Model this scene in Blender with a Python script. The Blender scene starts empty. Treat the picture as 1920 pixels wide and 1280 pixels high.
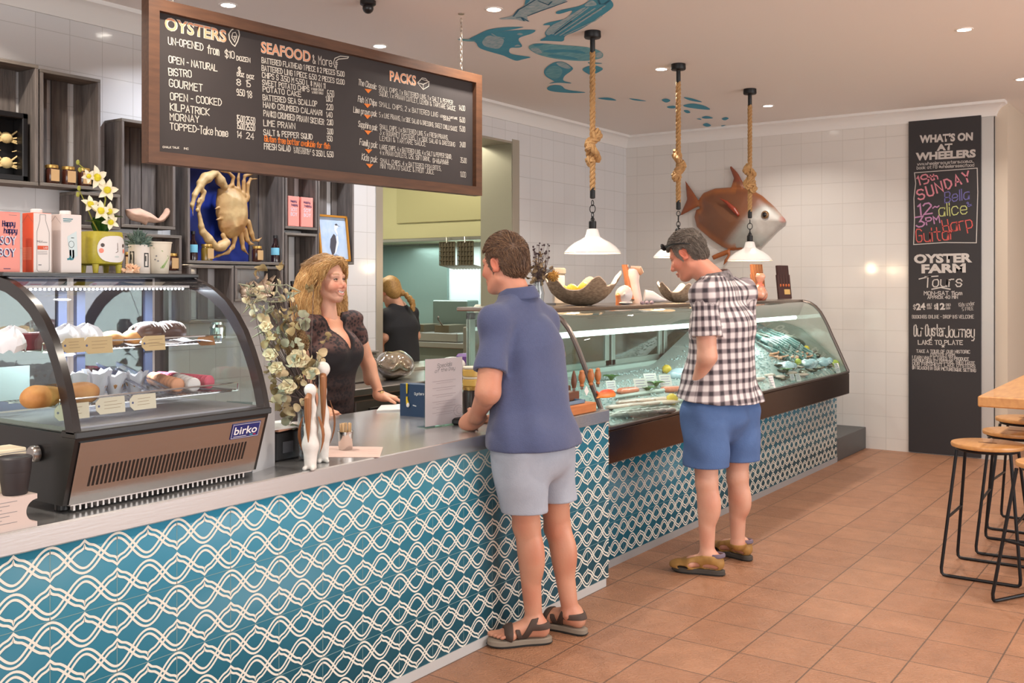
import bpy, math, random
import numpy as np
from mathutils import Vector, Matrix, Euler
from mathutils.geometry import tessellate_polygon
random.seed(7); RNG = np.random.default_rng(7)
SC = bpy.context.scene; COL = SC.collection
R = math.radians; PI = math.pi
# ---------------------------------------------------------------- camera
CAM_Z, FPX, YAW, HOR = 1.534, 1885.24, 0.61134, 534.0
cd = bpy.data.cameras.new('camera'); cam = bpy.data.objects.new('camera', cd); COL.objects.link(cam)
cam.location = (0, 0, CAM_Z); cam.rotation_euler = (PI/2, 0, YAW)
cd.sensor_width = 36; cd.lens = FPX/1920*36; cd.shift_y = -(640-HOR)/1920; cd.clip_start = .05
SC.camera = cam
# ---------------------------------------------------------------- world, daylight, exposure
w = bpy.data.worlds.new('world'); SC.world = w; w.use_nodes = True
bg = w.node_tree.nodes['Background']; bg.inputs[0].default_value = (.94, .965, 1.0, 1); bg.inputs[1].default_value = .62
def area(name, loc, target, sx, sy, power, col=(1, 1, 1), spread=180):
    l = bpy.data.lights.new(name, 'AREA'); l.shape = 'RECTANGLE'; l.size = sx; l.size_y = sy; l.energy = power; l.color = col
    l.spread = R(spread)
    o = bpy.data.objects.new(name, l); COL.objects.link(o); o.location = loc
    o.rotation_euler = (Vector(target)-Vector(loc)).to_track_quat('-Z', 'Y').to_euler(); return o
# daylight through the shop front: on the customers' side and behind the viewer
area('daylight_front', (3.9, 5.2, 1.5), (-4, 5.6, 1.75), 5.5, 2.2, 165, (1, .985, .97))
area('daylight_rear', (-.3, -2.8, 1.8), (-3.2, 5, 1.5), 5.5, 2.3, 105, (1, .98, .95))
SC.view_settings.view_transform = 'Standard'; SC.view_settings.look = 'None'
SC.view_settings.exposure = 0.38; SC.view_settings.gamma = 1; SC.view_settings.use_curve_mapping = False
SC.cycles.max_bounces = 8; SC.cycles.transparent_max_bounces = 24; SC.cycles.caustics_reflective = False; SC.cycles.caustics_refractive = False
SC.cycles.sample_clamp_indirect = 4.0; SC.cycles.use_denoising = True

# ---------------------------------------------------------------- helpers
FW = np.array([-math.sin(YAW), math.cos(YAW), 0]); RT = np.array([math.cos(YAW), math.sin(YAW), 0])
def ray(u, v):
    a = FW + RT*((u-960)/FPX); a[2] = -(v-HOR)/FPX; return a
def at(u, v, X=None, Y=None, Z=None, D=None):
    """the point of the place seen at photo pixel u,v on a plane X=, Y=, Z= or at depth D"""
    a = ray(u, v)
    t = X/a[0] if X is not None else Y/a[1] if Y is not None else (Z-CAM_Z)/a[2] if Z is not None else D
    return np.array([0, 0, CAM_Z])+a*t
def unit(a): a = np.asarray(a, float); return a/np.linalg.norm(a)
def lin(c): return tuple(((x/255)/12.92 if x/255 <= .04045 else (((x/255)+.055)/1.055)**2.4) for x in c)

class MB:
    """collects shapes and links them as ONE mesh object"""
    def __init__(s): s.v = []; s.f = []; s.m = []; s.M = None; s.mi = 0
    def add(s, vs, fs, mi=None):
        b = len(s.v)
        for p in vs:
            p = Vector(tuple(float(c) for c in p)); s.v.append(s.M @ p if s.M else p)
        for f in fs: s.f.append(tuple(b+i for i in f)); s.m.append(s.mi if mi is None else mi)
        return s
    def box(s, lo, hi, mi=None, bev=0., rot=0., piv=None):
        lo = np.array(lo, float); hi = np.array(hi, float)
        c = (lo+hi)/2; h = abs(hi-lo)/2; b = min(bev, h.min()*.95)
        vs = []
        def tr(p):
            if rot:
                q = c if piv is None else np.array(piv, float); x, y = p[0]-q[0], p[1]-q[1]
                return (q[0]+x*math.cos(rot)-y*math.sin(rot), q[1]+x*math.sin(rot)+y*math.cos(rot), p[2])
            return p
        if b <= 0:
            for k in range(8): vs.append(tr(c+h*np.array([1 if k & 1 else -1, 1 if k & 2 else -1, 1 if k & 4 else -1])))
            return s.add(vs, [(0, 2, 3, 1), (4, 5, 7, 6), (0, 1, 5, 4), (2, 6, 7, 3), (0, 4, 6, 2), (1, 3, 7, 5)], mi)
        idx = {}
        for k in range(8):
            sg = np.array([1 if k & 1 else -1, 1 if k & 2 else -1, 1 if k & 4 else -1])
            for a in range(3):
                q = h-b; q[a] = h[a]; idx[k, a] = len(vs); vs.append(tr(c+sg*q))
        fs = []
        for a in range(3):
            b1, c1 = (a+1) % 3, (a+2) % 3
            for sgn in (0, 1):
                ks = [(sgn << a) | (i << b1) | (j << c1) for i, j in ((0, 0), (1, 0), (1, 1), (0, 1))]
                q = [idx[k, a] for k in ks]; fs.append(q if sgn else q[::-1])
            for i in (0, 1):
                for j in (0, 1):
                    k0 = (i << b1) | (j << c1); k1 = k0 | (1 << a)
                    q = [idx[k0, b1], idx[k1, b1], idx[k1, c1], idx[k0, c1]]; fs.append(q if i != j else q[::-1])
        for k in range(8):
            q = [idx[k, 0], idx[k, 1], idx[k, 2]]; fs.append(q if bin(k).count('1') % 2 else q[::-1])
        return s.add(vs, fs, mi)
    def tube(s, pts, rad, n=8, mi=None, closed=False, caps=True, flat=1., up=None):
        P = [np.array(p, float) for p in pts]; N = len(P)
        rad = [rad]*N if np.isscalar(rad) else list(rad)
        T = []
        for i in range(N):
            a = P[(i-1) % N] if closed or i > 0 else P[i]; b = P[(i+1) % N] if closed or i < N-1 else P[i]
            d = b-a; T.append(d/(np.linalg.norm(d)+1e-12))
        x = np.array(up, float) if up is not None else (np.array([0, 0, 1.]) if abs(T[0][2]) < .9 else np.array([1., 0, 0]))
        vs = []
        for i in range(N):
            x = x-T[i]*x.dot(T[i]); x = x/(np.linalg.norm(x)+1e-12); y = np.cross(T[i], x)
            for k in range(n):
                a = 2*PI*k/n; vs.append(P[i]+rad[i]*(x*math.cos(a)*flat+y*math.sin(a)))
        fs = []
        for i in range(N if closed else N-1):
            j = (i+1) % N
            for k in range(n): fs.append((i*n+k, i*n+(k+1) % n, j*n+(k+1) % n, j*n+k))
        if caps and not closed: fs += [tuple(range(n-1, -1, -1)), tuple((N-1)*n+k for k in range(n))]
        return s.add(vs, fs, mi)
    def lathe(s, prof, n=24, c=(0, 0, 0), mi=None, ax=None, sx=1, sy=1, caps=True):
        A = Matrix.Identity(3) if ax is None else Vector(ax).to_track_quat('Z', 'Y').to_matrix()
        c = Vector(tuple(float(q) for q in c)); vs = []; fs = []
        for r, z in prof:
            for k in range(n):
                a = 2*PI*k/n; vs.append(c+A @ Vector((r*sx*math.cos(a), r*sy*math.sin(a), z)))
        for i in range(len(prof)-1):
            for k in range(n): fs.append((i*n+k, i*n+(k+1) % n, (i+1)*n+(k+1) % n, (i+1)*n+k))
        if caps:
            if prof[0][0] > 1e-5: fs.append(tuple(range(n-1, -1, -1)))
            if prof[-1][0] > 1e-5: fs.append(tuple((len(prof)-1)*n+k for k in range(n)))
        return s.add(vs, fs, mi)
    def ell(s, c, r, n=12, mi=None, rot=None):
        r = (r, r, r) if np.isscalar(r) else r; vs = []; fs = []; m = max(4, n//2)
        for i in range(m+1):
            t = PI*i/m
            for k in range(n):
                a = 2*PI*k/n; p = Vector((r[0]*math.sin(t)*math.cos(a), r[1]*math.sin(t)*math.sin(a), -r[2]*math.cos(t)))
                if rot: p = rot @ p
                vs.append(Vector(tuple(float(q) for q in c))+p)
        for i in range(m):
            for k in range(n): fs.append((i*n+k, i*n+(k+1) % n, (i+1)*n+(k+1) % n, (i+1)*n+k))
        return s.add(vs, fs, mi)
    def prism(s, poly, o, ux, uy, th, mi=None, bev=0., top_mi=None):
        """extrude a 2D outline lying in the plane (o,ux,uy) by th along ux x uy"""
        o, ux, uy = np.array(o, float), np.array(ux, float), np.array(uy, float); nn = np.cross(ux, uy)
        P = [np.array(p, float) for p in poly]; N = len(P)
        ar = sum(P[i][0]*P[(i+1) % N][1]-P[(i+1) % N][0]*P[i][1] for i in range(N))
        if ar < 0: P = P[::-1]
        tri = tessellate_polygon([[Vector((p[0], p[1], 0)) for p in P]])
        T = []
        for t in tri:
            a, b, c = (P[i] for i in t)
            T.append(t if (b[0]-a[0])*(c[1]-a[1])-(c[0]-a[0])*(b[1]-a[1]) > 0 else t[::-1])
        vs = [o+ux*p[0]+uy*p[1] for p in P]+[o+ux*p[0]+uy*p[1]+nn*th for p in P]
        s.add(vs, [tuple(i for i in t[::-1]) for t in T]+[(i, (i+1) % N, N+(i+1) % N, N+i) for i in range(N)], mi)
        b = len(s.v)-2*N; mm = top_mi if top_mi is not None else (s.mi if mi is None else mi)
        for t in T: s.f.append(tuple(b+N+i for i in t)); s.m.append(mm)
        return s
    def grid(s, P, mi=None, cu=False, cv=False):
        P = np.asarray(P, float); a, b = P.shape[:2]; fs = []
        for i in range(a if cu else a-1):
            for j in range(b if cv else b-1):
                fs.append((i*b+j, i*b+(j+1) % b, ((i+1) % a)*b+(j+1) % b, ((i+1) % a)*b+j))
        return s.add(P.reshape(-1, 3), fs, mi)
    def flat(s, poly3, mi=None):
        P = [Vector(tuple(float(c) for c in p)) for p in poly3]
        return s.add(P, [tuple(t) for t in tessellate_polygon([P])], mi)
    def line(s, pts, wd, n, mi=None, closed=False):
        """a flat painted line of width wd on a surface of normal n"""
        n = np.array(n, float); P = [np.array(p, float) for p in pts]
        if closed: P = P+[P[0]]
        L = []; N = len(P)
        for i in range(N):
            d0 = P[i]-P[i-1] if i > 0 else None; d1 = P[i+1]-P[i] if i < N-1 else None
            if closed and (i == 0 or i == N-1): d0 = P[-1]-P[-2]; d1 = P[1]-P[0]
            if d0 is not None and d1 is not None and np.linalg.norm(d0) > 1e-9 and np.linalg.norm(d1) > 1e-9:
                a, b = unit(d0), unit(d1); t = a+b
                t = a if np.linalg.norm(t) < .2 else unit(t); sc = 1/max(.45, float(t.dot(a)))
            else:
                q = d1 if d1 is not None and np.linalg.norm(d1) > 1e-9 else d0
                if q is None or np.linalg.norm(q) < 1e-9: return s
                t = unit(q); sc = 1
                if not closed: P[i] = P[i]+t*wd*.45*(-1 if i == 0 else 1)
            L.append((P[i], np.cross(n, t)*wd/2*sc))
        vs = []
        for p, q in L: vs += [p-q, p+q]
        return s.add(vs, [(2*i, 2*i+2, 2*i+3, 2*i+1) for i in range(N-1)], mi)

def mesh_obj(name, verts, faces, mats, mids=None, parent=None, loc=None, sharp=35, attrs=None):
    me = bpy.data.meshes.new(name)
    par_loc = np.array(parent['_o']) if parent is not None and '_o' in parent else np.zeros(3)
    org = par_loc if parent is not None else (np.zeros(3) if loc is None else np.array(loc, float))
    V = np.asarray([tuple(v) for v in verts] if not isinstance(verts, np.ndarray) else verts, float).reshape(-1, 3)-org
    if isinstance(faces, np.ndarray): faces = faces.tolist()
    me.from_pydata(V.tolist(), [], faces)
    for m in (mats if isinstance(mats, (list, tuple)) else [mats]): me.materials.append(m)
    if mids is not None: me.polygons.foreach_set('material_index', np.array(mids, np.int32))
    me.polygons.foreach_set('use_smooth', np.ones(len(me.polygons), bool))
    if sharp: me.set_sharp_from_angle(angle=R(sharp))
    if attrs:
        for k, (typ, arr) in attrs.items():
            a = me.attributes.new(k, typ, 'POINT')
            a.data.foreach_set('color' if typ == 'FLOAT_COLOR' else 'vector' if typ == 'FLOAT_VECTOR' else 'value', np.asarray(arr, np.float32).ravel())
    me.validate(); me.update()
    o = bpy.data.objects.new(name, me); COL.objects.link(o)
    if parent is not None:
        o.parent = parent
        if '_sub' in parent: pass
    else: o.location = org
    o['_o'] = tuple(float(c) for c in org)
    return o
def thing(name, label, cat, loc=(0, 0, 0), group=None):
    o = bpy.data.objects.new(name, None); COL.objects.link(o); o.location = tuple(float(c) for c in loc)
    o.empty_display_size = .05; o['_o'] = tuple(float(c) for c in loc)
    o['label'] = label; o['category'] = cat
    if group: o['group'] = group
    return o
def part(name, mb, mats, parent, label=None, sharp=35):
    o = mesh_obj(name, mb.v, mb.f, mats, mb.m, parent, sharp=sharp)
    if label: o['label'] = label
    return o
def solo(name, mb, mats, label, cat, group=None, loc=None, sharp=35):
    V = np.array([tuple(v) for v in mb.v])
    if loc is None: loc = ((V[:, 0].min()+V[:, 0].max())/2, (V[:, 1].min()+V[:, 1].max())/2, V[:, 2].min())
    o = mesh_obj(name, V, mb.f, mats, mb.m, None, loc, sharp=sharp); o['label'] = label; o['category'] = cat
    if group: o['group'] = group
    return o
def struct(name, mb, mats, sharp=35):
    o = mesh_obj(name, mb.v, mb.f, mats, mb.m, sharp=sharp); o['kind'] = 'structure'; return o
def dup(root, loc, rotz=None, label=None, group=None, scale=None, rot=None):
    c = root.copy(); COL.objects.link(c); c.location = tuple(float(q) for q in loc)
    if rotz is not None: c.rotation_euler = (0, 0, rotz)
    if rot is not None: c.rotation_euler = rot
    if scale is not None: c.scale = (scale,)*3 if np.isscalar(scale) else scale
    if label: c['label'] = label
    if group: c['group'] = group
    def rec(a, b):
        for ch in list(a.children):
            d = ch.copy(); COL.objects.link(d); d.parent = b; rec(ch, d)
    rec(root, c); return c

# ---------------------------------------------------------------- materials
MATS = {}
def M(name, col=(200, 200, 200), rough=.5, metal=0., noise=None, bump=None, emit=0., attr=None, spec=.5, alpha=None, coat=0., stretch=None, sss=0., sheen=0.):
    """noise=(scale, amount, second colour or None), bump=(scale, strength), stretch = xyz scale of the texture space"""
    if name in MATS: return MATS[name]
    m = bpy.data.materials.new(name); m.use_nodes = True; MATS[name] = m
    nt = m.node_tree; N = nt.nodes; b = N['Principled BSDF']; L = nt.links.new
    c = lin(col)+(1,)
    b.inputs['Base Color'].default_value = c; b.inputs['Roughness'].default_value = rough; b.inputs['Metallic'].default_value = metal
    b.inputs['Specular IOR Level'].default_value = spec; b.inputs['Coat Weight'].default_value = coat; b.inputs['Sheen Weight'].default_value = sheen
    if sss: b.inputs['Subsurface Weight'].default_value = sss; b.inputs['Subsurface Radius'].default_value = (.02, .008, .004); b.inputs['Subsurface Scale'].default_value = .5
    if emit: b.inputs['Emission Color'].default_value = c; b.inputs['Emission Strength'].default_value = emit
    if alpha is not None: b.inputs['Alpha'].default_value = alpha
    src = None; vec = None
    if noise or bump:
        tc = N.new('ShaderNodeTexCoord'); mp = N.new('ShaderNodeMapping'); L(tc.outputs['Object'], mp.inputs[0]); vec = mp.outputs[0]
        if stretch: mp.inputs['Scale'].default_value = stretch
    if attr:
        a = N.new('ShaderNodeAttribute'); a.attribute_name = attr; src = a.outputs['Color']; L(src, b.inputs['Base Color'])
    if noise:
        t = N.new('ShaderNodeTexNoise'); t.inputs['Scale'].default_value = noise[0]; t.inputs['Detail'].default_value = 5; L(vec, t.inputs['Vector'])
        rp = N.new('ShaderNodeValToRGB'); L(t.outputs['Fac'], rp.inputs[0]); rp.color_ramp.elements[0].position = .3; rp.color_ramp.elements[1].position = .7
        mx = N.new('ShaderNodeMix'); mx.data_type = 'RGBA'
        if len(noise) > 2 and noise[2]:
            mx.inputs[7].default_value = lin(noise[2])+(1,); mx.inputs[6].default_value = c
            if src: L(src, mx.inputs[6])
            mu = N.new('ShaderNodeMath'); mu.operation = 'MULTIPLY'; mu.inputs[1].default_value = noise[1]; L(rp.outputs[0], mu.inputs[0]); L(mu.outputs[0], mx.inputs[0])
        else:
            mx.blend_type = 'MULTIPLY'; mx.inputs[0].default_value = noise[1]; mx.inputs[6].default_value = c
            if src: L(src, mx.inputs[6])
            L(rp.outputs[0], mx.inputs[7])
        L(mx.outputs[2], b.inputs['Base Color'])
    if bump:
        t = N.new('ShaderNodeTexNoise'); t.inputs['Scale'].default_value = bump[0]; t.inputs['Detail'].default_value = 4; L(vec, t.inputs['Vector'])
        bp = N.new('ShaderNodeBump'); bp.inputs['Strength'].default_value = bump[1]; bp.inputs['Distance'].default_value = .01
        L(t.outputs['Fac'], bp.inputs['Height']); L(bp.outputs[0], b.inputs['Normal'])
    return m
def glass(name, tint=(235, 245, 240), refl=1., rough=.02, base=.02):
    if name in MATS: return MATS[name]
    m = bpy.data.materials.new(name); m.use_nodes = True; MATS[name] = m
    nt = m.node_tree; N = nt.nodes; L = nt.links.new; N.remove(N['Principled BSDF'])
    tr = N.new('ShaderNodeBsdfTransparent'); tr.inputs[0].default_value = lin(tint)+(1,)
    gl = N.new('ShaderNodeBsdfGlossy'); gl.inputs['Roughness'].default_value = rough; gl.inputs['Color'].default_value = (1, 1, 1, 1)
    fr = N.new('ShaderNodeLayerWeight'); fr.inputs['Blend'].default_value = .5
    pw = N.new('ShaderNodeMath'); pw.operation = 'POWER'; pw.inputs[1].default_value = 4.5; L(fr.outputs['Facing'], pw.inputs[0])
    ml = N.new('ShaderNodeMath'); ml.operation = 'MULTIPLY_ADD'; ml.inputs[1].default_value = .9*refl; ml.inputs[2].default_value = .035*refl+base; ml.use_clamp = True
    L(pw.outputs[0], ml.inputs[0]); mx = N.new('ShaderNodeMixShader'); L(ml.outputs[0], mx.inputs[0]); L(tr.outputs[0], mx.inputs[1]); L(gl.outputs[0], mx.inputs[2])
    L(mx.outputs[0], N['Material Output'].inputs[0]); return m
def tilemat(name, axes, size, off, c1, c2, mort, msize, rough, bump=None, nvar=None, coat=0.):
    """square tiles laid on world axes, e.g. axes='yz'"""
    m = bpy.data.materials.new(name); m.use_nodes = True; nt = m.node_tree; N = nt.nodes; L = nt.links.new; b = N['Principled BSDF']
    tc = N.new('ShaderNodeTexCoord'); sp = N.new('ShaderNodeSeparateXYZ'); L(tc.outputs['Object'], sp.inputs[0])
    cb = N.new('ShaderNodeCombineXYZ')
    for i, a in enumerate(axes):
        ad = N.new('ShaderNodeMath'); ad.operation = 'SUBTRACT'; ad.inputs[1].default_value = off[i]-size[i]*60; L(sp.outputs['xyz'.index(a)], ad.inputs[0]); L(ad.outputs[0], cb.inputs[i])
    br = N.new('ShaderNodeTexBrick'); br.offset = 0; br.squash = 1; L(cb.outputs[0], br.inputs['Vector'])
    br.inputs['Color1'].default_value = lin(c1)+(1,); br.inputs['Color2'].default_value = lin(c2)+(1,); br.inputs['Mortar'].default_value = lin(mort)+(1,)
    br.inputs['Scale'].default_value = 1; br.inputs['Mortar Size'].default_value = msize; br.inputs['Mortar Smooth'].default_value = .1
    br.inputs['Brick Width'].default_value = size[0]; br.inputs['Row Height'].default_value = size[1]
    src = br.outputs['Color']
    if nvar:
        t = N.new('ShaderNodeTexNoise'); t.inputs['Scale'].default_value = nvar[0]; t.inputs['Detail'].default_value = 6; L(tc.outputs['Object'], t.inputs['Vector'])
        rp = N.new('ShaderNodeValToRGB'); L(t.outputs['Fac'], rp.inputs[0]); rp.color_ramp.elements[0].position = .3; rp.color_ramp.elements[1].position = .7
        rp.color_ramp.elements[0].color = (nvar[1],)*3+(1,)
        mx = N.new('ShaderNodeMix'); mx.data_type = 'RGBA'; mx.blend_type = 'MULTIPLY'; mx.inputs[0].default_value = 1; L(src, mx.inputs[6]); L(rp.outputs[0], mx.inputs[7]); src = mx.outputs[2]
    L(src, b.inputs['Base Color']); b.inputs['Roughness'].default_value = rough; b.inputs['Coat Weight'].default_value = coat
    mo = N.new('ShaderNodeMath'); mo.operation = 'MULTIPLY'; mo.inputs[1].default_value = -1.; L(br.outputs['Fac'], mo.inputs[0]); hgt = mo.outputs[0]
    if bump:
        t2 = N.new('ShaderNodeTexNoise'); t2.inputs['Scale'].default_value = bump[0]; t2.inputs['Detail'].default_value = 3; t2.inputs['Distortion'].default_value = bump[2]; L(tc.outputs['Object'], t2.inputs['Vector'])
        ma = N.new('ShaderNodeMath'); ma.operation = 'MULTIPLY_ADD'; ma.inputs[1].default_value = bump[1]; L(t2.outputs['Fac'], ma.inputs[0]); L(hgt, ma.inputs[2]); hgt = ma.outputs[0]
    bp = N.new('ShaderNodeBump'); bp.inputs['Strength'].default_value = .6; bp.inputs['Distance'].default_value = .005 if axes == 'xy' else .002; L(hgt, bp.inputs['Height']); L(bp.outputs[0], b.inputs['Normal'])
    return m
STEEL = M('brushed_steel', (176, 170, 166), .3, 1., bump=(60, .03), stretch=(4, 4, .3))
DSTEEL = M('dark_steel', (120, 112, 108), .34, 1., bump=(50, .03), stretch=(.2, .2, 6))
CHROME = M('chrome', (215, 212, 208), .12, 1.)
BLACK = M('black_plastic', (22, 20, 21), .35)
BLACKM = M('black_metal', (20, 19, 20), .45, .3)
WHITE = M('white_paint', (232, 228, 224), .5)
PAPER = M('white_paper', (226, 222, 218), .8)
KRAFT = M('kraft_card', (214, 186, 136), .85)
WOODG = M('weathered_wood', (124, 114, 108), .85, noise=(14, .75, (70, 64, 62)), bump=(40, .3), stretch=(3, 3, .3))
WOODH = M('weathered_wood_flat', (128, 119, 110), .85, noise=(14, .7, (78, 72, 68)), bump=(40, .3), stretch=(3, .3, 3))
WOODB = M('brown_frame_wood', (98, 64, 42), .5, noise=(9, .6, (64, 40, 27)), stretch=(6, .6, 6))
WOODT = M('honey_timber', (206, 150, 88), .42, noise=(7, .55, (170, 110, 58)), stretch=(6, .8, 6), coat=.3)
GLASS = glass('clear_glass'); 

# ---------------------------------------------------------------- lettering
GL = dict(l.split(' ', 1) for l in """A 02 28 42;14 34
B 02 08 38 47 46 35 05;35 44 43 32 02
C 47 38 18 07 03 12 32 43
D 02 08 28 46 44 22 02
E 48 08 02 42;05 35
F 48 08 02;05 35
G 47 38 18 07 03 12 32 43 45 25
H 02 08;42 48;05 45
I 22 28
J 48 43 32 12 03
K 02 08;48 05 42
L 08 02 42
M 02 08 25 48 42
N 02 08 42 48
O 18 07 03 12 32 43 47 38 18
P 02 08 38 47 46 35 05
Q 18 07 03 12 32 43 47 38 18;24 41
R 02 08 38 47 46 35 05;25 42
S 47 38 18 07 06 15 35 44 43 32 12 03
T 08 48;28 22
U 08 03 12 32 43 48
V 08 22 48
W 08 12 25 32 48
X 02 48;08 42
Y 08 25 48;25 22
Z 08 48 02 42
0 18 07 03 12 32 43 47 38 18
1 17 28 22
2 07 18 38 47 46 02 42
3 08 48 25 35 44 43 32 12 03
4 32 38 04 44
5 48 08 05 35 44 43 32 02
6 38 18 07 03 12 32 43 44 35 05
7 08 48 12
8 25 16 17 28 37 36 25 14 13 22 33 34 25
9 45 15 06 07 18 38 47 43 32 12
& 42 07 18 27 03 12 22 44
$ 47 38 18 07 06 15 35 44 43 32 12 03;29 21
. 22 23
, 22 11
' 28 27
- 15 35
~ 14 25 34 45
( 29 17 13 21
) 19 27 23 11
@ 35 25 24 34 36 27 17 06 04 13 33
/ 02 48
a 46 16 05 03 12 32 45;46 42
b 08 02 32 43 45 36 06
c 45 36 16 05 03 12 32 43
d 48 42 12 03 05 16 46
e 04 44 45 36 16 05 03 12 32 43
f 47 38 27 22;06 46
g 46 41 30 10;46 16 05 03 12 42
h 08 02;05 16 36 45 42
i 22 26;27 28
j 36 31 20 10;37 38
k 08 02;46 04 42
l 28 22
m 02 06 16 25 22;25 36 45 42
n 02 06;05 16 36 45 42
o 16 05 03 12 32 43 45 36 16
p 00 06 36 45 43 32 02
q 40 46 16 05 03 12 42
r 02 06;05 16 36
s 45 36 16 05 14 34 43 32 12 03
t 28 23 32 42;06 46
u 06 03 12 32 43 46;46 42
v 06 22 46
w 06 12 25 32 46
x 02 46;06 42
y 06 03 12 42;46 41 30 10
z 06 46 02 42""".split('\n'))
def strokes(text):
    x = 0; out = []
    for ch in text:
        if ch == ' ': x += 3; continue
        g = GL.get(ch)
        if g is None: x += 3; continue
        pl = [[(int(t[0]), int(t[1])-2) for t in s.split()] for s in g.split(';')]
        mn = min(p[0] for q in pl for p in q); mxx = max(p[0] for q in pl for p in q)
        for q in pl: out.append([(x+p[0]-mn, p[1]) for p in q])
        x += mxx-mn+1.5
    return out, max(x-1.5, 1)
def hand(mb, text, p0, p1, n, cap, wd, mi=None, slant=0., jit=.12):
    """hand-lettered line from p0 to p1 (baseline) on a surface of normal n"""
    p0 = np.array(p0, float); p1 = np.array(p1, float); n = unit(n); ux = unit(p1-p0); uy = unit(np.cross(n, ux))
    st, W = strokes(text); sx = np.linalg.norm(p1-p0)/W; sy = cap/6
    for q in st:
        dy = random.uniform(-jit, jit)
        mb.line([p0+ux*(a+slant*b+random.uniform(-jit, jit))*sx+uy*(b+dy+random.uniform(-jit, jit))*sy for a, b in q], wd, n, mi)
_FC = {}
def font2d(text, bold=0.):
    k = (text, bold)
    if k in _FC: return _FC[k]
    cu = bpy.data.curves.new('t', 'FONT'); cu.body = text; cu.size = 1; cu.offset = bold; cu.fill_mode = 'FRONT'; cu.resolution_u = 3
    o = bpy.data.objects.new('t', cu); COL.objects.link(o)
    dg = bpy.context.evaluated_depsgraph_get(); dg.update(); e = o.evaluated_get(dg); me = e.to_mesh()
    V = np.array([tuple(v.co) for v in me.vertices]); F = [tuple(p.vertices) for p in me.polygons]
    e.to_mesh_clear(); bpy.data.objects.remove(o); bpy.data.curves.remove(cu); _FC[k] = (V, F); return V, F
def block(mb, text, p0, p1, n, cap, bold=.02, mi=None, lift=0., lean=0.):
    """block lettering stretched to run from p0 to p1"""
    V, F = font2d(text, bold); p0 = np.array(p0, float); p1 = np.array(p1, float); n = unit(n); ux = unit(p1-p0); uy = unit(np.cross(n, ux))
    x0, x1 = V[:, 0].min(), V[:, 0].max(); sx = np.linalg.norm(p1-p0)/(x1-x0); sy = cap/.73
    mb.add([p0+ux*((v[0]-x0)*sx+lean*v[1]*sy)+uy*v[1]*sy+n*lift for v in V], F, mi)
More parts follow.
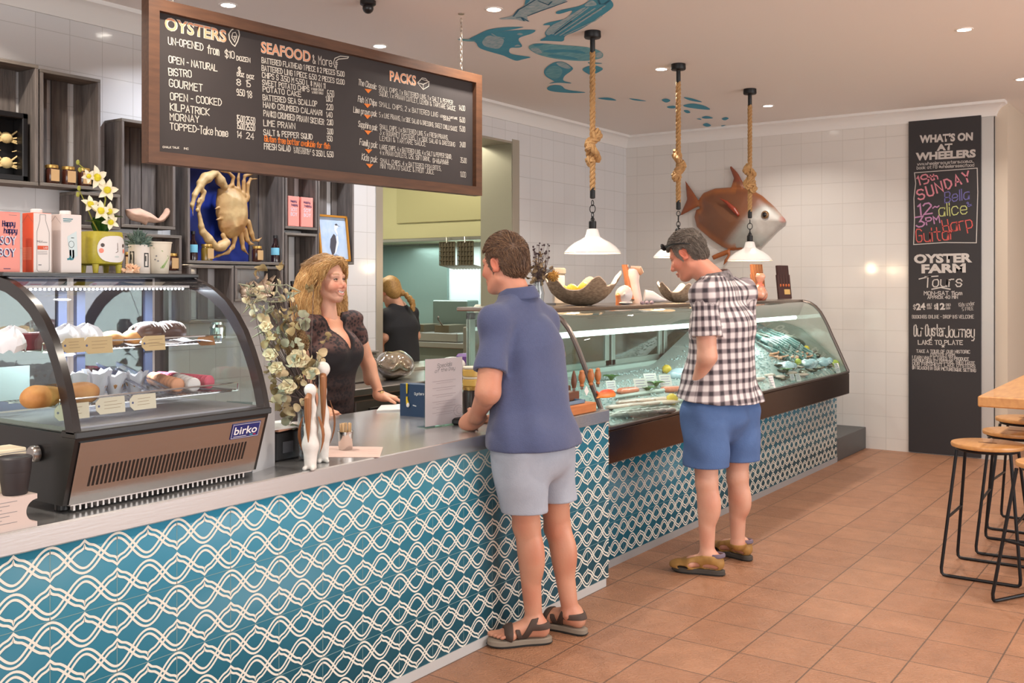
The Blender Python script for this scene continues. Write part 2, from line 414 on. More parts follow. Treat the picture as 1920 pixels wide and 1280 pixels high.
# ---------------------------------------------------------------- sculpting: smooth solids on a grid, meshed with surface nets
class Vox:
    def __init__(s, lo, hi, h):
        s.lo = np.array(lo, float); s.h = h; n = np.ceil((np.array(hi, float)-s.lo)/h).astype(int)+1
        s.n = n; s.f = np.full(tuple(n), 1., np.float32)
    def sub(s, lo, hi):
        a = np.maximum(np.floor((np.array(lo)-s.lo)/s.h).astype(int), 0); b = np.minimum(np.ceil((np.array(hi)-s.lo)/s.h).astype(int)+1, s.n)
        if np.any(b <= a): return None
        g = [(s.lo[i]+s.h*np.arange(a[i], b[i])).astype(np.float32) for i in range(3)]
        return tuple(slice(a[i], b[i]) for i in range(3)), g[0][:, None, None], g[1][None, :, None], g[2][None, None, :]
    def put(s, fn, lo, hi, k=.02, op='u'):
        m = k+3*s.h; r = s.sub(np.array(lo)-m, np.array(hi)+m)
        if r is None: return s
        sl, X, Y, Z = r; d = fn(X, Y, Z); a = s.f[sl]
        if op == 's': d = -d
        if k > 0:
            h = np.maximum(k-np.abs(a-d), 0)/k; e = h*h*k*.25
        else: e = 0
        s.f[sl] = np.minimum(a, d)-e if op == 'u' else np.maximum(a, d)+e
        return s
    def cap(s, a, b, ra, rb=None, k=.02, ax=None, sx=1., op='u'):
        """tapered limb from a to b; ax, sx widen it along one direction"""
        a = np.array(a, float); b = np.array(b, float); rb = ra if rb is None else rb
        A = unit(ax) if ax is not None else None
        def tr(x, y, z):
            if A is None: return x, y, z
            t = (x*A[0]+y*A[1]+z*A[2])*(1-1/sx); return x-t*A[0], y-t*A[1], z-t*A[2]
        a2 = np.array(tr(*a)); b2 = np.array(tr(*b)); d = b2-a2; dd = max(d.dot(d), 1e-12)
        def fn(X, Y, Z):
            x, y, z = tr(X, Y, Z); x = x-a2[0]; y = y-a2[1]; z = z-a2[2]
            t = np.clip((x*d[0]+y*d[1]+z*d[2])/dd, 0, 1)
            return np.sqrt((x-t*d[0])**2+(y-t*d[1])**2+(z-t*d[2])**2)-(ra+(rb-ra)*t)
        r = max(ra, rb)*max(sx, 1)
        return s.put(fn, np.minimum(a, b)-r, np.maximum(a, b)+r, k, op)
    def chain(s, pts, rad, k=.012, **kw):
        rad = [rad]*len(pts) if np.isscalar(rad) else rad
        for i in range(len(pts)-1): s.cap(pts[i], pts[i+1], rad[i], rad[i+1], k, **kw)
        return s
    def ell(s, c, r, k=.02, B=None, op='u'):
        """ellipsoid; B = rows of local axes"""
        c = np.array(c, float); r = np.array([r]*3 if np.isscalar(r) else r, float); B = np.eye(3) if B is None else np.array(B, float)
        def fn(X, Y, Z):
            x, y, z = X-c[0], Y-c[1], Z-c[2]; q = [(B[i][0]*x+B[i][1]*y+B[i][2]*z) for i in range(3)]
            k0 = np.sqrt((q[0]/r[0])**2+(q[1]/r[1])**2+(q[2]/r[2])**2); k1 = np.sqrt((q[0]/r[0]**2)**2+(q[1]/r[1]**2)**2+(q[2]/r[2]**2)**2)
            return k0*(k0-1)/np.maximum(k1, 1e-6)
        return s.put(fn, c-r.max(), c+r.max(), k, op)
    def poly(s, pts, o, ux, uy, th, k=.01, edge=.03, op='u', pw=.5):
        """pillow of a 2D outline in the plane (o,ux,uy): half thickness th in the middle, thin at the edge"""
        o, ux, uy = (np.array(q, float) for q in (o, ux, uy)); nn = np.cross(ux, uy); P = np.array(pts, float)
        W = np.array([o+ux*p[0]+uy*p[1] for p in P])
        def fn(X, Y, Z):
            x, y, z = X-o[0], Y-o[1], Z-o[2]
            a = (x*ux[0]+y*ux[1]+z*ux[2]); b = (x*uy[0]+y*uy[1]+z*uy[2]); c = (x*nn[0]+y*nn[1]+z*nn[2])
            d2 = np.full(a.shape, 9., np.float32); ins = np.zeros(a.shape, bool)
            for i in range(len(P)):
                p, q = P[i], P[(i+1) % len(P)]; e = q-p; t = np.clip(((a-p[0])*e[0]+(b-p[1])*e[1])/max(e.dot(e), 1e-12), 0, 1)
                d2 = np.minimum(d2, (a-p[0]-t*e[0])**2+(b-p[1]-t*e[1])**2)
                if abs(e[1]) > 1e-12: ins ^= ((p[1] > b) != (q[1] > b)) & (a < p[0]+(b-p[1])/e[1]*e[0])
            d = np.sqrt(d2); prof = th*np.clip(d/edge, 0, 1)**pw
            return np.where(ins, (np.abs(c)-prof)*.7, np.sqrt(d2+c*c)).astype(np.float32)
        return s.put(fn, W.min(0)-th, W.max(0)+th, k, op)
    def coords(s):
        g = [(s.lo[i]+s.h*np.arange(s.n[i])).astype(np.float32) for i in range(3)]
        return g[0][:, None, None], g[1][None, :, None], g[2][None, None, :]
    def keep(s, fn):
        """intersect with the region fn(X,Y,Z) <= 0"""
        s.f = np.maximum(s.f, fn(*s.coords())); return s
    def waves(s, amp, n=6, freq=25., seed=1, stretch=(1, 1, 1)):
        """gentle folds"""
        rg = np.random.default_rng(seed); X, Y, Z = s.coords(); d = 0
        for i in range(n):
            w = rg.normal(size=3)*np.array(stretch); w = w/np.linalg.norm(w)*freq*rg.uniform(.5, 1.6); d = d+np.sin(w[0]*X+w[1]*Y+w[2]*Z+rg.uniform(0, 6.28))
        s.f = s.f+(amp*d/math.sqrt(n)).astype(np.float32)*(np.abs(s.f) < .2); return s
    def mesh(s):
        f = s.f; f[0], f[-1], f[:, 0], f[:, -1], f[:, :, 0], f[:, :, -1] = (np.maximum(q, .5*s.h) for q in (f[0], f[-1], f[:, 0], f[:, -1], f[:, :, 0], f[:, :, -1]))
        ins = f < 0; n = np.array(f.shape)-1
        cnt = np.zeros(tuple(n), np.int8)
        for i in (0, 1):
            for j in (0, 1):
                for k in (0, 1): cnt += ins[i:i+n[0], j:j+n[1], k:k+n[2]]
        act = np.argwhere((cnt > 0) & (cnt < 8)); idx = np.full(tuple(n), -1, np.int32); idx[tuple(act.T)] = np.arange(len(act))
        acc = np.zeros((len(act), 3)); num = np.zeros(len(act)); a = act
        for ax in range(3):
            o1, o2 = (ax+1) % 3, (ax+2) % 3
            for i in (0, 1):
                for j in (0, 1):
                    p = a.copy(); p[:, o1] += i; p[:, o2] += j; q = p.copy(); q[:, ax] += 1
                    fp = f[tuple(p.T)]; fq = f[tuple(q.T)]; m = (fp < 0) != (fq < 0); t = np.where(m, fp/(np.where(m, fp-fq, 1)), 0)
                    c = np.zeros((len(a), 3)); c[:, o1] = i; c[:, o2] = j; c[:, ax] = t; acc += c*m[:, None]; num += m
        V = s.lo+s.h*(a+acc/num[:, None]); Q = []
        for ax in range(3):
            o1, o2 = (ax+1) % 3, (ax+2) % 3
            sl0 = [slice(None)]*3; sl1 = [slice(None)]*3; sl0[ax] = slice(0, -1); sl1[ax] = slice(1, None)
            for q in (sl0, sl1): q[o1] = slice(1, -1); q[o2] = slice(1, -1)
            x0, x1 = ins[tuple(sl0)], ins[tuple(sl1)]
            for sgn, mk in ((1, x0 & ~x1), (0, ~x0 & x1)):
                e = np.argwhere(mk)
                if not len(e): continue
                e[:, o1] += 1; e[:, o2] += 1; c = []
                for i, j in ((1, 1), (0, 1), (0, 0), (1, 0)):
                    p = e.copy(); p[:, o1] -= i; p[:, o2] -= j; c.append(idx[tuple(p.T)])
                c = np.stack(c, 1); Q.append(c if sgn else c[:, ::-1])
        return V, (np.concatenate(Q) if Q else np.zeros((0, 4), int))
def join(*ms):
    V, Q, b = [], [], 0
    for v, q in ms: V.append(v); Q.append(q+b); b += len(v)
    return np.concatenate(V), np.concatenate(Q)
def relax(V, Q, it=2, lam=.5):
    e = np.concatenate([Q[:, [0, 1]], Q[:, [1, 2]], Q[:, [2, 3]], Q[:, [3, 0]]]); n = len(V)
    for _ in range(it):
        S = np.zeros_like(V); c = np.zeros(n); np.add.at(S, e[:, 0], V[e[:, 1]]); np.add.at(S, e[:, 1], V[e[:, 0]]); np.add.at(c, e[:, 0], 1); np.add.at(c, e[:, 1], 1)
        V = V+lam*(S/np.maximum(c, 1)[:, None]-V)
    return V
def sculpt(name, V, Q, mats, parent=None, label=None, cat=None, group=None, col=None, attrs=None, loc=None):
    at_ = dict(attrs or {})
    if col is not None: at_['Col'] = ('FLOAT_COLOR', np.concatenate([col, np.ones((len(V), 1))], 1))
    if parent is None and loc is None: loc = ((V[:, 0].min()+V[:, 0].max())/2, (V[:, 1].min()+V[:, 1].max())/2, V[:, 2].min())
    o = mesh_obj(name, V, Q, mats, None, parent, loc, sharp=0, attrs=at_)
    if label: o['label'] = label
    if cat: o['category'] = cat
    if group: o['group'] = group
    return o
def sstep(a, b, x): t = np.clip((x-a)/(b-a), 0, 1); return t*t*(3-2*t)
def mixc(c, c2, t): return c*(1-t[:, None])+np.array(lin(c2))*t[:, None]
# ---------------------------------------------------------------- the room
XL, YB, ZC = -5.25, 9.65, 3.14
FLOORM = tilemat('terracotta_tiles', 'xy', (.303, .308), (-2.24, 3.98), (172, 124, 94), (161, 114, 86), (104, 78, 62), .0032, .42, bump=(30, 2.6, 3.2), nvar=(9, .82))
TILE_L = tilemat('white_tiles_left', 'yz', (.2, .2), (2.984, .13), (222, 220, 220), (218, 216, 216), (196, 193, 191), .0018, .1, bump=(9, .8, 0))
TILE_B = tilemat('white_tiles_back', 'xz', (.2, .2), (-2.718, .11), (222, 216, 210), (219, 213, 207), (204, 197, 190), .0018, .12, bump=(9, .8, 0))
PLASTER = M('ceiling_plaster', (234, 228, 223), .9)
WALLP = M('beige_wall_paint', (205, 190, 172), .85)
KSTEEL = M('kitchen_steel', (204, 196, 156), .4, .55, bump=(40, .02), stretch=(3, 3, .3))  # yellow cast of the warm kitchen light put into the steel colour
KGREEN = M('splash_steel', (140, 158, 152), .3, .7, bump=(5, .25))
m = MB(); m.box((-9, -3.2, -.1), (4.2, 11.5, 0)); struct('floor', m, FLOORM)
m = MB(); m.box((-9, -3.2, ZC), (4.2, 11.5, ZC+.1)); struct('ceiling', m, PLASTER)
m = MB()
for lo, hi in (((XL-.35, -3, 0), (XL, 5.74, ZC)), ((XL-.35, 7.5, 0), (XL, YB, ZC)), ((XL-.35, 5.74, 2.84), (XL, 7.5, ZC)), ((XL-.35, 5.74, 0), (XL, 7.5, .86))): m.box(lo, hi)
struct('wall_left', m, TILE_L)
m = MB(); m.box((XL-.35, YB, 0), (-1.6, YB+.12, ZC)); struct('wall_back', m, TILE_B)
m = MB(); m.box((-1.6, YB+.05, 0), (-1.5, 11.4, ZC)); m.box((-1.6, 11.2, 0), (4.2, 11.4, ZC)); struct('wall_recess', m, WALLP)
# cornices
def cornice(name, pts):
    m = MB(); prof = [(0, 0), (0, -.125), (.012, -.125), (.016, -.108), (.03, -.075), (.055, -.045), (.085, -.028), (.098, -.024), (.098, 0)]
    P = []
    for (x, y, nx, ny) in pts: P.append([(x+nx*a, y+ny*a, ZC+b) for a, b in prof])
    m.grid(P); m.f.append(tuple(range(len(prof)))); m.m.append(0); m.f.append(tuple(range(len(m.v)-1, len(m.v)-1-len(prof), -1))); m.m.append(0)
    struct(name, m, WHITE)
cornice('trim_1', [(XL, -3, 1, 0), (XL, YB, 1, -1), (-1.6, YB, 1, -1), (-1.6, 11.2, 1, 0)])
# steel lining of the kitchen opening
m = MB()
m.box((XL-.352, 5.735, .86), (XL-.002, 5.7545, 2.84)); m.box((XL-.002, 5.68, .86), (XL+.006, 5.755, 2.84))
m.box((XL-.352, 7.485, .86), (XL-.002, 7.505, 2.84)); m.box((XL-.002, 7.49, .86), (XL+.006, 7.60, 2.86))
m.box((XL-.352, 5.756, 2.82), (XL-.002, 7.484, 2.845)); m.box((XL-.4, 5.74, .85), (XL+.006, 7.5, .875)); struct('trim_2', m, M('jamb_steel', (190, 184, 170), .34, .7, bump=(40, .03), stretch=(3, 3, .3)))
# stainless corner guard beside the black sign
m = MB(); m.box((-1.735, YB-.006, 0), (-1.594, YB, ZC-.13)); m.box((-1.6, YB-.006, 0), (-1.594, YB+.13, ZC-.13)); struct('trim_3', m, M('corner_steel', (196, 192, 188), .42, .7, bump=(40, .03), stretch=(3, 3, .3)))
# kitchen shell behind the opening
m = MB(); m.box((-8.6, 9.2, 0), (XL-.35, 9.3, ZC)); struct('wall_kitchen_rear', m, tilemat('kitchen_tiles', 'xz', (.45, .45), (-7.35, .35), (216, 226, 222), (212, 222, 218), (178, 190, 186), .003, .25))
m = MB(); m.box((-8.7, 3.6, 0), (-8.6, 9.2, ZC)); m.box((-8.6, 3.6, 0), (XL-.35, 3.7, ZC)); struct('wall_kitchen_side', m, M('kitchen_wall', (205, 214, 208), .5))
# dark low plinth between the display case and the end wall
m = MB(); m.box((-3.45, 8.775, 0), (-2.7, YB-.002, .2), bev=.004); solo('low_plinth', m, M('dark_plinth', (74, 74, 74), .45), 'low dark grey plinth on the floor between tiled case base and back wall', 'plinth')

# ---------------------------------------------------------------- kitchen
t = thing('exhaust_hood', 'large pale steel exhaust hood hanging in the kitchen behind the opening', 'hood', (-7, 8.6, 2.02))
m = MB(); m.box((-8.55, 8.25, 2.02), (-5.65, 9.18, ZC-.01), bev=.01); part('hood_body', m, KSTEEL, t)
m = MB(); m.box((-7.3, 8.225, 2.2), (-6.05, 8.25, 2.75), bev=.004); part('access_panel', m, M('hood_panel', (188, 180, 140), .4, .5), t)  # panel colour carries the same warm light cast
m = MB(); m.box((-8.55, 8.23, 2.0), (-5.65, 8.27, 2.035), bev=.004); part('gutter', m, STEEL, t)
m = MB(); m.box((-8.5, 9.17, .925), (-7.35, 9.198, 2.0)); solo('splash_panel', m, KGREEN, 'greenish steel splash panel on the kitchen wall behind the cook', 'panel')
t = thing('kitchen_bench', 'steel kitchen bench along the rear wall under the hood', 'bench', (-7, 8.8, 0))
m = MB(); m.box((-8.5, 8.35, .86), (-5.65, 9.17, .92), bev=.006); part('bench_top', m, STEEL, t)
m = MB(); m.box((-8.5, 8.42, .06), (-5.65, 9.17, .86)); part('cupboard', m, M('bench_front', (126, 134, 126), .4, .6), t)
t = thing('deep_fryer', 'steel deep fryer with two wire baskets on the kitchen bench', 'fryer', (-6.9, 8.7, .92))
m = MB(); m.box((-7.35, 8.9, .92), (-6.85, 9.12, 1.36), bev=.01); part('back_panel', m, M('fryer_back', (112, 122, 116), .35, .8), t)
m = MB(); m.box((-7.4, 8.4, .92), (-6.6, 8.9, 1.02), bev=.01); part('tank', m, STEEL, t)
for x in (-7.2, -6.85):
    m = MB(); m.box((x-.1, 8.45, 1.0), (x+.1, 8.8, 1.1)); b = part('basket', m, M('wire_mesh', (110, 100, 84), .5, .7), t)
    m = MB(); m.tube([(x, 8.46, 1.1), (x+.03, 8.35, 1.17), (x+.16, 8.2, 1.2)], .009, 6); part('handle', m, STEEL, b)
m = MB(); m.lathe([(.0, 0), (.12, 0), (.14, .15), (.145, .15), (.125, .01), (0, .01)], 24, (-6.35, 8.55, .92)); solo('food_tub', m, M('cream_tub', (226, 214, 170), .5), 'cream plastic tub on the kitchen bench', 'tub')
m = MB(); m.box((-6.15, 8.5, .92), (-5.8, 8.8, 1.05), bev=.01); solo('dark_tray', m, M('dark_tray', (60, 64, 64), .5), 'dark tray on the kitchen bench right of the cream tub', 'tray')
m = MB(); m.box((-6.05, 7.95, 1.12), (-5.8, 8.1, 1.34), bev=.02); t = solo('white_canister', m, WHITE, 'white squarish canister near the right side of the kitchen opening', 'canister')
m = MB(); m.box((-6.1, 7.85, .3), (-5.72, 8.2, 1.12), bev=.01); solo('prep_stand', m, STEEL, 'steel stand holding the white canister inside the kitchen opening', 'stand')
# wire baskets hanging at the hood
for i, (x, lab) in enumerate(((-6.66, 'left wire fry basket hanging under the kitchen hood'), (-6.42, 'right wire fry basket hanging under the kitchen hood'))):
    if i == 0:
        t = b0 = thing('hanging_basket', lab, 'basket', (x, 8.3, 1.72), 'wire fry baskets under the hood')
        m = MB()
        for q in np.linspace(0, .2, 6): m.tube([(x+q, 8.18, 1.74), (x+q, 8.18, 1.98)], .005, 5); m.tube([(x+q, 8.18, 1.74), (x+q+.06, 8.36, 1.70)], .005, 5)
        for q in np.linspace(0, .24, 6): m.tube([(x, 8.18, 1.74+q), (x+.2, 8.18, 1.74+q)], .005, 5)
        m.box((x, 8.19, 1.74), (x+.2, 8.195, 1.98)); part('mesh', m, M('wire_mesh', (110, 100, 84), .5, .7), t)
        m = MB(); m.tube([(x+.1, 8.18, 1.97), (x+.08, 8.2, 2.03)], .008, 6); part('hook', m, STEEL, t)
    else: dup(b0, (x, 8.3, 1.72), 0, lab)
def klight(name, loc, power, col, size=1., tgt=(0, 0, -1)):
    l = bpy.data.lights.new(name, 'AREA'); l.shape = 'RECTANGLE'; l.size = size; l.size_y = .25; l.energy = power; l.color = col
    o = bpy.data.objects.new(name, l); COL.objects.link(o); o.location = loc; o.rotation_euler = Vector(tgt).to_track_quat('-Z', 'Y').to_euler()
klight('kitchen_tube_light', (-7, 8.75, 1.98), 26, (.82, 1., .97), 2.2)
klight('kitchen_ceiling_light', (-7, 6.7, ZC-.02), 52, (1., .95, .72), 1.8)

# ---------------------------------------------------------------- back bench of the servery
t = thing('back_bench', 'steel servery bench below the kitchen opening behind the woman', 'bench', (-4.95, 6.4, 0))
m = MB(); m.box((XL+.01, 4.75, .80), (-4.62, 8.6, .85), bev=.006); part('bench_top', m, STEEL, t)
m = MB(); m.box((XL+.01, 4.8, .05), (-4.68, 8.55, .80)); part('cabinet', m, DSTEEL, t)
for k in range(4):
    y = 4.85+k*.66
    for z0, z1 in ((.45, .76), (.1, .42)):
        m = MB(); m.box((-4.685, y, z0), (-4.66, y+.62, z1), bev=.004); d = part('drawer', m, STEEL, t)
        m = MB(); m.box((-4.662, y+.12, z1-.09), (-4.645, y+.5, z1-.05), bev=.004); part('handle', m, BLACK, d)
# ---------------------------------------------------------------- tiled service counter
XC = -2.551
TEAL = M('teal_glazed_tile', (32, 110, 132), .42, noise=(3, .5, (24, 97, 122)))
CREAM = M('cream_glaze', (226, 222, 210), .4)
GROUT = M('tile_grout', (120, 150, 152), .8)
def ogee(t):
    xs = [0, .02, .05, .09, .13, .18, .25]; ys = [1.12, .93, .78, .70, .62, .40, 0]
    t = np.abs(((np.asarray(t)+.5) % 1)-.5)
    return np.where(t <= .25, np.interp(t, xs, ys), -np.interp(.5-t, xs, ys))
def pattern(mb, X, Y0, Y1, tops, yref, s=.2, mi=1, zmin=0.):
    ys = np.linspace(Y0+.002, Y1-.002, int((Y1-Y0)/s*32))
    ph = (ys-yref)/s
    for zt in tops:
        for sg, c in ((1, .245), (-1, .745)):
            A = .19*np.cos(2*PI*ph)*sg; B = -.165*ogee(ph)*sg if sg > 0 else .165*ogee(ph)
            A = A if sg > 0 else A; 
            for jc, C in enumerate((A, B)):
                z = zt-s*c+s*C; d = np.gradient(z, ys); L = np.sqrt(1+d*d)
                for jo, off in enumerate((-.034, .034)):
                    P = np.stack([np.full(len(ys), X+.00012*(2*jc+jo)), ys-d/L*off*s, z+off*s/L], 1); P[:, 1] = np.clip(P[:, 1], Y0-.01, Y1+.01)
                    if P[:, 2].min() < zmin: continue
                    mb.line(P, .0068, (1, 0, 0), mi)
        if zt-s > zmin: mb.line([(X, Y0, zt), (X, Y1, zt)], .0022, (1, 0, 0), 2)
    k = math.ceil((Y0-yref)/s)
    while yref+k*s < Y1-.01:
        mb.line([(X, yref+k*s, tops[0]), (X, yref+k*s, max(zmin, tops[-1]-s))], .0022, (1, 0, 0), 2); k += 1
t = thing('service_counter', 'service counter faced with teal and white patterned tiles, in front of the navy shirted man', 'counter', (-3, 2.6, 0))
m = MB(); m.box((XC-.04, .55, .036), (XC, 4.5, .838)); pattern(m, XC+.0006, .55, 4.5, [.836, .636, .436, .236], 1.49, zmin=.03)
m.box((-3.45, 4.46, .036), (XC-.04, 4.5, .838)); part('tiled_front', m, [TEAL, CREAM, GROUT], t, sharp=0)
m = MB(); m.box((XC-.03, .55, 0), (XC+.004, 4.47, .04)); part('kickboard', m, M('pale_kickboard', (188, 186, 184), .5), t, 'pale grey kickboard')
m = MB(); m.box((-3.45, .55, 0), (-3.42, 4.46, .838)); m.box((-3.45, .55, .03), (XC-.04, .6, .838)); part('back_panel', m, M('cabinet_grey', (140, 138, 136), .6), t)
m = MB(); m.box((-3.515, .5, .838), (-2.535, 4.485, .90), bev=.004)
solo('steel_worktop', m, M('worktop_steel', (200, 200, 200), .26, .8, bump=(30, .02), stretch=(6, .4, 6)), 'long brushed steel worktop on the tiled service counter', 'worktop')

# ---------------------------------------------------------------- refrigerated seafood display
FX0, FY0, FY1 = -2.555, 4.51, 8.64
t = SEA = thing('seafood_display', 'long curved glass seafood display case on a tiled base beside the man in plaid shirt', 'display case', (-3.1, 6.6, 0))
m = MB(); m.box((-2.74, 4.503, .04), (-2.70, 8.76, .66)); pattern(m, -2.6994, 4.5, 8.76, [.64, .44, .24], 4.53, zmin=.03)
pattern(m, -2.6994, 4.5, 8.76, [.84], 4.53, zmin=.63) if False else None
m.box((-3.45, 8.72, .04), (-2.74, 8.76, .66)); part('tiled_base', m, [TEAL, CREAM, GROUT], t, sharp=0)
m = MB(); m.box((-2.74, 4.5, 0), (-2.694, 8.76, .042)); part('kickboard', m, M('grey_kickboard', (150, 148, 148), .5), t)
m = MB(); m.box((-3.5, FY0, .61), (FX0, FY1, .785), bev=.006); part('fascia', m, M('bronze_steel', (112, 92, 82), .24, 1., bump=(60, .02), stretch=(4, .3, 4)), t, 'brown tinted steel fascia')
m = MB(); m.box((FX0-.035, FY0, .785), (FX0+.002, FY1, .803), bev=.004); part('sill', m, DSTEEL, t)
def deckz(x, y=5.5): return .80+(.17+.36*min(1, max(0, (y-6.7)/.8)))*(-2.6-x)
m = MB(); m.grid([[(x, y, deckz(x, y)) for x in np.linspace(FX0-.04, -3.425, 16)] for y in np.linspace(FY0+.02, FY1-.02, 40)])
m.box((-3.425, FY0+.02, .786), (FX0-.05, FY1-.02, .795)); part('deck', m, M('ice_white', (170, 180, 176), .35, bump=(35, .5)), t)
PROF = [(-2.562, .80), (-2.61, .905), (-2.66, 1.015), (-2.70, 1.10), (-2.735, 1.18), (-2.765, 1.24), (-2.80, 1.30), (-2.84, 1.345), (-2.885, 1.375), (-2.94, 1.39), (-2.99, 1.395)]
m = MB(); m.grid([[(x, y, z) for x, z in PROF] for y in (FY0+.01, 5.9, 7.3, FY1-.01)]); part('curved_glass', m, glass('case_glass', (226, 240, 236), 1.1, .02, .03), t)
endp = PROF+[(-3.48, 1.395), (-3.48, .79), (-2.562, .79)]
for y in (FY0+.006, FY1-.014):
    m = MB(); m.prism([(x, z) for x, z in endp], (0, y+.008, 0), (1, 0, 0), (0, 0, 1), .008); part('end_glass', m, GLASS, t)
    m = MB(); m.tube([(x, y+.002, z) for x, z in PROF], .014, 8); part('end_rail', m, DSTEEL, t)
m = MB(); m.box((-3.55, FY0, 1.385), (-2.95, FY1, 1.408), bev=.005); part('top_shelf', m, M('shelf_steel', (150, 138, 128), .26, 1., bump=(40, .02), stretch=(6, .4, 6)), t)
m = MB(); m.box((-3.03, FY0+.05, 1.235), (-2.99, FY1-.05, 1.268), bev=.008); part('light_tube', m, M('case_tube', (236, 250, 246), .5, emit=2.6), t, 'glowing light tube')
m = MB(); m.prism([(-2.93, 1.385), (-2.98, 1.27), (-3.07, 1.262), (-3.07, 1.385)], (0, FY1-.03, 0), (1, 0, 0), (0, 0, 1), FY1-FY0-.06); part('light_canopy', m, M('canopy_grey', (160, 158, 150), .4), t)
DOORM = glass('door_glass', (150, 170, 160), 1.4, .05, .15)
m = MB(); m.box((-3.55, FY0, .8), (-3.43, FY1, .97)); part('rear_ledge', m, M('pale_green_plastic', (188, 206, 198), .4), t)
for i in range(5):
    y0 = FY0+.04+i*.82; d = MB(); d.box((-3.50, y0, .985), (-3.49, y0+.78, 1.36)); dd = part('sliding_door', d, DOORM, t)
    m = MB(); z0, z1 = .97, 1.375
    for a, b in (((y0, z0), (y0+.05, z1)), ((y0+.73, z0), (y0+.78, z1)), ((y0, z0), (y0+.78, z0+.04)), ((y0, z1-.04), (y0+.78, z1))): m.box((-3.51, a[0], a[1]), (-3.48, b[0], b[1]), bev=.003)
    part('door_frame', m, M('alu_frame', (176, 188, 180), .4, .6), dd)
l = bpy.data.lights.new('seafood_case_light', 'AREA'); l.shape = 'RECTANGLE'; l.size = 4; l.size_y = .05; l.energy = 9; l.color = (.92, 1, .97)
o = bpy.data.objects.new('seafood_case_light', l); COL.objects.link(o); o.location = (-3.0, 6.57, 1.228); o.rotation_euler = Vector((-.1, 0, -1)).to_track_quat('-Z', 'X').to_euler(); o.rotation_euler = (0, R(-5), PI/2) if False else o.rotation_euler
l.shape = 'RECTANGLE'; l.size, l.size_y = .05, 4.0; o.rotation_euler = (0, 0, 0)
def od(u, v, dz=0.):
    """where the ray of photo pixel u,v meets the sloping deck of the case"""
    a = ray(u, v); tt = 4.6
    while tt < 10:
        p = np.array([0, 0, CAM_Z])+a*tt
        if p[2] <= deckz(p[0], p[1]) or p[1] > FY1-.06: break
        tt += .01
    p[2] = deckz(p[0], p[1])+dz; return p

# ---------------------------------------------------------------- cake display on the counter
CY0, CY1 = 1.55, 2.24
t = CAKE = thing('cake_display', 'black framed curved glass cake display fridge on the left end of the steel worktop', 'display fridge', (-2.85, 1.9, .90))
FRB, KN = (-2.60, .925), (-2.535, 1.125)
ARC = [(-2.535, 1.128), (-2.553, 1.19), (-2.576, 1.255), (-2.606, 1.32), (-2.642, 1.383), (-2.686, 1.437), (-2.735, 1.482), (-2.80, 1.52), (-2.87, 1.547), (-2.95, 1.563), (-3.03, 1.569), (-3.11, 1.57)]
m = MB(); m.prism([FRB, KN, (-3.12, 1.125), (-3.12, .925)], (0, CY1-.005, 0), (1, 0, 0), (0, 0, 1), CY1-CY0-.01); part('base_housing', m, BLACK, t)
uy_ = unit(np.array([KN[0]-FRB[0], 0, KN[1]-FRB[1]])); nf = np.cross((0, 1, 0), uy_); pl = math.hypot(KN[0]-FRB[0], KN[1]-FRB[1])
fo = np.array([FRB[0], CY0+.02, FRB[1]])+nf*.001; pw = CY1-CY0-.04
m = MB(); m.prism([(0, .002), (pw, .002), (pw, pl-.022), (0, pl-.022)], fo, (0, 1, 0), uy_, .004)
fp = part('front_panel', m, M('polished_panel', (172, 174, 176), .22, 1., bump=(14, .05), stretch=(4, .3, 4)), t, 'mirror polished steel front panel')
m = MB(); nn_ = 42
for i in range(nn_):
    a = pw*(.07+.85*i/nn_); m.prism([(a, .052), (a+.0065, .052), (a+.0085, .112), (a+.002, .112)], fo+nf*.0042, (0, 1, 0), uy_, .0006)
part('vent_slots', m, BLACK, fp)
bo = fo+np.array([0, 1, 0])*pw*.80+uy_*.128+nf*.0042; bw, bh = pw*.175, .052
m = MB(); m.prism([(0, 0), (bw, 0), (bw, bh), (0, bh)], bo, (0, 1, 0), uy_, .002)
m.line([bo+nf*.0024+np.array([0, a, 0])+uy_*b for a, b in ((.003, .003), (bw-.003, .003), (bw-.003, bh-.003), (.003, bh-.003))], .0012, nf, 1, True)
block(m, 'birko', bo+nf*.0026+np.array([0, .011, 0])+uy_*.015, bo+nf*.0026+np.array([0, bw-.011, 0])+uy_*.015, nf, .027, .015, 1)
m.line([bo+nf*.0026+np.array([0, bw*.1, 0])+uy_*.008, bo+nf*.0026+np.array([0, bw*.55, 0])+uy_*.008], .0015, nf, 1)
m.line([bo+nf*.0026+np.array([0, bw*.68, 0])+uy_*.009, bo+nf*.0026+np.array([0, bw*.78, 0])+uy_*.009], .003, nf, 2); m.line([bo+nf*.0026+np.array([0, bw*.79, 0])+uy_*.009, bo+nf*.0026+np.array([0, bw*.87, 0])+uy_*.009], .003, nf, 3)
part('brand_plate', m, [M('plate_blue', (28, 40, 110), .35), M('plate_white', (238, 238, 240), .4), M('plate_aqua', (70, 190, 200), .4), M('plate_red', (200, 40, 60), .4)], fp, 'blue plate with white lettering')
m = MB()
for i in range(34):
    y = CY0+.04+i*.018; m.box((-2.62, y, .906), (-2.605, y+.006, .925))
m.box((-2.63, CY0+.03, .92), (-2.603, CY1-.02, .926)); part('bottom_grille', m, STEEL, t)
inner = [(-2.575, 1.128), (-2.592, 1.19), (-2.614, 1.25), (-2.642, 1.308), (-2.676, 1.365), (-2.716, 1.412), (-2.762, 1.453), (-2.82, 1.487), (-2.885, 1.512), (-2.955, 1.527), (-3.03, 1.533), (-3.07, 1.534), (-3.07, 1.128)]
